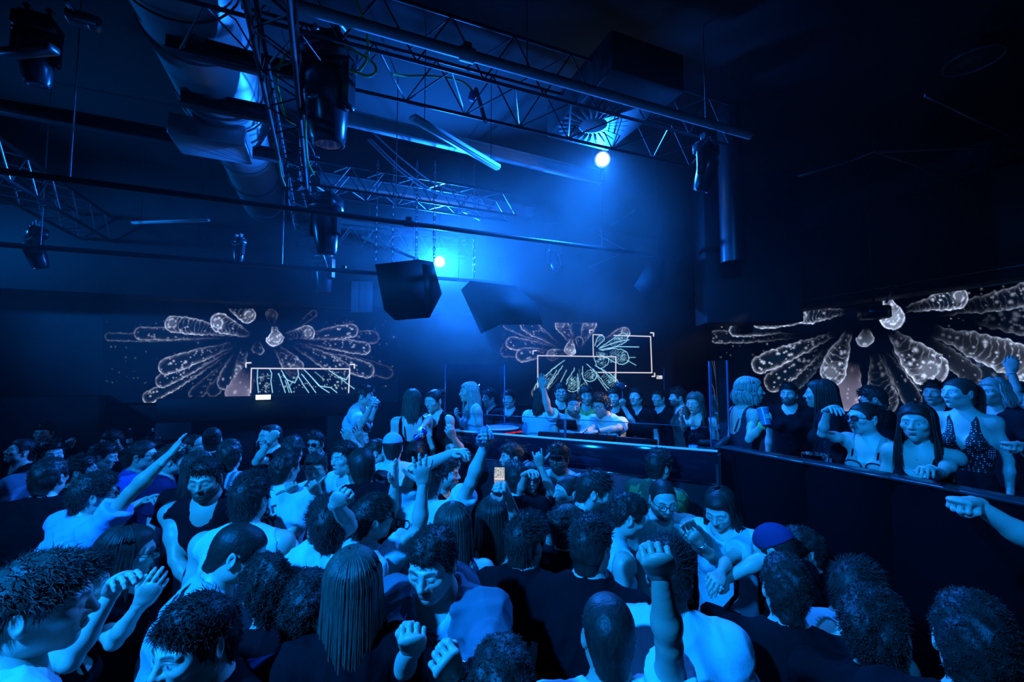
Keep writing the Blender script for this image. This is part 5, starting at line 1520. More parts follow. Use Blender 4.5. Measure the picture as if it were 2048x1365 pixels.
for t in (-.6, .9, 2.8):
    q = MB(); c = dp + dD * t; sd_ = np.array([.9185, .3955, 0]); r_ = rad + .02 if t < 1.3 else rad * .8 + .02
    q.tube([c + np.array([0, 0, .0]) + sd_ * r_ * math.cos(a) + np.array([0, 0, r_ * math.sin(a)]) for a in np.linspace(math.pi, 2 * math.pi, 16)], .008, 6)
    q.tube([c + sd_ * r_, c + sd_ * r_ + [0, 0, CEIL - c[2]]], .006, 6); q.tube([c - sd_ * r_, c - sd_ * r_ + [0, 0, CEIL - c[2]]], .006, 6); q.build('hanger_strap', METAL, du, True)
bx = HP(425, 300, 4.45)
q = MB(); q.box(bx + [0, 0, .10], (.62, .45, .20), RB, .01); o = q.build('duct_box', DUCT); tag(o, 'rectangular metal duct box hanging under the round air duct', 'duct')

# air conditioning cassette with swirl diffuser
zc = 4.62
cs = [HP(1094, 276, zc), HP(1216, 304, zc)]
eX = nrm(cs[1] - cs[0]); eY = np.array([-eX[1], eX[0], 0]); wd = np.linalg.norm(cs[1] - cs[0])
cc_ = (cs[0] + cs[1]) / 2 - eY * .55
ac = root('air_diffuser', cc_, 'square ceiling air outlet with radial slots beside the high lamp', 'vent')
RA = np.stack([eX, eY, [0, 0, 1]], 1)
q = MB(); q.box(cc_ + [0, 0, .17], (wd, 1.1, .33), RA, .01); q.build('plenum_box', M('dark_grey_panel', (.06, .062, .07), .6), ac)
pc = HP(1187, 250, zc)
q = MB(); q.lathe([(.0, -.018), (.10, -.018), (.13, -.006), (.13, 0)], pc, seg=32); q.build('centre_disc', M('diffuser_plate', (.30, .31, .33), .5), ac, True)
q = MB()
for i in range(24):
    a = 2 * math.pi * i / 24; R_ = rot('Z', math.degrees(a)) @ rot('X', 32)
    q.box(pc + np.array([math.cos(a), math.sin(a), 0]) * .235 + [0, 0, -.010], (.19, .030, .004), R_)
q.build('swirl_blades', MATS['diffuser_plate'], ac)
# ceiling loudspeaker ring at the top right
pc = HP(1946, 118, 5.25); o = root('ceiling_speaker', pc, 'round ceiling loudspeaker at the top right corner', 'loudspeaker')
a = np.linspace(0, 2 * math.pi, 40, endpoint=False)
q = MB(); q.tube([pc + np.array([.21 * math.cos(t), .21 * math.sin(t), -.02]) for t in a], .012, 8, closed=True); q.build('rim', M('dark_rim', (.10, .10, .11), .4), o, True)
q = MB(); q.lathe([(.0, -.02), (.19, -.02), (.20, .10)], pc, seg=36); q.build('grille', BLACK, o, True)
q = MB(); q.lathe([(.0, -.032), (.10, -.028), (.12, -.02)], pc, seg=28); q.build('cone', M('dark_cone', (.04, .04, .045), .5), o, True)
# thin steel profile lines of the right-hand ceiling
for lab, pts in (('thin steel ceiling rail at right, lower left section', [(1530, 372), (1700, 322)]), ('thin steel ceiling rail at right meeting in a corner', [(1700, 322), (1748, 303)]), ('thin level steel ceiling rail at the far right', [(1756, 304), (2060, 290)]), ('thin steel ceiling rail slanting down under the corner', [(1748, 303), (1930, 362)]), ('upper faint ceiling rail at the far right', [(1850, 190), (2060, 290)])):
    q = MB(); pp = [HP(x_, y_, 4.85) for x_, y_ in pts]; q.bar(pp[0], pp[1], .02, .03, bev=.003); o = q.build('ceiling_rail', M('rail_steel', (.22, .22, .24), .4, .6)); tag(o, lab, 'rail', 'thin ceiling rails')
for lab, pts in (('thin angled rod left of the triangular loudspeaker, upper', [(1270, 420), (1192, 468), (1250, 500)]), ('thin angled rod left of the triangular loudspeaker, lower', [(1240, 508), (1176, 535), (1192, 540)])):
    q = MB(); q.tube([P(x_, y_, 6.2) for x_, y_ in pts], .009, 6); o = q.build('bent_rod', M('rod_steel', (.35, .36, .4), .35, .6), None, True); tag(o, lab, 'rod', 'bent rods')

# ---------------------------------------------------------------- moving head spotlights
def moving_head(px, py, depth, size, yaw, tilt, label, lit=None, group='moving head spotlights', drop=.0):
    """hanging fixture: base on top, yoke arms, head; (px,py) = middle of the base"""
    c = P(px, py, depth); s = size
    o = root('moving_head_light', c, label, 'spotlight', group)
    R = rot('Z', yaw)
    q = MB(); q.box(c, (.34 * s, .26 * s, .17 * s), R, .02 * s); q.box(c + [0, 0, .10 * s], (.26 * s, .2 * s, .04 * s), R, .01 * s); q.build('base', PLASTIC, o)
    q = MB(); q.box(c + R @ np.array([.0, -.134 * s, .01 * s]), (.16 * s, .006 * s, .06 * s), R, .002); q.build('display', M('display_glass', (.02, .02, .03), .1), o)
    q = MB()
    for sx in (-1, 1):
        q.box(c + R @ np.array([sx * .09 * s, 0, .15 * s]), (.04 * s, .05 * s, .07 * s), R, .006 * s)
        q.tube([c + R @ np.array([sx * .09 * s, -.03 * s, .20 * s]), c + R @ np.array([sx * .09 * s, .03 * s, .20 * s])], .032 * s, 12)
    q.build('clamp', ALU, o, True)
    for sx in (-1, 1):
        q = MB(); q.box(c + R @ np.array([sx * .165 * s, 0, -.22 * s]), (.055 * s, .13 * s, .36 * s), R, .024 * s); q.build('yoke_arm', PLASTIC, o, True)
    q = MB(); q.box(c + R @ np.array([0, 0, -.10 * s]), (.36 * s, .16 * s, .06 * s), R, .02 * s); q.build('yoke_bridge', PLASTIC, o, True)
    pv = c + np.array([0, 0, -.31 * s]); Rh_ = R @ rot('X', tilt)
    prof = [(.02, -.30), (.100, -.30), (.116, -.27), (.132, -.14), (.143, 0), (.140, .10), (.118, .17), (.07, .205), (.01, .212)]
    q = MB(); q.lathe([(r_ * s, z_ * s) for r_, z_ in prof], pv, Rh_, 32); q.build('head', M('glossy_black_shell', (.030, .033, .042), .25, spec=.6), o, True)
    q = MB(); q.lathe([(.001, -.306 * s), (.085 * s, -.306 * s), (.09 * s, -.296 * s)], pv, Rh_, 28)
    ln_ = q.build('lens', M('lens_glass', (.03, .04, .06), .05, spec=1.0) if lit is None else lit, o, True)
    q = MB(); q.tube([pv + Rh_ @ np.array([.102 * s * math.cos(t), .102 * s * math.sin(t), -.30 * s]) for t in np.linspace(0, 6.283, 28, endpoint=False)], .008 * s, 8, closed=True); q.build('lens_ring', PLASTIC, o, True)
    return c, pv, Rh_, o
m0 = moving_head(655, 112, 3.3, 1.10, -12, 6, 'nearest black moving head spotlight hanging at upper left centre')
q = MB(); pb = m0[1] + m0[2] @ np.array([0, -.140 * 1.10, -.05]); q.ball(pb, (.042, .012, .016), 14, m0[2]); q.build('oval_badge', M('badge_silver', (.5, .5, .52), .3, .8), m0[3], True)
def text_mesh(txt, size, mat, origin, right, up, depth=.002, name='lettering', parent=None, font_bold=0.0, project=None):
    cu = bpy.data.curves.new('t', 'FONT'); cu.body = txt; cu.size = size; cu.extrude = 0; cu.align_x = 'CENTER'; cu.align_y = 'CENTER'; cu.offset = font_bold
    ob = bpy.data.objects.new('t', cu); COL.objects.link(ob); bpy.context.view_layer.update()
    me = ob.evaluated_get(bpy.context.evaluated_depsgraph_get()).to_mesh()
    V = np.array([v.co[:] for v in me.vertices]); F = [tuple(p.vertices) for p in me.polygons]
    bpy.data.objects.remove(ob); bpy.data.curves.remove(cu)
    right = nrm(right); up = nrm(up - right * (np.asarray(up) @ right)); n = np.cross(right, up)
    V = np.asarray(origin) + V[:, :1] * right + V[:, 1:2] * up
    if project is not None: V = project(V, n)
    else: V = V + n * depth
    pw = np.array(parent.get('_w', (0, 0, 0))) if parent is not None else V.mean(0)
    m = bpy.data.meshes.new(name); m.from_pydata((V - pw).tolist(), [], F); m.materials.append(mat); m.update()
    o = link(name, m, parent, loc=None if parent is not None else V.mean(0)); return o
Rb_ = m0[2]
text_mesh('Mudo Deri', .022, M('badge_ink', (.01, .01, .012), .5), pb + Rb_ @ np.array([0, -.0135, 0]), Rb_ @ np.array([1, 0, 0]), Rb_ @ np.array([0, 0, 1.0]), parent=m0[3], font_bold=.0006)
q = MB(); q.ball(P(667, 108, 3.17), .006, 8); q.build('indicator_led', M_emit('warm_led', (1, .8, .5), 6), m0[3], True)
q = MB(); q.box(P(706, 138, 3.28), (.075, .045, .05), rot('Z', 10) @ rot('Y', 20), .008); q.build('power_plug', M('blue_plug', (.15, .25, .55), .4), m0[3])
moving_head(652, 408, 4.9, .92, -14, 8, 'second moving head spotlight hanging behind the nearest one')
moving_head(648, 512, 6.2, .85, -14, 4, 'third moving head spotlight hanging farther back over the lowest pipe')
moving_head(72, 468, 4.6, .60, -30, 18, 'small moving head spotlight on the far left lattice truss')
moving_head(478, 484, 5.2, .42, -20, 0, 'tiny dim spotlight hanging alone left of the twin moving heads')
moving_head(1412, 300, 4.0, .62, 40, 18, 'moving head spotlight hanging at the right end of the thick grey pipe')
moving_head(1108, 500, 6.4, .55, 20, -28, 'dim moving head spotlight in the smoke above the DJ booth')
moving_head(800, 612, 7.4, .45, -20, 10, 'tiny moving head spotlight below the big hanging loudspeaker')
moving_head(76, 55, 3.3, .70, 25, 12, 'dark spotlight hanging in the top left corner')
q = MB(); q.box(HP(165, 40, 4.7), (.16, .10, .07), rot('Z', 30), .008); q.box(HP(190, 48, 4.7), (.07, .07, .09), rot('Z', 30), .01); q.tube([HP(130, 0, 4.72), HP(160, 36, 4.72)], .014, 8); o = q.build('junction_box', ALU, None); tag(o, 'metal junction box with plugs at the top left edge', 'box')
q = MB(); q.bar(HP(-20, 110, 4.3), HP(110, 98, 4.3), .07, .05, bev=.008); o = q.build('metal_bracket', ALU); tag(o, 'short pale metal bar at the left edge beside the dark spotlight', 'bar')
# clamp arm near the thick pipe
o = root('clamp_arm', P(962, 205, 3.8), 'blue tinted clamp arm with plug hanging under the thick grey pipe', 'clamp')
q = MB(); q.tube([P(952, 178, 3.9), P(962, 212, 3.85), P(971, 244, 3.8)], .020, 10); q.build('arm', ALU, o, True)
q = MB(); q.box(P(946, 192, 3.9), (.07, .05, .09), rot('Y', 20), .01); q.build('plug', M('blue_plug', (.15, .25, .55), .4), o)

# the two lit lamps
LENS = M_emit('lamp_lens_light', (.55, .88, 1.0), 60)
for c, rr, lab in ((LAMP1, .075, 'high lit lamp with a round glare under the ceiling, right of centre'), (LAMP2, .075, 'low lit lamp glaring behind the big hanging loudspeaker')):
    o = root('lit_spotlight', c, lab, 'spotlight', 'lit lamps'); d_ = nrm(CAM + np.array([0, 0, -.4]) - c); R_ = frame(d_)
    q = MB(); q.lathe([(.0, -.26), (.07, -.26), (.10, -.16), (.105, 0), (.095, .0)], c, R_, 24, caps=False); q.build('housing', PLASTIC, o, True)
    q = MB(); q.lathe([(.001, .004), (rr * .7, .003), (rr, -.004)], c, R_, 24); q.build('lens', LENS, o, True)
    q = MB(); q.tube([c - d_ * .12 + R_[:, 0] * .11, c - d_ * .12 + R_[:, 0] * .11 + [0, 0, .22], c - d_ * .12 - R_[:, 0] * .11 + [0, 0, .22], c - d_ * .12 - R_[:, 0] * .11], .010, 8); q.tube([c - d_ * .12 + [0, 0, .22], [c[0] - d_[0] * .12, c[1] - d_[1] * .12, CEIL]], .012, 8); q.build('bracket', METAL, o, True)
    h_ = d_

# ---------------------------------------------------------------- hanging loudspeakers
def cabinet(corners_front, depth_front, back_scale, depth_back, label, name='hanging_loudspeaker'):
    """trapezoid cabinet: front outline in the photo's view, tapering to the back"""
    F_ = np.array([P(x_, y_, depth_front) for x_, y_ in corners_front]); c = F_.mean(0)
    back = c + (F_ - c) * back_scale + nrm(c - CAM) * (depth_back - depth_front)
    o = root(name, c, label, 'loudspeaker', 'hanging loudspeakers')
    q = MB(); n = len(F_); q.add(np.concatenate([F_, back]), [(i, (i + 1) % n, n + (i + 1) % n, n + i) for i in range(n)], [(0, i + 1, i) for i in range(1, n - 1)] + [(n, n + i, n + i + 1) for i in range(1, n - 1)])
    q.build('cabinet', M('black_cabinet', (.012, .012, .015), .65, bump=.1, bscale=140), o)
    return o, c
sp, c = cabinet([(750, 529), (838, 519), (866, 524), (884, 588), (859, 636), (790, 641), (768, 620)], 4.9, .82, 5.5, 'big black trapezoid loudspeaker hanging from chains in front of the low lamp')
q = MB(); q.add([P(844, 528, 4.885), P(868, 532, 4.89), P(878, 588, 4.89), P(852, 632, 4.885)], [(0, 1, 2, 3)]); 
V_ = q.V[0]; q = MB(); q.add(np.concatenate([V_, V_ + nrm(V_.mean(0) - CAM) * .02]), [(0, 3, 2, 1), (4, 5, 6, 7), (0, 1, 5, 4), (1, 2, 6, 5), (2, 3, 7, 6), (3, 0, 4, 7)]); q.build('grille', M('speaker_grille', (.02, .02, .024), .5), sp)
def chain(p0, p1, label):
    p0 = np.asarray(p0); p1 = np.asarray(p1); L = np.linalg.norm(p1 - p0); n = int(L / .045); d_ = nrm(p1 - p0); q = MB(); fx = frame(d_)
    for i in range(n):
        c_ = p0 + d_ * (L * (i + .5) / n); sd_ = fx[:, i % 2]
        a_ = np.linspace(0, 2 * math.pi, 10, endpoint=False)
        q.tube([c_ + d_ * .030 * math.cos(t) + sd_ * .012 * math.sin(t) for t in a_], .0045, 5, closed=True)
    o = q.build('chain', ALU, None, True); return tag(o, label, 'chain', 'chains holding the loudspeaker')
for (x0, x1, lab) in ((752, 750, 'leftmost chain above the big hanging loudspeaker'), (785, 787, 'second chain from left above the big hanging loudspeaker'), (832, 826, 'third chain from left above the big hanging loudspeaker'), (868, 868, 'rightmost chain above the big hanging loudspeaker')):
    a_ = P(x0, 524, 5.1); chain(a_, [a_[0], a_[1], 4.75], lab)
sp2, c = cabinet([(922, 580), (940, 562), (1030, 572), (1075, 610), (1085, 650), (1000, 650), (962, 668)], 5.7, .7, 6.2, 'dark loudspeaker hanging in the haze left of the centre screen')
a_ = P(948, 566, 5.85); chain(a_, [a_[0], a_[1], 5.2], 'chain above the dark loudspeaker in the haze')
sp3, c = cabinet([(1300, 520), (1328, 518), (1330, 560), (1305, 613), (1268, 572)], 5.6, .8, 6.1, 'triangular dark loudspeaker hanging right of the smoke')
q = MB(); q.tube([P(1316, 522, 5.8), np.array([P(1316, 522, 5.8)[0], P(1316, 522, 5.8)[1], CEIL])], .008, 6); q.build('hanging_wire', METAL, sp3, True)
# perforated panel on the bulkhead, projectors in front of the right screen
q = MB(); 
for i in range(3): q.box(BW(711 + i * 13, 594, .62), (.13, .03, .50), RB, .006)
o = q.build('louvre_unit', M('panel_metal', (.30, .31, .34), .5, .3)); tag(o, 'pale blue metal panel in three strips left of the big hanging loudspeaker', 'panel')
for (x_, y_, dep, sz, lab) in ((1748, 626, 6.4, .30, 'black projector hanging in front of the brightest part of the right screen'), (1490, 660, 8.0, .24, 'small black projector hanging at the left end of the right screen')):
    c = P(x_, y_, dep); o = root('projector', c, lab, 'projector', 'projectors')
    q = MB(); q.box(c, (sz, sz * 1.1, sz * .62), rot('Z', -16), .02); q.build('body', PLASTIC, o)
    q = MB(); q.tube([c + np.array([0, -sz * .5, 0]), c + np.array([0, -sz * .66, 0])], sz * .2, 20); q.build('lens', M('lens_glass', (.03, .04, .06), .05, spec=1.0), o, True)
    q = MB(); q.tube([c, [c[0], c[1], CEIL]], .02, 10); q.box(c + [0, 0, sz * .36], (.12, .12, .03)); q.build('ceiling_mount', METAL, o)
q = MB(); q.bar(P(1772, 606, 6.3), P(1786, 573, 6.3), .025, .025); q.bar(P(1786, 573, 6.3), P(1802, 570, 6.3), .025, .025); o = q.build('metal_bracket', ALU); tag(o, 'bent pale bracket above the projector on the right screen', 'bracket')
# tall dark cylinder reflecting at the right
c = P(1465, 470, 5.0); q = MB(); q.tube([[c[0], c[1], 3.5], [c[0], c[1], CEIL]], .13, 28); o = q.build('column_duct', M('dark_duct', (.05, .052, .06), .35, .3), None, True); tag(o, 'dim vertical round duct right of the right-end spotlight', 'duct')
q = MB(); A_ = P(1413, 430, 5.3); B_ = P(1428, 588, 5.3); q.box((A_ + B_) / 2 + [.55, .25, .1], (1.1, .5, abs(A_[2] - B_[2]) + .9), rot('Z', -8), .01); o = q.build('dark_bulkhead', M('bulkhead_paint', (.018, .019, .023), .8)); o['kind'] = 'structure'; o.name = 'trim_6'
# ---------------------------------------------------------------- DJ booth, raised areas, tables
Rk = P(1434, 903, 3.5); zC = Rk[2]
Lk = HP(884, 860, zC) if False else None
dB = nrm(np.array([-.893, .450, 0])); nB = np.array([.450, .893, 0])           # along the front (to the left, away), and into the booth
LEN = 2.6
Lk = Rk + dB * LEN
Rf = np.stack([dB, nB, [0, 0, 1]], 1)
def bbox(mb, t0, t1, n0, n1, z0, z1, bev=0.0):
    c = np.array([Rk[0], Rk[1], 0]) + dB * (t0 + t1) / 2 + nB * (n0 + n1) / 2 + np.array([0, 0, (z0 + z1) / 2])
    mb.box(c, (abs(t1 - t0), abs(n1 - n0), z1 - z0), Rf, bev); return mb
STAGE = .35
q = MB(); bbox(q, -.05, 4.2, .04, 3.4, 0, STAGE); struct(q, 'floor_2', M('stage_black', (.02, .02, .023), .5))
bo = root('dj_booth', np.array([Rk[0], Rk[1], 0]) + dB * LEN / 2, 'long dark DJ booth with a bright top edge and glossy front panel', 'booth')
q = MB(); bbox(q, 0, LEN, .0, .05, 0, zC - .27); q.build('lower_front', M('booth_black', (.012, .012, .014), .6), bo)
q = MB(); bbox(q, 0, LEN, -.015, .04, zC - .255, zC - .006, .004); q.build('front_panel', M('glossy_black_panel', (.008, .011, .020), .10, spec=.45), bo)
q = MB(); bbox(q, 0, LEN, -.018, .0, zC - .268, zC - .256); q.build('lower_edge_strip', CHROME, bo)
q = MB(); bbox(q, 0, LEN, .045, .60, zC - .13, zC - .10, .003); q.build('counter_top', M('counter_dark', (.008, .008, .010), .8, spec=0.0), bo)
q = MB(); bbox(q, -.005, LEN, -.020, .0, zC - .006, zC + .010, .002); q.build('top_edge_strip', M('self_glowing_edge', (.5, .6, .7), .3, emit=((.04, .42, 1.0), .30)), bo)  # brightness painted in: the strip emits blue by itself for a bright edge line
q = MB(); bbox(q, -.012, .012, -.02, 1.0, 0, zC - .10); q.build('end_panel', MATS['booth_black'], bo)
gl = root('glass_screen', np.array([Rk[0], Rk[1], zC]) + dB * LEN / 2, 'low clear glass screen standing along the top of the DJ booth', 'glass screen', 'clear glass screens')
for i, (t0, t1) in enumerate(((0.0, 1.28), (1.30, LEN))):
    q = MB(); bbox(q, t0, t1, .0, .010, zC + .012, zC + .185); q.build('glass_pane', GLASS, gl)
    q = MB(); bbox(q, t0, t1, -.002, .012, zC + .185, zC + .190); q.build('pane_edge', M('glass_edge', (.05, .09, .14), .2), gl)
q = MB(); bbox(q, 1.28, 1.30, -.004, .014, zC + .012, zC + .19); q.build('joint_profile', MATS['glass_edge'], gl)
EDGE = M('dark_blue_glass_edge', (.04, .08, .14), .2, spec=.6)  # plain dark blue edge tint of the tall panes
def glass_panel(label, a, b_, z0, z1, edges=True):
    a = np.array([a[0], a[1], 0]); b_ = np.array([b_[0], b_[1], 0]); d = nrm(b_ - a); n = np.array([-d[1], d[0], 0]); R_ = np.stack([d, n, [0, 0, 1]], 1); L = np.linalg.norm(b_ - a)
    o = root('glass_screen', (a + b_) / 2 + [0, 0, z0], label, 'glass screen', 'clear glass screens')
    q = MB(); q.box((a + b_) / 2 + [0, 0, (z0 + z1) / 2], (L, .012, z1 - z0), R_); q.build('glass_pane', GLASS, o)
    for p in (a, b_):
        q = MB(); q.box(p + [0, 0, (z0 + z1) / 2], (.008, .014, z1 - z0), R_); q.build('pane_edge', EDGE, o)
    return o
gz = 2.36
glass_panel('tall clear glass screen between the DJ booth and the raised area at right', P(1420, 800, 4.3), P(1456, 800, 3.75), STAGE, gz)
glass_panel('tall clear glass screen left of the DJs with the blonde woman behind it', P(890, 800, 5.1), P(1009, 800, 5.35), STAGE, 2.34)
glass_panel('clear glass screen behind the woman with long wavy hair in the booth', P(1329, 800, 6.2), P(1424, 800, 5.9), STAGE, 2.30)
# back counter of the booth with red light strips
c = P(985, 850, 5.0)
cb = root('back_counter', [c[0], c[1], STAGE], 'dark counter with red light strips at the left end of the DJ booth', 'counter')
A_, B_ = P(925, 872, 4.75), P(1063, 842, 5.5); zq = 1.56
A_ = np.array([A_[0], A_[1], 0]); B_ = np.array([B_[0], B_[1], 0]); d_ = nrm(B_ - A_); R_ = np.stack([d_, [-d_[1], d_[0], 0], [0, 0, 1]], 1)
q = MB(); q.box((A_ + B_) / 2 + R_[:, 1] * .22 + [0, 0, (STAGE + zq) / 2], (np.linalg.norm(B_ - A_) + .1, .44, zq - STAGE), R_, .01); q.build('cabinet', MATS['booth_black'], cb)
RED = M_emit('red_strip_light', (1.0, .02, .03), 1.1)
q = MB(); q.box((A_ + B_) / 2 - R_[:, 1] * .012 + [0, 0, zq - .05], (np.linalg.norm(B_ - A_), .012, .016), R_); q.build('red_strip', RED, cb)
q = MB(); q.box(B_ - R_[:, 1] * .012 + [0, 0, zq - .22], (.014, .012, .30), R_); q.build('red_strip', RED, cb)
q = MB(); q.lathe([(0, 0), (.16, .004), (.20, .012)], P(1000, 858, 4.6), seg=24); o = q.build('round_tray', M('tray_plastic', (.25, .3, .36), .4), None, True); tag(o, 'round pale tray lying on the counter behind the raised plastic cup', 'tray')
# DJ gear
def dj(t, n): return np.array([Rk[0], Rk[1], zC - .099]) + dB * t + nB * n
ct = root('dj_mixer', dj(1.10, .38), 'dark DJ mixer with knobs in front of the two DJs in white', 'mixer')
q = MB(); q.box(dj(1.10, .36) + [0, 0, .06], (.34, .38, .10), Rf @ rot('X', -8), .008); q.build('body', M('matte_plastic', (.012, .012, .014), .8, spec=0.0), ct)
q = MB()
for i in range(4):
    for j in range(5): q.lathe([(.011, 0), (.009, .02), (.0, .02)], dj(1.10 - .12 + i * .08, .24 + j * .055) + [0, 0, .088 + j * .008], seg=10)
q.build('knobs', M('knob_grey', (.2, .2, .22), .4), ct, True)
for t, lab in ((1.48, 'dark DJ media player left of the mixer'), (.70, 'dark DJ media player right of the mixer')):
    pl_ = root('dj_player', dj(t, .38), lab, 'DJ player', 'DJ players')
    q = MB(); q.box(dj(t, .36) + [0, 0, .055], (.32, .40, .09), Rf @ rot('X', -8), .008); q.build('body', MATS['matte_plastic'], pl_)
    q = MB(); q.lathe([(.105, 0), (.105, .014), (.09, .02), (.0, .02)], dj(t, .30) + [0, 0, .092], Rf @ rot('X', -8), 28); q.build('jog_wheel', M('jog_metal', (.12, .12, .13), .3, .6), pl_, True)
    q = MB(); q.box(dj(t, .56) + [0, 0, .16], (.24, .02, .12), Rf @ rot('X', 30), .004); s_ = q.build('display', MATS['matte_plastic'], pl_)
    q = MB(); q.box(dj(t, .575) + [0, 0, .165], (.20, .008, .09), Rf @ rot('X', 30)); q.build('lit_screen', M_emit('player_screen', (.2, .5, 1.0), .25), pl_)
q = MB(); q.lathe([(.028, 0), (.034, .075), (.032, .075), (.026, .003), (0, .003)], dj(1.30, .16), seg=20, caps=False); o = q.build('plastic_cup', M('white_cup', (.75, .78, .82), .35), None, True); tag(o, 'small white cup on the booth counter left of the mixer', 'cup')

def bottle(p, h, label, mat=None, cat='bottle', group='bottles', r=None, labelcol=(.7, .72, .75)):
    r = r or h * .16; o = root('bottle', p, label, cat, group)
    q = MB(); q.lathe([(0, 0), (r * .9, 0), (r, h * .04), (r, h * .56), (r * .86, h * .66), (r * .42, h * .80), (r * .36, h * .92), (r * .36, h * .93)], p, seg=20); q.build('glass_body', mat or M_glass('bottle_glass', (.75, .85, .95), 1.45, .04), o, True)
    q = MB(); q.lathe([(r * .44, h * .93), (r * .44, h), (0, h)], p, seg=14); q.build('bottle_cap', M('bottle_cap_grey', (.5, .52, .55), .35), o, True)
    q = MB(); q.lathe([(r * 1.01, h * .10), (r * 1.01, h * .34)], p, seg=20, caps=False); q.build('paper_label', M('paper_label', labelcol, .6), o, True)
    return o
bottle(dj(.20, .30), .24, 'clear bottle standing on the right end of the DJ booth counter')
q = MB(); q.box(dj(.10, .34) + [0, 0, .03], (.26, .20, .05), Rf, .008); o = q.build('serving_tray', PLASTIC); tag(o, 'dark tray beside the clear bottle at the right end of the DJ booth', 'tray')
q = MB(); q.box(dj(.115, .235) + [0, 0, .035], (.13, .008, .018), Rf); o = q.build('red_sign_light', M_emit('red_strip_pink', (1.0, .05, .10), 1.6)); tag(o, 'little red lit strip on the tray at the right end of the DJ booth', 'light')
o = root('drink_glasses', dj(2.02, .45), 'row of tall clear glasses on the counter left of the DJs', 'glasses'); 
o['label'] = 'tall clear glass on the counter left of the DJs, nearest of its row'; bpy.data.objects.remove(o)
for i in range(4):
    p = dj(1.95 + .085 * i, .50); q = MB(); q.lathe([(.030, 0), (.034, .16), (.032, .16), (.028, .006), (0, .006)], p, seg=18, caps=False); g_ = q.build('drinking_glass', M_glass('tumbler_glass', (.85, .93, 1.0), 1.4, .03), None, True)
    tag(g_, 'clear tumbler in the row left of the DJs, %s' % ['right end', 'second from right', 'third from right', 'left end'][i], 'glass', 'tumblers on the counter')

# raised area at the right with its black parapet
ZP = 1.66; VIPZ = .5
pts = [HP(1441, 893, ZP), HP(1610, 923, ZP), HP(1780, 953, ZP), HP(2300, 1053, ZP)]
par = root('parapet', [pts[1][0], pts[1][1], 0], 'black parapet wall in front of the women on the raised area', 'parapet')
for i in range(3):
    A_, B_ = pts[i].copy(), pts[i + 1].copy(); d_ = nrm(B_ - A_); n_ = np.array([-d_[1], d_[0], 0]); n_ = n_ if n_[1] > 0 else -n_
    R_ = np.stack([d_, n_, [0, 0, 1]], 1); L = np.linalg.norm(B_ - A_)
    q = MB(); q.box(np.array([(A_[0] + B_[0]) / 2, (A_[1] + B_[1]) / 2, (ZP - .02) / 2]) + n_ * .05, (L, .10, ZP - .02), R_); q.build('wall_panel', M('parapet_black', (.0022, .0022, .003), .95, spec=.02), par)
    q = MB(); q.box(np.array([(A_[0] + B_[0]) / 2, (A_[1] + B_[1]) / 2, ZP - .01]) + n_ * .05, (L, .13, .02), R_, .004); q.build('top_cap', M('parapet_cap', (.05, .055, .065), .25, .4), par)
A_ = pts[0]; 
q = MB(); V_ = np.array([[pts[0][0], pts[0][1] + .12, 0], [pts[3][0], pts[3][1] + .12, 0], [8.0, pts[3][1], 0], [8.0, 9.5, 0], [2.4, 8.5, 0], [1.9, 4.6, 0]])
q.add(np.concatenate([V_, V_ + [0, 0, VIPZ]]), [(i, (i + 1) % 6, 6 + (i + 1) % 6, 6 + i) for i in range(6)], [(0, i + 1, i) for i in range(1, 5)] + [(6, 6 + i, 7 + i) for i in range(1, 5)])
struct(q, 'floor_3', MATS['stage_black'])
# side step wall between booth and raised area
q = MB(); a_ = P(1456, 866, 3.72); b_ = Rk + np.array([.02, .05, 0]); q.bar([a_[0], a_[1], zC + .06], [b_[0], b_[1], zC + .01], .05, .05); q.bar([a_[0], a_[1], zC - .3], [b_[0], b_[1], zC - .3], .05, .5); o = q.build('booth_side_rail', MATS['booth_black']); tag(o, 'black sloping side rail between the DJ booth and the raised area', 'rail')
# VIP table with bottles behind the parapet
tp = P(1650, 912, 3.35); tb = root('low_table', [tp[0], tp[1], VIPZ], 'small dark table behind the parapet with a bottle on it', 'table')
zt_ = tp[2] - .10
q = MB(); q.lathe([(0, zt_ - .03), (.30, zt_ - .03), (.30, zt_), (0, zt_)], [tp[0], tp[1], 0], seg=32); q.build('table_top', MATS['counter_dark'], tb, True)
q = MB(); q.tube([[tp[0], tp[1], VIPZ], [tp[0], tp[1], zt_ - .03]], .035, 12); q.lathe([(0, VIPZ), (.2, VIPZ), (.2, VIPZ + .02), (0, VIPZ + .03)], [tp[0], tp[1], 0], seg=24); q.build('pedestal', METAL, tb, True)
bottle(np.array([tp[0], tp[1], zt_]), .26, 'clear bottle behind the parapet beside the woman with the raised arm')
bk = root('ice_bucket', np.array([tp[0] - .12, tp[1] - .06, zt_]), 'small shiny ice bucket next to the bottle behind the parapet', 'bucket')
q = MB(); q.lathe([(0, 0), (.07, 0), (.09, .13), (.085, .13), (.066, .01), (0, .01)], [tp[0] - .13, tp[1] - .08, zt_], seg=24, caps=False); q.build('bucket_body', CHROME, bk, True)
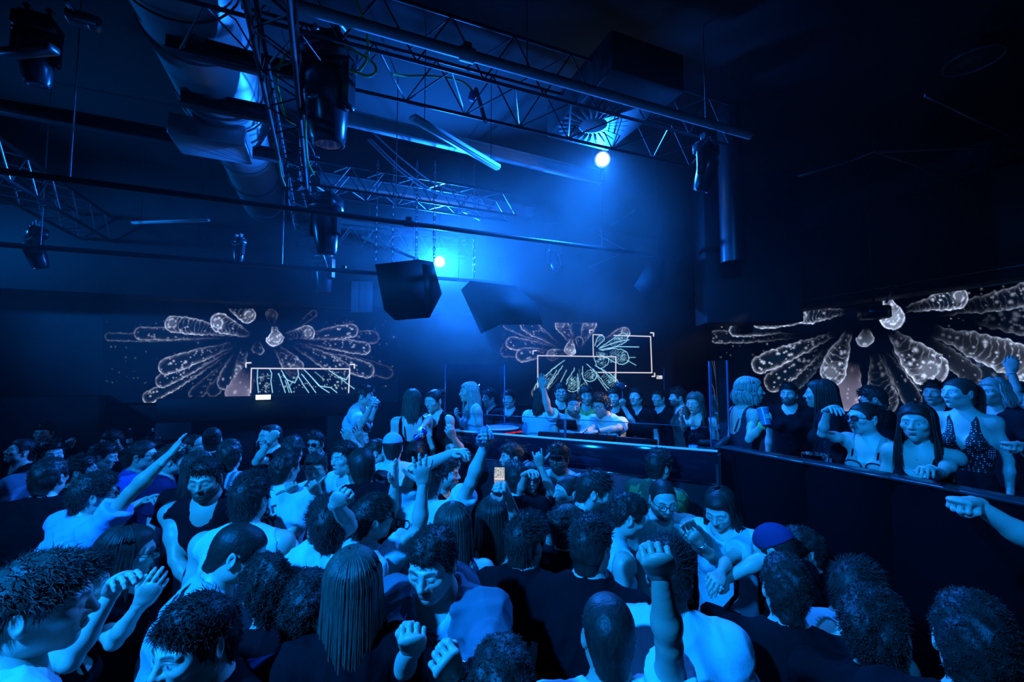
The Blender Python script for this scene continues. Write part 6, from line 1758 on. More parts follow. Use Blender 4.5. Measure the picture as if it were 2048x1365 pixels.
# bar shelf with red glow behind the raised area
c = P(1540, 852, 5.8); q = MB(); q.box([c[0], c[1], c[2] - .4], (1.3, .5, .9), rot('Z', -16), .01); o = q.build('bar_counter', MATS['booth_black']); tag(o, 'dark bar counter behind the woman with the blonde bob', 'counter')
q = MB(); q.box([c[0] + .05, c[1] - .27, c[2] + .03], (.16, .012, .018), rot('Z', -16)); o = q.build('red_sign_light', RED); tag(o, 'red lit strip behind the woman with the blonde bob', 'light')
q = MB(); c2 = P(1425, 846, 4.9); q.box(c2, (.07, .012, .016)); o = q.build('red_sign_light', RED); tag(o, 'red lit strip seen through the tall glass at the right end of the booth', 'light')
bottle(P(1434, 862, 4.8) - [0, 0, .0], .20, 'dim bottle seen through the tall glass at the right end of the booth')
q = MB(); q.box(P(1430, 872, 4.8) - [0, 0, .04], (.5, .4, .06), None, .01); q.box(P(1430, 872, 4.8) - [0, 0, .6], (.4, .3, 1.08), None, .01); o = q.build('side_table', MATS['booth_black']); tag(o, 'dark side table behind the tall glass at the right end of the booth', 'table')

# bar table at the far left with bottle and glass dome
tp = HP(262, 890, 1.27) if False else P(264, 889, 5.75); zt_ = tp[2]
bt_ = root('bar_table', [tp[0], tp[1], 0], 'high dark bar table against the left wall with a bottle and glass dome', 'table')
q = MB(); q.box([tp[0], tp[1], zt_ - .02], (.95, .5, .04), RB, .006); q.build('table_top', MATS['counter_dark'], bt_)
for sx in (-.38, .38):
    q = MB(); p_ = np.array([tp[0], tp[1], 0]) + BT * sx; q.tube([p_, p_ + [0, 0, zt_ - .04]], .03, 10); q.build('leg', METAL, bt_, True)
bp_ = P(259, 883, 5.75); bottle(np.array([bp_[0], bp_[1], zt_]), .205, 'clear bottle with white label on the bar table at far left')
dp_ = P(305, 884, 5.72); dp_[2] = zt_
gd = root('glass_dome', dp_, 'clear glass dome with a knob on the bar table at far left', 'glass dome')
r_ = .115
q = MB(); q.lathe([(r_ * math.cos(a) if a < 1.5 else .006, .02 + .16 * math.sin(a)) for a in np.linspace(0, 1.52, 12)], dp_, seg=30, caps=False); q.build('dome', M_glass('dome_glass', (.80, .90, 1.0), 1.6, .03), gd, True)
q = MB(); q.ball(dp_ + [0, 0, .20], .016, 12); q.lathe([(.008, .175), (.006, .19)], dp_, seg=10); q.build('knob', M('clear_knob', (.7, .8, .9), .1, spec=.9), gd, True)
q = MB(); q.lathe([(0, 0), (.13, 0), (.135, .012), (.115, .02), (0, .02)], dp_, seg=30); q.build('plate', CHROME, gd, True)
rs_ = np.random.RandomState(3); q = MB()
for i in range(14): q.box(dp_ + [rs_.uniform(-.06, .06), rs_.uniform(-.06, .06), .04 + .07 * rs_.rand()], (.028, .028, .028), rot('Z', rs_.rand() * 90) @ rot('X', rs_.rand() * 90), .003)
q.build('ice_cubes', M_glass('ice', (.8, .92, 1), 1.5, .1), gd)
p_ = P(286, 888, 5.6); p_[2] = zt_
q = MB(); 
for i in range(5): q.box(p_ + [rs_.uniform(-.05, .05), rs_.uniform(-.03, .03), .012], (.05, .04, .016), rot('Z', rs_.rand() * 90), .005)
o = q.build('crumpled_napkin', cloth('white')); tag(o, 'crumpled white napkin beside the glass dome', 'napkin')
# small platform under the man drinking at the left of the booth
c = P(790, 900, 5.3); q = MB(); q.box([c[0], c[1], STAGE / 2], (1.9, 1.5, STAGE), RB); struct(q, 'floor_4', MATS['stage_black'])

# haze over the room, density shaped for its glow: thick round the back lamps, thinning out towards the front and the right
q = MB(); q.box((-1.0, 6.2, 2.72), (13, 8.4, 5.2))
hz = bpy.data.materials.new('haze'); hz.use_nodes = True; nt = hz.node_tree; N = nt.nodes; N.remove(N['Principled BSDF'])
sc_ = N.new('ShaderNodeVolumeScatter'); sc_.inputs['Anisotropy'].default_value = .30; sc_.inputs['Color'].default_value = (.9, .95, 1, 1)
ge = N.new('ShaderNodeNewGeometry')
def falloff(c, r, amount):
    a = N.new('ShaderNodeVectorMath'); a.operation = 'SUBTRACT'; nt.links.new(ge.outputs['Position'], a.inputs[0]); a.inputs[1].default_value = c
    b_ = N.new('ShaderNodeVectorMath'); b_.operation = 'DIVIDE'; nt.links.new(a.outputs[0], b_.inputs[0]); b_.inputs[1].default_value = r
    l = N.new('ShaderNodeVectorMath'); l.operation = 'LENGTH'; nt.links.new(b_.outputs[0], l.inputs[0])
    m = N.new('ShaderNodeMapRange'); m.interpolation_type = 'SMOOTHSTEP'; m.inputs['From Min'].default_value = 0.15; m.inputs['From Max'].default_value = 1.0; m.inputs['To Min'].default_value = amount; m.inputs['To Max'].default_value = 0
    nt.links.new(l.outputs['Value'], m.inputs[0]); return m.outputs[0]
def math2(op, a, b_):
    m = N.new('ShaderNodeMath'); m.operation = op
    for i_, v in enumerate((a, b_)):
        if isinstance(v, (int, float)): m.inputs[i_].default_value = v
        else: nt.links.new(v, m.inputs[i_])
    return m.outputs[0]
tot = math2('ADD', math2('ADD', falloff((0.35, 6.5, 3.55), (2.8, 2.8, 2.15), .105), falloff((-3.8, 6.0, 3.2), (5.0, 3.2, 2.5), .022)), .0015)
nz_ = N.new('ShaderNodeTexNoise'); nz_.inputs['Scale'].default_value = 1.1; nz_.inputs['Detail'].default_value = 3.5; nz_.inputs['Distortion'].default_value = .6
nt.links.new(ge.outputs['Position'], nz_.inputs['Vector'])
mr = N.new('ShaderNodeMapRange'); mr.inputs['From Min'].default_value = .32; mr.inputs['From Max'].default_value = .68; mr.inputs['To Min'].default_value = .25; mr.inputs['To Max'].default_value = 1.75
nt.links.new(nz_.outputs['Fac'], mr.inputs[0])
nt.links.new(math2('MULTIPLY', tot, mr.outputs[0]), sc_.inputs['Density'])
nt.links.new(sc_.outputs[0], N['Material Output'].inputs['Volume'])
o = q.build('haze', hz); o['kind'] = 'stuff'; tag(o, 'thin blue lit haze hanging in the room', 'haze')

# ---------------------------------------------------------------- the people (pixel positions are where the photo shows each head)
BLOND = (.40, .31, .26); BROWN = (.060, .042, .032); DK = (.022, .015, .011)
GF = 'dancers on the floor'; GB = 'people in the DJ booth'; GV = 'people on the raised area at right'; GL = 'people on the platform left of the booth'
p = person
# far left and rear of the floor
p('man at far left rear in black with a raised pointing hand', 88, 868, 42, f=-25, top=('long', 'black'), hair='short', l=((150, 915), (140, 893), dict(pose='point', palm='a', tip=(140, 876))))
p('man at the left edge in black looking up to the left', 42, 905, 50, f=-75, hp=-18, hair='slick', top=('long', 'black'))
p('man at far left facing the camera in a plain grey-blue tee', 99, 912, 60, f=18, top=('tee', 'sky'), hair='short', eyes='half', loose=1.1)
p('man at left with round dark curls seen from behind in black', 98, 958, 82, f=150, hair='curly', top=('tee', 'black'), extra=('chain',), loose=1.2)
p('man in profile peeking out right of the round dark curls', 160, 944, 50, f=85, hair='short', top=('tee', 'dark'))
p('man in dark jacket looking down in profile below the bar table', 206, 914, 54, f=72, hp=14, hair='fade', top=('long', 'dark'))
p('man with pale neck turned away right beside the bar table', 224, 884, 42, f=-60, hp=10, hair='fade', top=('tank', 'dark'))
p('man in sunglasses and vivid blue shirt behind the pointing arm', 284, 913, 58, f=72, hair='slick', glasses='sun', top=('tee', 'blue'))
p('man in pale lavender tee pointing up to the right with sunglasses on', 188, 992, 92, f=112, hf=98, hair='tousled', glasses='sun', top=('tee', 'lavender'), loose=1.35, fold=1.5, skin='tan',
  r=((262, 985), (334, 915), dict(pose='point', palm='d', tip=(376, 862))), l=((225, 1040), (292, 1000), dict(pose='droop', palm='d', tip=(325, 985), d='ff')))
p('man in navy tee and headband under the pointing hand', 344, 922, 60, f=85, hp=8, hair='short', top=('tee', 'navy'), extra=('chain',), loose=1.2)
p('bald man in glasses looking up behind the pointing hand', 391, 893, 46, f=55, hp=-10, hair='recede', glasses='eye', top=('tee', 'black'))
p('person with a small bun seen from behind near the doorway', 424, 880, 50, f=175, sex='f', hair='bun', top=('tee', 'black'))
p('woman with long dark hair behind the black tank top man', 398, 938, 66, f=150, sex='f', hair='long', top=('tee', 'black'))
p('man with curly hair and striped shirt seen from behind', 458, 915, 72, f=170, hair='curly', top=('tee', 'stripe'), loose=1.2)
p('muscular man in black tank top looking down with a goatee', 412, 960, 90, f=-22, hp=10, hair='tousled', beard=2, eyes='half', top=('tank', 'black'), fat=1.15, extra=('earring', 'necklace'), skin='tan',
  r=((352, 1120), (395, 1185), dict(pose='grip')), l='bent')
p('man in white tank top with straight dark hair seen from behind', 500, 1000, 98, f=152, hair='short', top=('tank', 'white'), extra=('chain',), fat=1.05, r='bent', l='down')
p('man in white tee with dark back print and curly top', 570, 940, 74, f=160, hf=140, hair='curlytop', top=('tee', 'white'), loose=1.45, fold=1.4, r=((572, 1082), (606, 1112), dict(pose='relax')))
tee_print = PEOPLE[-1]
p('bald man by the doorway resting his cheek on a fist with bracelets', 540, 874, 48, f=-60, hair='recede', glasses='head', top=('tee', 'black'), l=((512, 925), (540, 882), dict(pose='fist', palm='a')), extra=(('bracelet', 'l'),))
p('person with dark hair behind the man in the printed white tee', 584, 905, 62, f=165, hair='tousled', top=('tee', 'black'))
p('man in dark sunglasses in the rear row facing left', 632, 889, 46, f=-30, hair='short', glasses='sun', top=('tee', 'black'), extra=('earring',))
p('smiling man with dark curls and white top holding both hands up', 632, 938, 68, f=-12, hp=8, hair='curly', eyes='half', top=('tank', 'white'), skin='tan', r=((598, 1010), (588, 985), dict(pose='thumb', palm='a')), l=((655, 1010), (634, 984), dict(pose='thumb', palm='a')))
p('man in white tee looking left in profile behind the dark polo', 690, 918, 68, f=-52, hair='tousled', top=('tee', 'white'))
p('man in dark polo with a shaved head seen from behind', 722, 935, 76, f=188, hair='buzz', top=('tee', 'black'), loose=1.3, fat=1.15, skin='brown')
p('person with dark hair holding a forearm across the forehead', 722, 874, 46, f=8, hair='short', top=('tee', 'black'), r=((733, 912), (705, 880), dict(pose='open', palm='a', d='nn')), l=((740, 906), (722, 878), dict(pose='open', palm='a')))
p('man with short dark hair and white blue tee raising a fist', 655, 1055, 112, f=178, hair='short', top=('tee', 'white'), fold=1.5, l=((700, 1052), (672, 1008), dict(pose='fist', palm='a', tip=(694, 982))))
p('man with glossy curls and white shirt raising an open hand', 758, 985, 84, f=150, hair='curly', top=('tee', 'white'), r=((782, 1040), (790, 965), dict(pose='flat', palm='l', tip=(795, 918))))
p('young man in white tee with glasses raising a spread hand', 745, 1040, 98, f=125, hf=112, hair='tousled', glasses='sun', top=('tee', 'white'), loose=1.35, fold=1.3,
  r=((838, 1062), (846, 968), dict(pose='spread', palm='a', tip=(845, 910))), l='down')
p('man in grey cap and white tee seen from behind', 785, 896, 58, f=180, hair='buzz', cap=('lgrey', False), top=('tee', 'white'))
p('man with dark glasses and cap in the shadow under the platform', 812, 884, 42, f=5, hair='short', glasses='sun', cap=('black', False), top=('tee', 'black'))
p('person with dark hair behind the raised spread hand', 832, 912, 52, f=170, hair='short', top=('tee', 'black'))
p('small curly dark head left of the grey cap', 752, 906, 42, f=95, hair='curly', top=('tee', 'white'))
p('man in printed white jersey raising both arms and a plastic cup', 858, 962, 84, f=165, hair='short', glasses='eye', top=('tee', 'white'), loose=1.3, fold=1.5,
  r=((942, 965), (972, 885), dict(pose='grip', palm='l', tip=(988, 858))), l=((826, 942), (908, 905), dict(pose='relax', palm='d', tip=(946, 897), d='nf')))
jersey = PEOPLE[-1]
p('man in profile behind the raised bare forearm', 892, 950, 60, f=70, hair='short', top=('tee', 'black'), beard=1)
p('person with glasses raising a small glass in front of the booth', 907, 898, 44, f=-10, hair='short', glasses='eye', top=('tee', 'black'), l=((925, 905), (906, 874), dict(pose='grip', palm='a')))
glass_holder = PEOPLE[-1]
p('woman with long straight hair and sparkling strap seen from behind', 905, 1056, 96, f=182, sex='f', hair='longer', hcol=BROWN, top=('strap', 'sequin'))
p('woman with long black hair filming with a lit phone', 985, 1040, 94, f=180, sex='f', hair='longer', top=('strap', 'black'), r=((1040, 1062), (1016, 992), dict(pose='phone', palm='l', tip=(1003, 958))))
phone_woman = PEOPLE[-1]
p('man with short dark hair in profile left in front of the booth', 1024, 916, 54, f=-75, hair='fade', top=('tee', 'black'))
p('person with short hair seen from behind right of the lit phone', 1028, 958, 64, f=-165, hair='fade', top=('tee', 'black'))
p('laughing woman in sunglasses and black tee pointing a finger up', 1061, 957, 58, f=6, sex='f', hair='long', glasses='sun', top=('tee', 'black'), l=((1102, 985), (1080, 930), dict(pose='horn', palm='a', tip=(1073, 896))), r=((1040, 985), (1052, 948), dict(pose='relax', palm='d', tip=(1075, 936))))
p('man in dark cap and glasses with denim blue shirt below the booth', 1118, 918, 60, f=-18, hair='short', cap=('black', False), glasses='eye', beard=2, skin='brown', top=('long', 'sky'))
p('smiling woman with slick bun in profile left', 1136, 985, 62, f=-62, sex='f', hair='bun', top=('tee', 'black'), extra=('earring',))
p('man in black shirt bending right in profile beside the slick bun', 1188, 985, 78, f=100, hp=16, hair='short', beard=2, top=('tee', 'black'), lean=14)
p('man with wavy curls in white sleeveless top bending right', 1254, 1034, 90, f=112, hp=22, hair='curly', top=('tank', 'white'), lean=14, loose=1.3, r='bent')
p('man in camouflage tee seen from behind in front of the booth', 1318, 934, 64, f=145, hair='short', top=('tee', 'camo'), loose=1.2)
p('bald bearded man in glasses and open grey shirt', 1325, 1000, 66, f=18, hp=16, hair='recede', glasses='eye', beard=2, eyes='half', top=('long', 'beige'), l=((1402, 1085), (1382, 1058), dict(pose='open', palm='c')))
p('woman with long black hair in white tee looking down with a bag strap', 1440, 1020, 78, f=-18, hp=24, sex='f', hair='longfront', eyes='half', top=('tee', 'white'), loose=1.2, r=((1428, 1120), (1398, 1085), dict(pose='relax', palm='a')), l=((1455, 1120), (1440, 1150), dict(pose='relax')), extra=(('bracelet', 'r'),))
bag_woman = PEOPLE[-1]
p('man in purple cap stretching an arm with a white cuff across', 1548, 1100, 74, f=-105, hp=22, hair='buzz', cap=('purple', 'dome'), top=('tee', 'black'), lean=10, r=((1530, 1115), (1450, 1160), dict(pose='relax', palm='d', tip=(1408, 1172))), hmin=1.3)
p('person with small dark curls in profile left of the dark parapet', 1602, 1102, 74, f=-65, hair='curly', top=('tee', 'black'), hmin=1.25)
# close foreground
p('man with wiry dark curls seen from behind in black collared shirt', 1572, 1180, 128, f=188, hair='curly', top=('tee', 'black'), loose=1.25, extra=('earring',))
p('man with curly head leaning in at the bottom right', 1755, 1262, 140, f=168, hr=14, hair='mop', top=('tee', 'black'))
p('person in white tank top bent over behind the curly heads', 1712, 1185, 118, f=155, hp=20, hair='short', top=('tank', 'white'), lean=24, hmin=1.2)
p('dark curly head at the bottom right corner', 1950, 1292, 145, f=182, hair='curly', top=('tee', 'black'))
p('man with buzz cut raising a blurred fist in a white sleeve', 1216, 1268, 150, f=190, hair='buzz', top=('tee', 'white'), r=((1338, 1290), (1322, 1150), dict(pose='fist', palm='a', tip=(1308, 1092))), skin='tan')
p('man with faded sides and glasses in black tee seen from behind', 1182, 1095, 112, f=165, hf=160, hair='fade', glasses='eye', top=('tee', 'black'), fat=1.1)
p('woman with messy pinned bun and black top', 1138, 1052, 84, f=150, sex='f', hair='bun', hcol=BROWN, top=('tee', 'black'), extra=('earring',))
p('man in black tee with silver chain and short dark hair', 1052, 1085, 102, f=165, hf=150, hair='short', top=('tee', 'black'), extra=('chain',), loose=1.15, fat=1.1)
p('young man with moustache in grey denim jacket looking down', 866, 1128, 148, f=-24, hp=15, hair='curly', beard=3, eyes='half', top=('tee', 'tee'), extra=('necklace', 'earring', 'hood', 'jacket', ('bracelet', 'l')),
  r=((800, 1345), (824, 1300), dict(pose='fist', palm='a', tip=(826, 1262))), l=((975, 1365), (905, 1345), dict(pose='fist', palm='a', tip=(880, 1308))))
hero = PEOPLE[-1]
p('woman with long light brown hair down her back', 706, 1172, 130, f=176, sex='f', hair='longer', hcol=(.075, .055, .042), top=('tee', 'black'))
p('man with thick dark curls and thin chain in dark blue tee', 618, 1222, 150, f=168, hair='mop', top=('tee', 'navy'), extra=('chain',), loose=1.1)
p('woman with loose dark curls behind the thick dark curls', 532, 1180, 124, f=198, sex='f', hair='mop', top=('tee', 'black'))
p('man with buzz cut and glasses in grey hoodie bending forward', 478, 1108, 112, f=82, hp=24, hair='buzz', glasses='eye', top=('long', 'lgrey'), lean=18, loose=1.3, extra=('earring',))
p('man with wavy dark hair and shiny forehead at the bottom left', 392, 1290, 175, f=-58, hp=4, hair='tousled', top=('tee', 'black'))
p('close foreground man at the left edge in profile with wavy hair', 78, 1215, 208, f=100, hf=74, hp=6, hr=0, hair='tousled', hcol=BROWN, top=('tee', 'white'), eyes='half')
p('woman in sunglasses with straight black hair and hands at her face', 256, 1108, 96, f=78, hp=6, sex='f', hair='long', glasses='sun', top=('tee', 'black'), r=((228, 1285), (284, 1205), dict(pose='relax', palm='a')))
p('person mostly hidden behind the left edge man with a raised bare forearm', 150, 1180, 128, f=80, sex='f', hair='short', top=('strap', 'black'), r=((140, 1325), (228, 1180), dict(pose='relax', palm='d', tip=(262, 1120))))
p('person with a pinch of dark curls at the bottom edge', 1002, 1395, 135, f=175, hair='curly', top=('tee', 'black'))
p('man in white linen shirt seen from behind, head hidden by the raised fist', 1338, 1150, 128, f=182, hair='short', top=('tee', 'white'), loose=1.4, fold=1.5)
# DJ booth
p('DJ in white tee and cap raising one arm', 1147, 812, 47, f=8, hp=8, hair='short', cap=('lgrey', True), beard=2, eyes='half', top=('tee', 'white'), loose=1.2, g=STAGE, group=GB, r=((1096, 818), (1086, 775), dict(pose='open', palm='c')), l='fwd')
p('DJ in white tee and glasses leaning over the mixer', 1203, 812, 47, f=-38, hp=12, hair='short', glasses='eye', beard=1, top=('tee', 'white'), loose=1.2, g=STAGE, group=GB, lean=14, l=((1236, 858), (1192, 864), dict(pose='relax', palm='d')), r=((1180, 862), (1160, 872), dict(pose='relax', palm='d')), extra=(('watch', 'l'),))
dj2 = PEOPLE[-1]
p('woman in pale crop top with long dark hair beside the DJs', 1085, 798, 42, f=155, sex='f', hair='long', top=('crop', 'offwhite'), g=STAGE, group=GB, z=4.9)
p('man in dark glasses standing behind the capped DJ', 1122, 786, 38, f=4, hair='short', glasses='eye', top=('tee', 'black'), g=STAGE, group=GB)
p('man in yellow shirt partly hidden between the two DJs', 1172, 792, 38, f=10, hp=10, hair='short', top=('tee', 'yellow'), g=STAGE, group=GB)
p('man holding up a camera rig behind the DJs', 1228, 796, 38, f=-5, hair='short', top=('tee', 'black'), g=STAGE, group=GB, l=((1268, 852), (1246, 812), dict(pose='fist', palm='a', tip=(1243, 796))))
cam_man = PEOPLE[-1]
p('man in black tee with a small chest logo looking up', 1272, 797, 40, f=-22, hp=-14, hair='tousled', top=('tee', 'black'), g=STAGE, group=GB)
logo_man = PEOPLE[-1]
p('man in the dark rear of the booth right of the chest logo', 1318, 797, 36, f=-40, hair='short', top=('tee', 'black'), g=STAGE, group=GB)
p('man in profile in the booth behind the wavy haired woman', 1356, 796, 38, f=-75, hair='short', beard=2, top=('tee', 'brown'), g=STAGE, group=GB)
p('woman with long wavy hair and sleeveless black top holding up a palm', 1390, 808, 44, f=-28, hp=6, sex='f', hair='longwave', hcol=(.10, .075, .055), eyes='half', top=('tank', 'black'), g=STAGE, group=GB, r=((1368, 858), (1363, 836), dict(pose='open', palm='r')), extra=(('band', 'r'),))
p('blonde woman in white dress seen through the tall glass', 937, 786, 44, f=-72, sex='f', hair='long', hcol=BLOND, top=('tank', 'white'), g=STAGE, group=GB, r='chest')
p('hazy man behind the tall glass left of the tumblers', 1018, 800, 38, f=-20, hair='short', top=('tee', 'dark'), g=STAGE, group=GB)
p('hazy man facing left behind the blonde woman', 980, 798, 36, f=-70, hair='short', top=('tee', 'dark'), g=STAGE, group=GB)
# left platform
p('man in white tee drinking from a glass on the left platform', 728, 793, 45, f=78, hp=4, hair='short', top=('tee', 'white'), loose=1.3, g=STAGE, group=GL, r=((722, 850), (742, 815), dict(pose='grip', palm='r', tip=(748, 795))), l=((735, 850), (752, 812), dict(pose='grip', palm='l', tip=(750, 792))), extra=(('band', 'r'),))
drinker = PEOPLE[-1]
p('woman with long brown hair in strappy black top seen from behind', 824, 804, 48, f=182, sex='f', hair='longer', hcol=BROWN, top=('strap', 'black'), g=STAGE, group=GL)
p('woman in sleeveless black top reaching down with a can', 868, 803, 46, f=-42, hp=10, sex='f', hair='bun', eyes='half', top=('tank', 'black'), g=STAGE, group=GL, r=((858, 838), (842, 858), dict(pose='grip', palm='d', tip=(836, 868))))
can_woman = PEOPLE[-1]
# raised area at right
p('woman with blonde bob in sequin dress holding up a cup', 1500, 783, 55, f=120, hf=100, sex='f', hair='bob', hcol=BLOND, top=('dress', 'sequin'), g=VIPZ, group=GV, r=((1498, 880), (1534, 842), dict(pose='grip', palm='l', tip=(1546, 818))), extra=(('green_band', 'r'),))
cup_woman = PEOPLE[-1]
p('person with long black hair in dark coat on the raised area', 1640, 790, 58, f=-92, sex='f', hair='longer', top=('long', 'dark'), bottom='dark', g=VIPZ, group=GV, loose=1.5)
p('man in black tee looking down left behind the sunglasses woman', 1746, 800, 52, f=-88, hp=14, hair='short', glasses='sun', top=('tee', 'black'), g=VIPZ, group=GV)
p('woman in mirrored sunglasses and bralette raising a bent arm', 1728, 838, 59, f=-22, hf=-46, sex='f', skin='fair', hair='bun', glasses='sun', top=('bra', 'nude'), g=VIPZ, group=GV, extra=('earring',), r=((1644, 868), (1656, 820), dict(pose='droop', palm='d', tip=(1684, 806))), l='down')
p('woman with dark hair and low neckline looking at the camera', 1834, 848, 62, f=-14, sex='f', hair='long', top=('dress', 'black'), g=VIPZ, group=GV, l=((1880, 950), (1860, 940), dict(pose='relax', palm='d')), r='bent', extra=('necklace', ('band', 'l')))
p('man standing in the dark behind the low neckline woman', 1868, 788, 50, f=-20, hair='short', top=('tee', 'black'), g=VIPZ, group=GV)
p('woman in black halter dress with white polka dots', 1918, 788, 63, f=-18, hf=-44, sex='f', skin='fair', hair='ponytail', hcol=BROWN, top=('halter', 'polka'), g=VIPZ, group=GV, extra=('earring',), l='down', r='down', fat=.92)
p('smiling blonde woman behind the polka dots', 1986, 786, 57, f=-36, sex='f', hair='bob', hcol=BLOND, top=('tee', 'dark'), g=VIPZ, group=GV)
p('person at the right edge raising an arm with a wristband', 2078, 800, 60, f=-80, hair='short', top=('tank', 'black'), g=VIPZ, group=GV, r=((2040, 800), (2022, 742), dict(pose='relax', palm='a', tip=(2030, 700))), extra=(('band', 'r'),))
p('person beyond the right edge with a fist reaching in', 2130, 850, 66, f=-90, hair='short', top=('tee', 'black'), g=VIPZ, group=GV, r=((2075, 915), (2036, 890), dict(pose='fist', palm='d', tip=(1995, 884))))
p('person standing below the parapet at right stretching a bare arm with a fist', 2220, 1020, 150, f=-85, hair='short', top=('tee', 'black'), r=((2080, 1095), (1945, 1005), dict(pose='fist', palm='d', tip=(1885, 998))), hmin=1.3)
p('man in the dark rear of the raised area behind the blonde bob', 1578, 790, 46, f=-15, hair='short', beard=2, top=('tee', 'black'), g=VIPZ, group=GV)
# ---------------------------------------------------------------- held things, lettering on clothes
def grip_point(P_, k):
    Wr, R, sc = P_['hw'][k]; return Wr + R @ (np.array([.005, -.040, .075]) * sc), R
def cup(P_, k, label, kind='clear', r=.036, h=.11, tilt=None, group='cups in hands'):
    c, R = grip_point(P_, k); ax = nrm(R[:, 0]); ax = ax if ax[2] > 0 else -ax
    ax = nrm(ax + np.array([0, 0, .8])) if tilt is None else nrm(tilt); fr_ = frame(ax)
    o = root('plastic_cup' if kind != 'can' else 'drink_can', c, label, 'cup' if kind != 'can' else 'can', group)
    if kind == 'can':
        q = MB(); q.lathe([(0, -.062), (.026, -.062), (.033, -.055), (.033, .048), (.027, .060), (0, .060)], c, fr_, 24); q.build('can_body', M('blue_can', (.03, .06, .45), .25, .6), o, True)
        q = MB(); q.lathe([(.0, .0605), (.024, .0605), (.026, .064), (.024, .066)], c, fr_, 24, caps=False); q.build('can_lid', ALU, o, True); return o
    mt = M_glass('cup_plastic', (.82, .90, 1.0), 1.45, .06) if kind == 'clear' else M('tinted_cup', (.10, .18, .34), .25)
    q = MB(); q.lathe([(.0, -h / 2), (r * .78, -h / 2), (r, h / 2), (r * .96, h / 2), (r * .74, -h / 2 + .004), (0, -h / 2 + .004)], c, fr_, 24, caps=False); q.build('cup_body', mt, o, True)
    q = MB(); a = np.linspace(0, 2 * math.pi, 24, endpoint=False); q.tube([c + fr_ @ np.array([r * math.cos(t), r * math.sin(t), h / 2]) for t in a], .0022, 6, closed=True); q.build('rim', M('cup_rim', (.6, .7, .8), .3), o, True)
    return o
cup(jersey, 'r', 'clear plastic cup raised high in front of the booth edge', tilt=(.7, .2, .35), r=.042, h=.10)
cup(glass_holder, 'l', 'small clear glass in a raised hand at the left end of the booth', r=.030, h=.07)
cup(cup_woman, 'r', 'dark tinted cup held by the woman with the blonde bob', 'dark', r=.040, h=.13)
cup(drinker, 'r', 'clear glass at the mouth of the man on the left platform', r=.034, h=.12, tilt=(-.5, -.1, .8))
cup(can_woman, 'r', 'blue drink can in the reaching hand left of the booth', 'can', tilt=(.6, .1, .5))
# lit phone
Wr, R, sc = phone_woman['hw']['r']
pc = P(999, 957, proj(Wr)[2] - .02); face = nrm(CAM - pc + np.array([-.1, 0, .1])); Rp = np.stack([nrm(np.cross([0, 0, 1.0], face)), face, [0, 0, 1]], 1); Rp[:, 2] = np.cross(Rp[:, 0], Rp[:, 1])
sz = proj(Wr)[2] / FPX
ph = root('phone', pc, 'lit phone filming the booth, held up by the woman with long black hair', 'phone')
q = MB(); q.box(pc, (24 * sz, .009, 47 * sz), Rp, .003); q.build('phone_body', PLASTIC, ph)
nx, nz = 26, 46; V = []; C_ = []
rs_ = np.random.RandomState(8)
for j in range(nz):
    for i in range(nx):
        a, b_ = i / (nx - 1), j / (nz - 1)
        V.append(pc + Rp @ np.array([(a - .5) * 20.5 * sz, .0058, (b_ - .5) * 41 * sz]))
        w = np.array([.80, .62, .42]) * (.30 + .25 * rs_.rand()) if b_ > .48 else np.array([.85, .80, .45]) * rs_.choice([.15, .5, 1.0])
        if .50 < b_ < .56: w = np.array([1, .8, .5])
        if b_ > .93: w = np.array([1, .45, .25]) * .9
        C_.append(w)
i = np.arange(nz - 1)[:, None]; j = np.arange(nx - 1)[None, :]
Q = np.stack([i * nx + j, i * nx + j + 1, (i + 1) * nx + j + 1, (i + 1) * nx + j], -1).reshape(-1, 4)
me = np_mesh('phone_screen', np.array(V) - pc, Q, True, [M_screen('phone_image', 'col', .9)], None, np.array(C_)); link('lit_screen', me, ph)
# phone / white packet in the hand at right
c = P(1898, 945, 2.75); q = MB(); q.box(c, (.085, .018, .17), rot('Y', -38) @ rot('X', 20), .004); o = q.build('paper_fan', cloth('sky')); tag(o, 'folded pale blue fan held low by the woman with low neckline', 'fan')
c = P(1908, 958, 2.72); q = MB(); q.box(c, (.07, .03, .022), rot('Z', 10), .005); o = q.build('cigarette_pack', cloth('white')); tag(o, 'small white pack held under the pale blue fan', 'pack')
# camera rig
Wr, R, sc = cam_man['hw']['l']; d = proj(Wr)[2]; c = P(1240, 772, d)
cr_ = root('camera_rig', c, 'dark video camera on a stabiliser held up behind the DJs', 'camera')
q = MB(); q.box(c, (.13, .09, .09), None, .012); q.build('camera_body', PLASTIC, cr_)
q = MB(); q.lathe([(0, 0), (.035, 0), (.035, .09), (.03, .09)], c + [0, -.04, 0], rot('X', 90), 20); q.build('lens', MATS['lens_glass'], cr_, True)
q = MB(); q.tube([c + [.0, .06, -.02], c + [.05, .07, -.06], Wr + [0, 0, .06], Wr + [0, 0, -.02]], .014, 10); q.build('stabiliser_handle', METAL, cr_, True)
q = MB(); q.ball(c + [.06, -.05, .0], .006, 8); q.build('camera_light', M_emit('cool_led', (.7, .9, 1), 5), cr_, True)
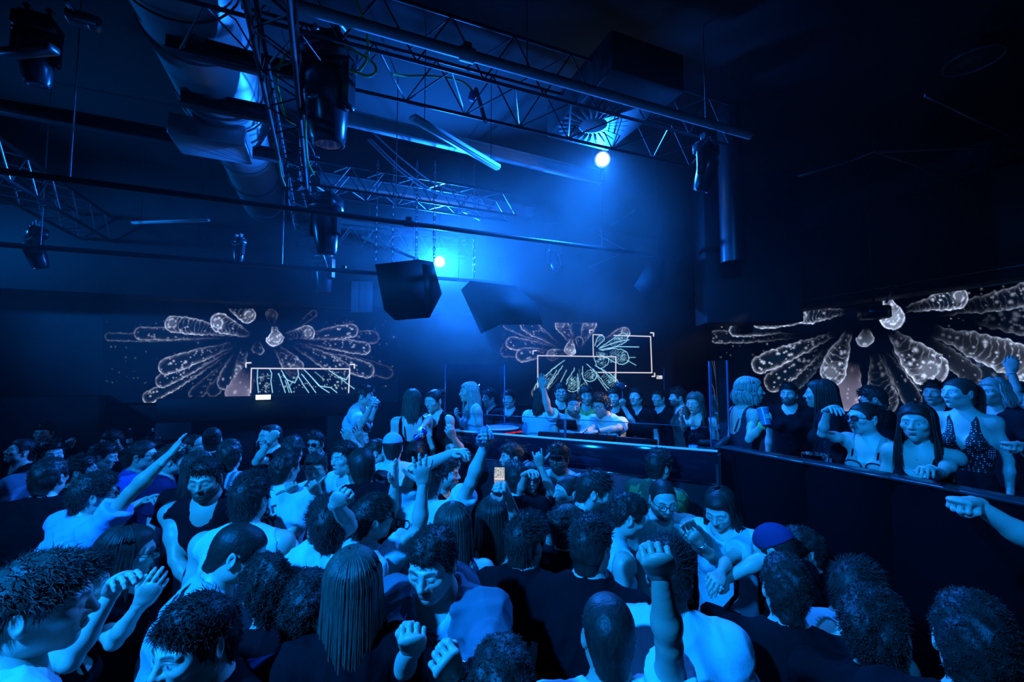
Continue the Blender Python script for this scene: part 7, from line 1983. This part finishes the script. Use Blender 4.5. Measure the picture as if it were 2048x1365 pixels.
# headphones round the DJ's neck
dj1 = [x for x in PEOPLE if x['label'].startswith('DJ in white tee and cap')][0]
for P_, lab in ((dj2, 'dark headphones on one ear of the DJ in glasses'),):
    C = P_['C']; sd = P_['sideL']; o = root('headphones', C, lab, 'headphones')
    q = MB(); a = np.linspace(-1.7, 1.7, 16); q.tube([C + sd * .092 * math.sin(t) + np.array([0, 0, .125 * math.cos(t)]) for t in a], .009, 8); q.build('headband', PLASTIC, o, True)
    for s_ in (-1, 1):
        q = MB(); q.ball(C + sd * s_ * .098 - [0, 0, .01], (.026, .042, .042), 14, frame([0, 0, 1])); q.build('ear_cup', PLASTIC, o, True)
# shoulder bag of the long-haired woman
W_ = bag_woman; o = root('shoulder_bag', W_['Nk'] - W_['u'] * .45, 'dark shoulder bag with a yellow patch on the woman in white tee', 'bag')
q = MB(); S = W_['sh']['l']; cpt = W_['Nk'] - W_['u'] * .42 - W_['back'] * .17 - W_['sideL'] * -.02
q.tube([S + W_['u'] * .075 - W_['sideL'] * .04 + W_['back'] * .0, S + W_['u'] * .02 - W_['sideL'] * .05 - W_['back'] * .135, W_['Nk'] - W_['u'] * .30 - W_['back'] * .165 + W_['sideL'] * .10, cpt], .013, 8); q.build('strap', cloth('black'), o, True)
q = MB(); q.box(cpt - W_['u'] * .06, (.24, .08, .16), np.stack([W_['sideL'], W_['back'], [0, 0, 1]], 1), .025); q.build('bag_body', cloth('black'), o)
q = MB(); q.box(cpt - W_['u'] * .05 - W_['back'] * .042 + W_['sideL'] * .03, (.08, .006, .05), np.stack([W_['sideL'], W_['back'], [0, 0, 1]], 1), .002); q.build('yellow_patch', M('yellow_patch', (.5, .6, .05), .5), o)
# lettering on shirts: outlines laid on the cloth
from mathutils.bvhtree import BVHTree
def shirt_text(P_, txt, size, down, across, frontside, name, mat, bold=.0, tilt=0):
    so = P_['shirt']; me = so.data; ro = P_['root']
    bv = BVHTree.FromPolygons([tuple(v.co) for v in me.vertices], [tuple(f.vertices) for f in me.polygons])
    nrm_ = -P_['back'] if frontside else P_['back']; right = P_['sideL'] if frontside else -P_['sideL']
    up = P_['u']
    if tilt: t_ = math.radians(tilt); right, up = right * math.cos(t_) + up * math.sin(t_), up * math.cos(t_) - right * math.sin(t_)
    org = P_['Nk'] - P_['u'] * down + right * across + nrm_ * .5
    def prj(V, n):
        out = []
        for v in V:
            hit = bv.ray_cast(Vector(v - ro), Vector(-nrm_))
            out.append((np.array(hit[0]) + ro + nrm_ * .004) if hit[0] is not None else v - nrm_ * .36)
        return np.array(out)
    so['_w'] = tuple(float(x) for x in ro)
    t = text_mesh(txt, size, mat, org, right, up, name=name, parent=so, font_bold=bold, project=prj)
INK = M('print_ink', (.012, .012, .02), .6)
shirt_text(jersey, 'HIDDO', .070, .060, -.115, False, 'jersey_name', INK, .001)
shirt_text(jersey, '15', .20, .20, -.09, False, 'jersey_number', INK, .004)
shirt_text(tee_print, 'ony', .12, .14, -.05, False, 'back_print', INK, .002, tilt=20)
shirt_text(tee_print, 'or', .10, .07, -.02, False, 'back_print', INK, .002, tilt=20)
shirt_text(hero, 'DENIM', .040, .105, .008, True, 'chest_print', INK, .0008)
shirt_text(hero, 'Atelier', .020, .075, .012, True, 'chest_print', INK, .0004)
q = MB()
shirt_text(logo_man, 'SPRT', .05, .19, .0, True, 'chest_logo', cloth('white'), .001)
for o in bpy.data.objects:
    if '_w' in o: del o['_w']
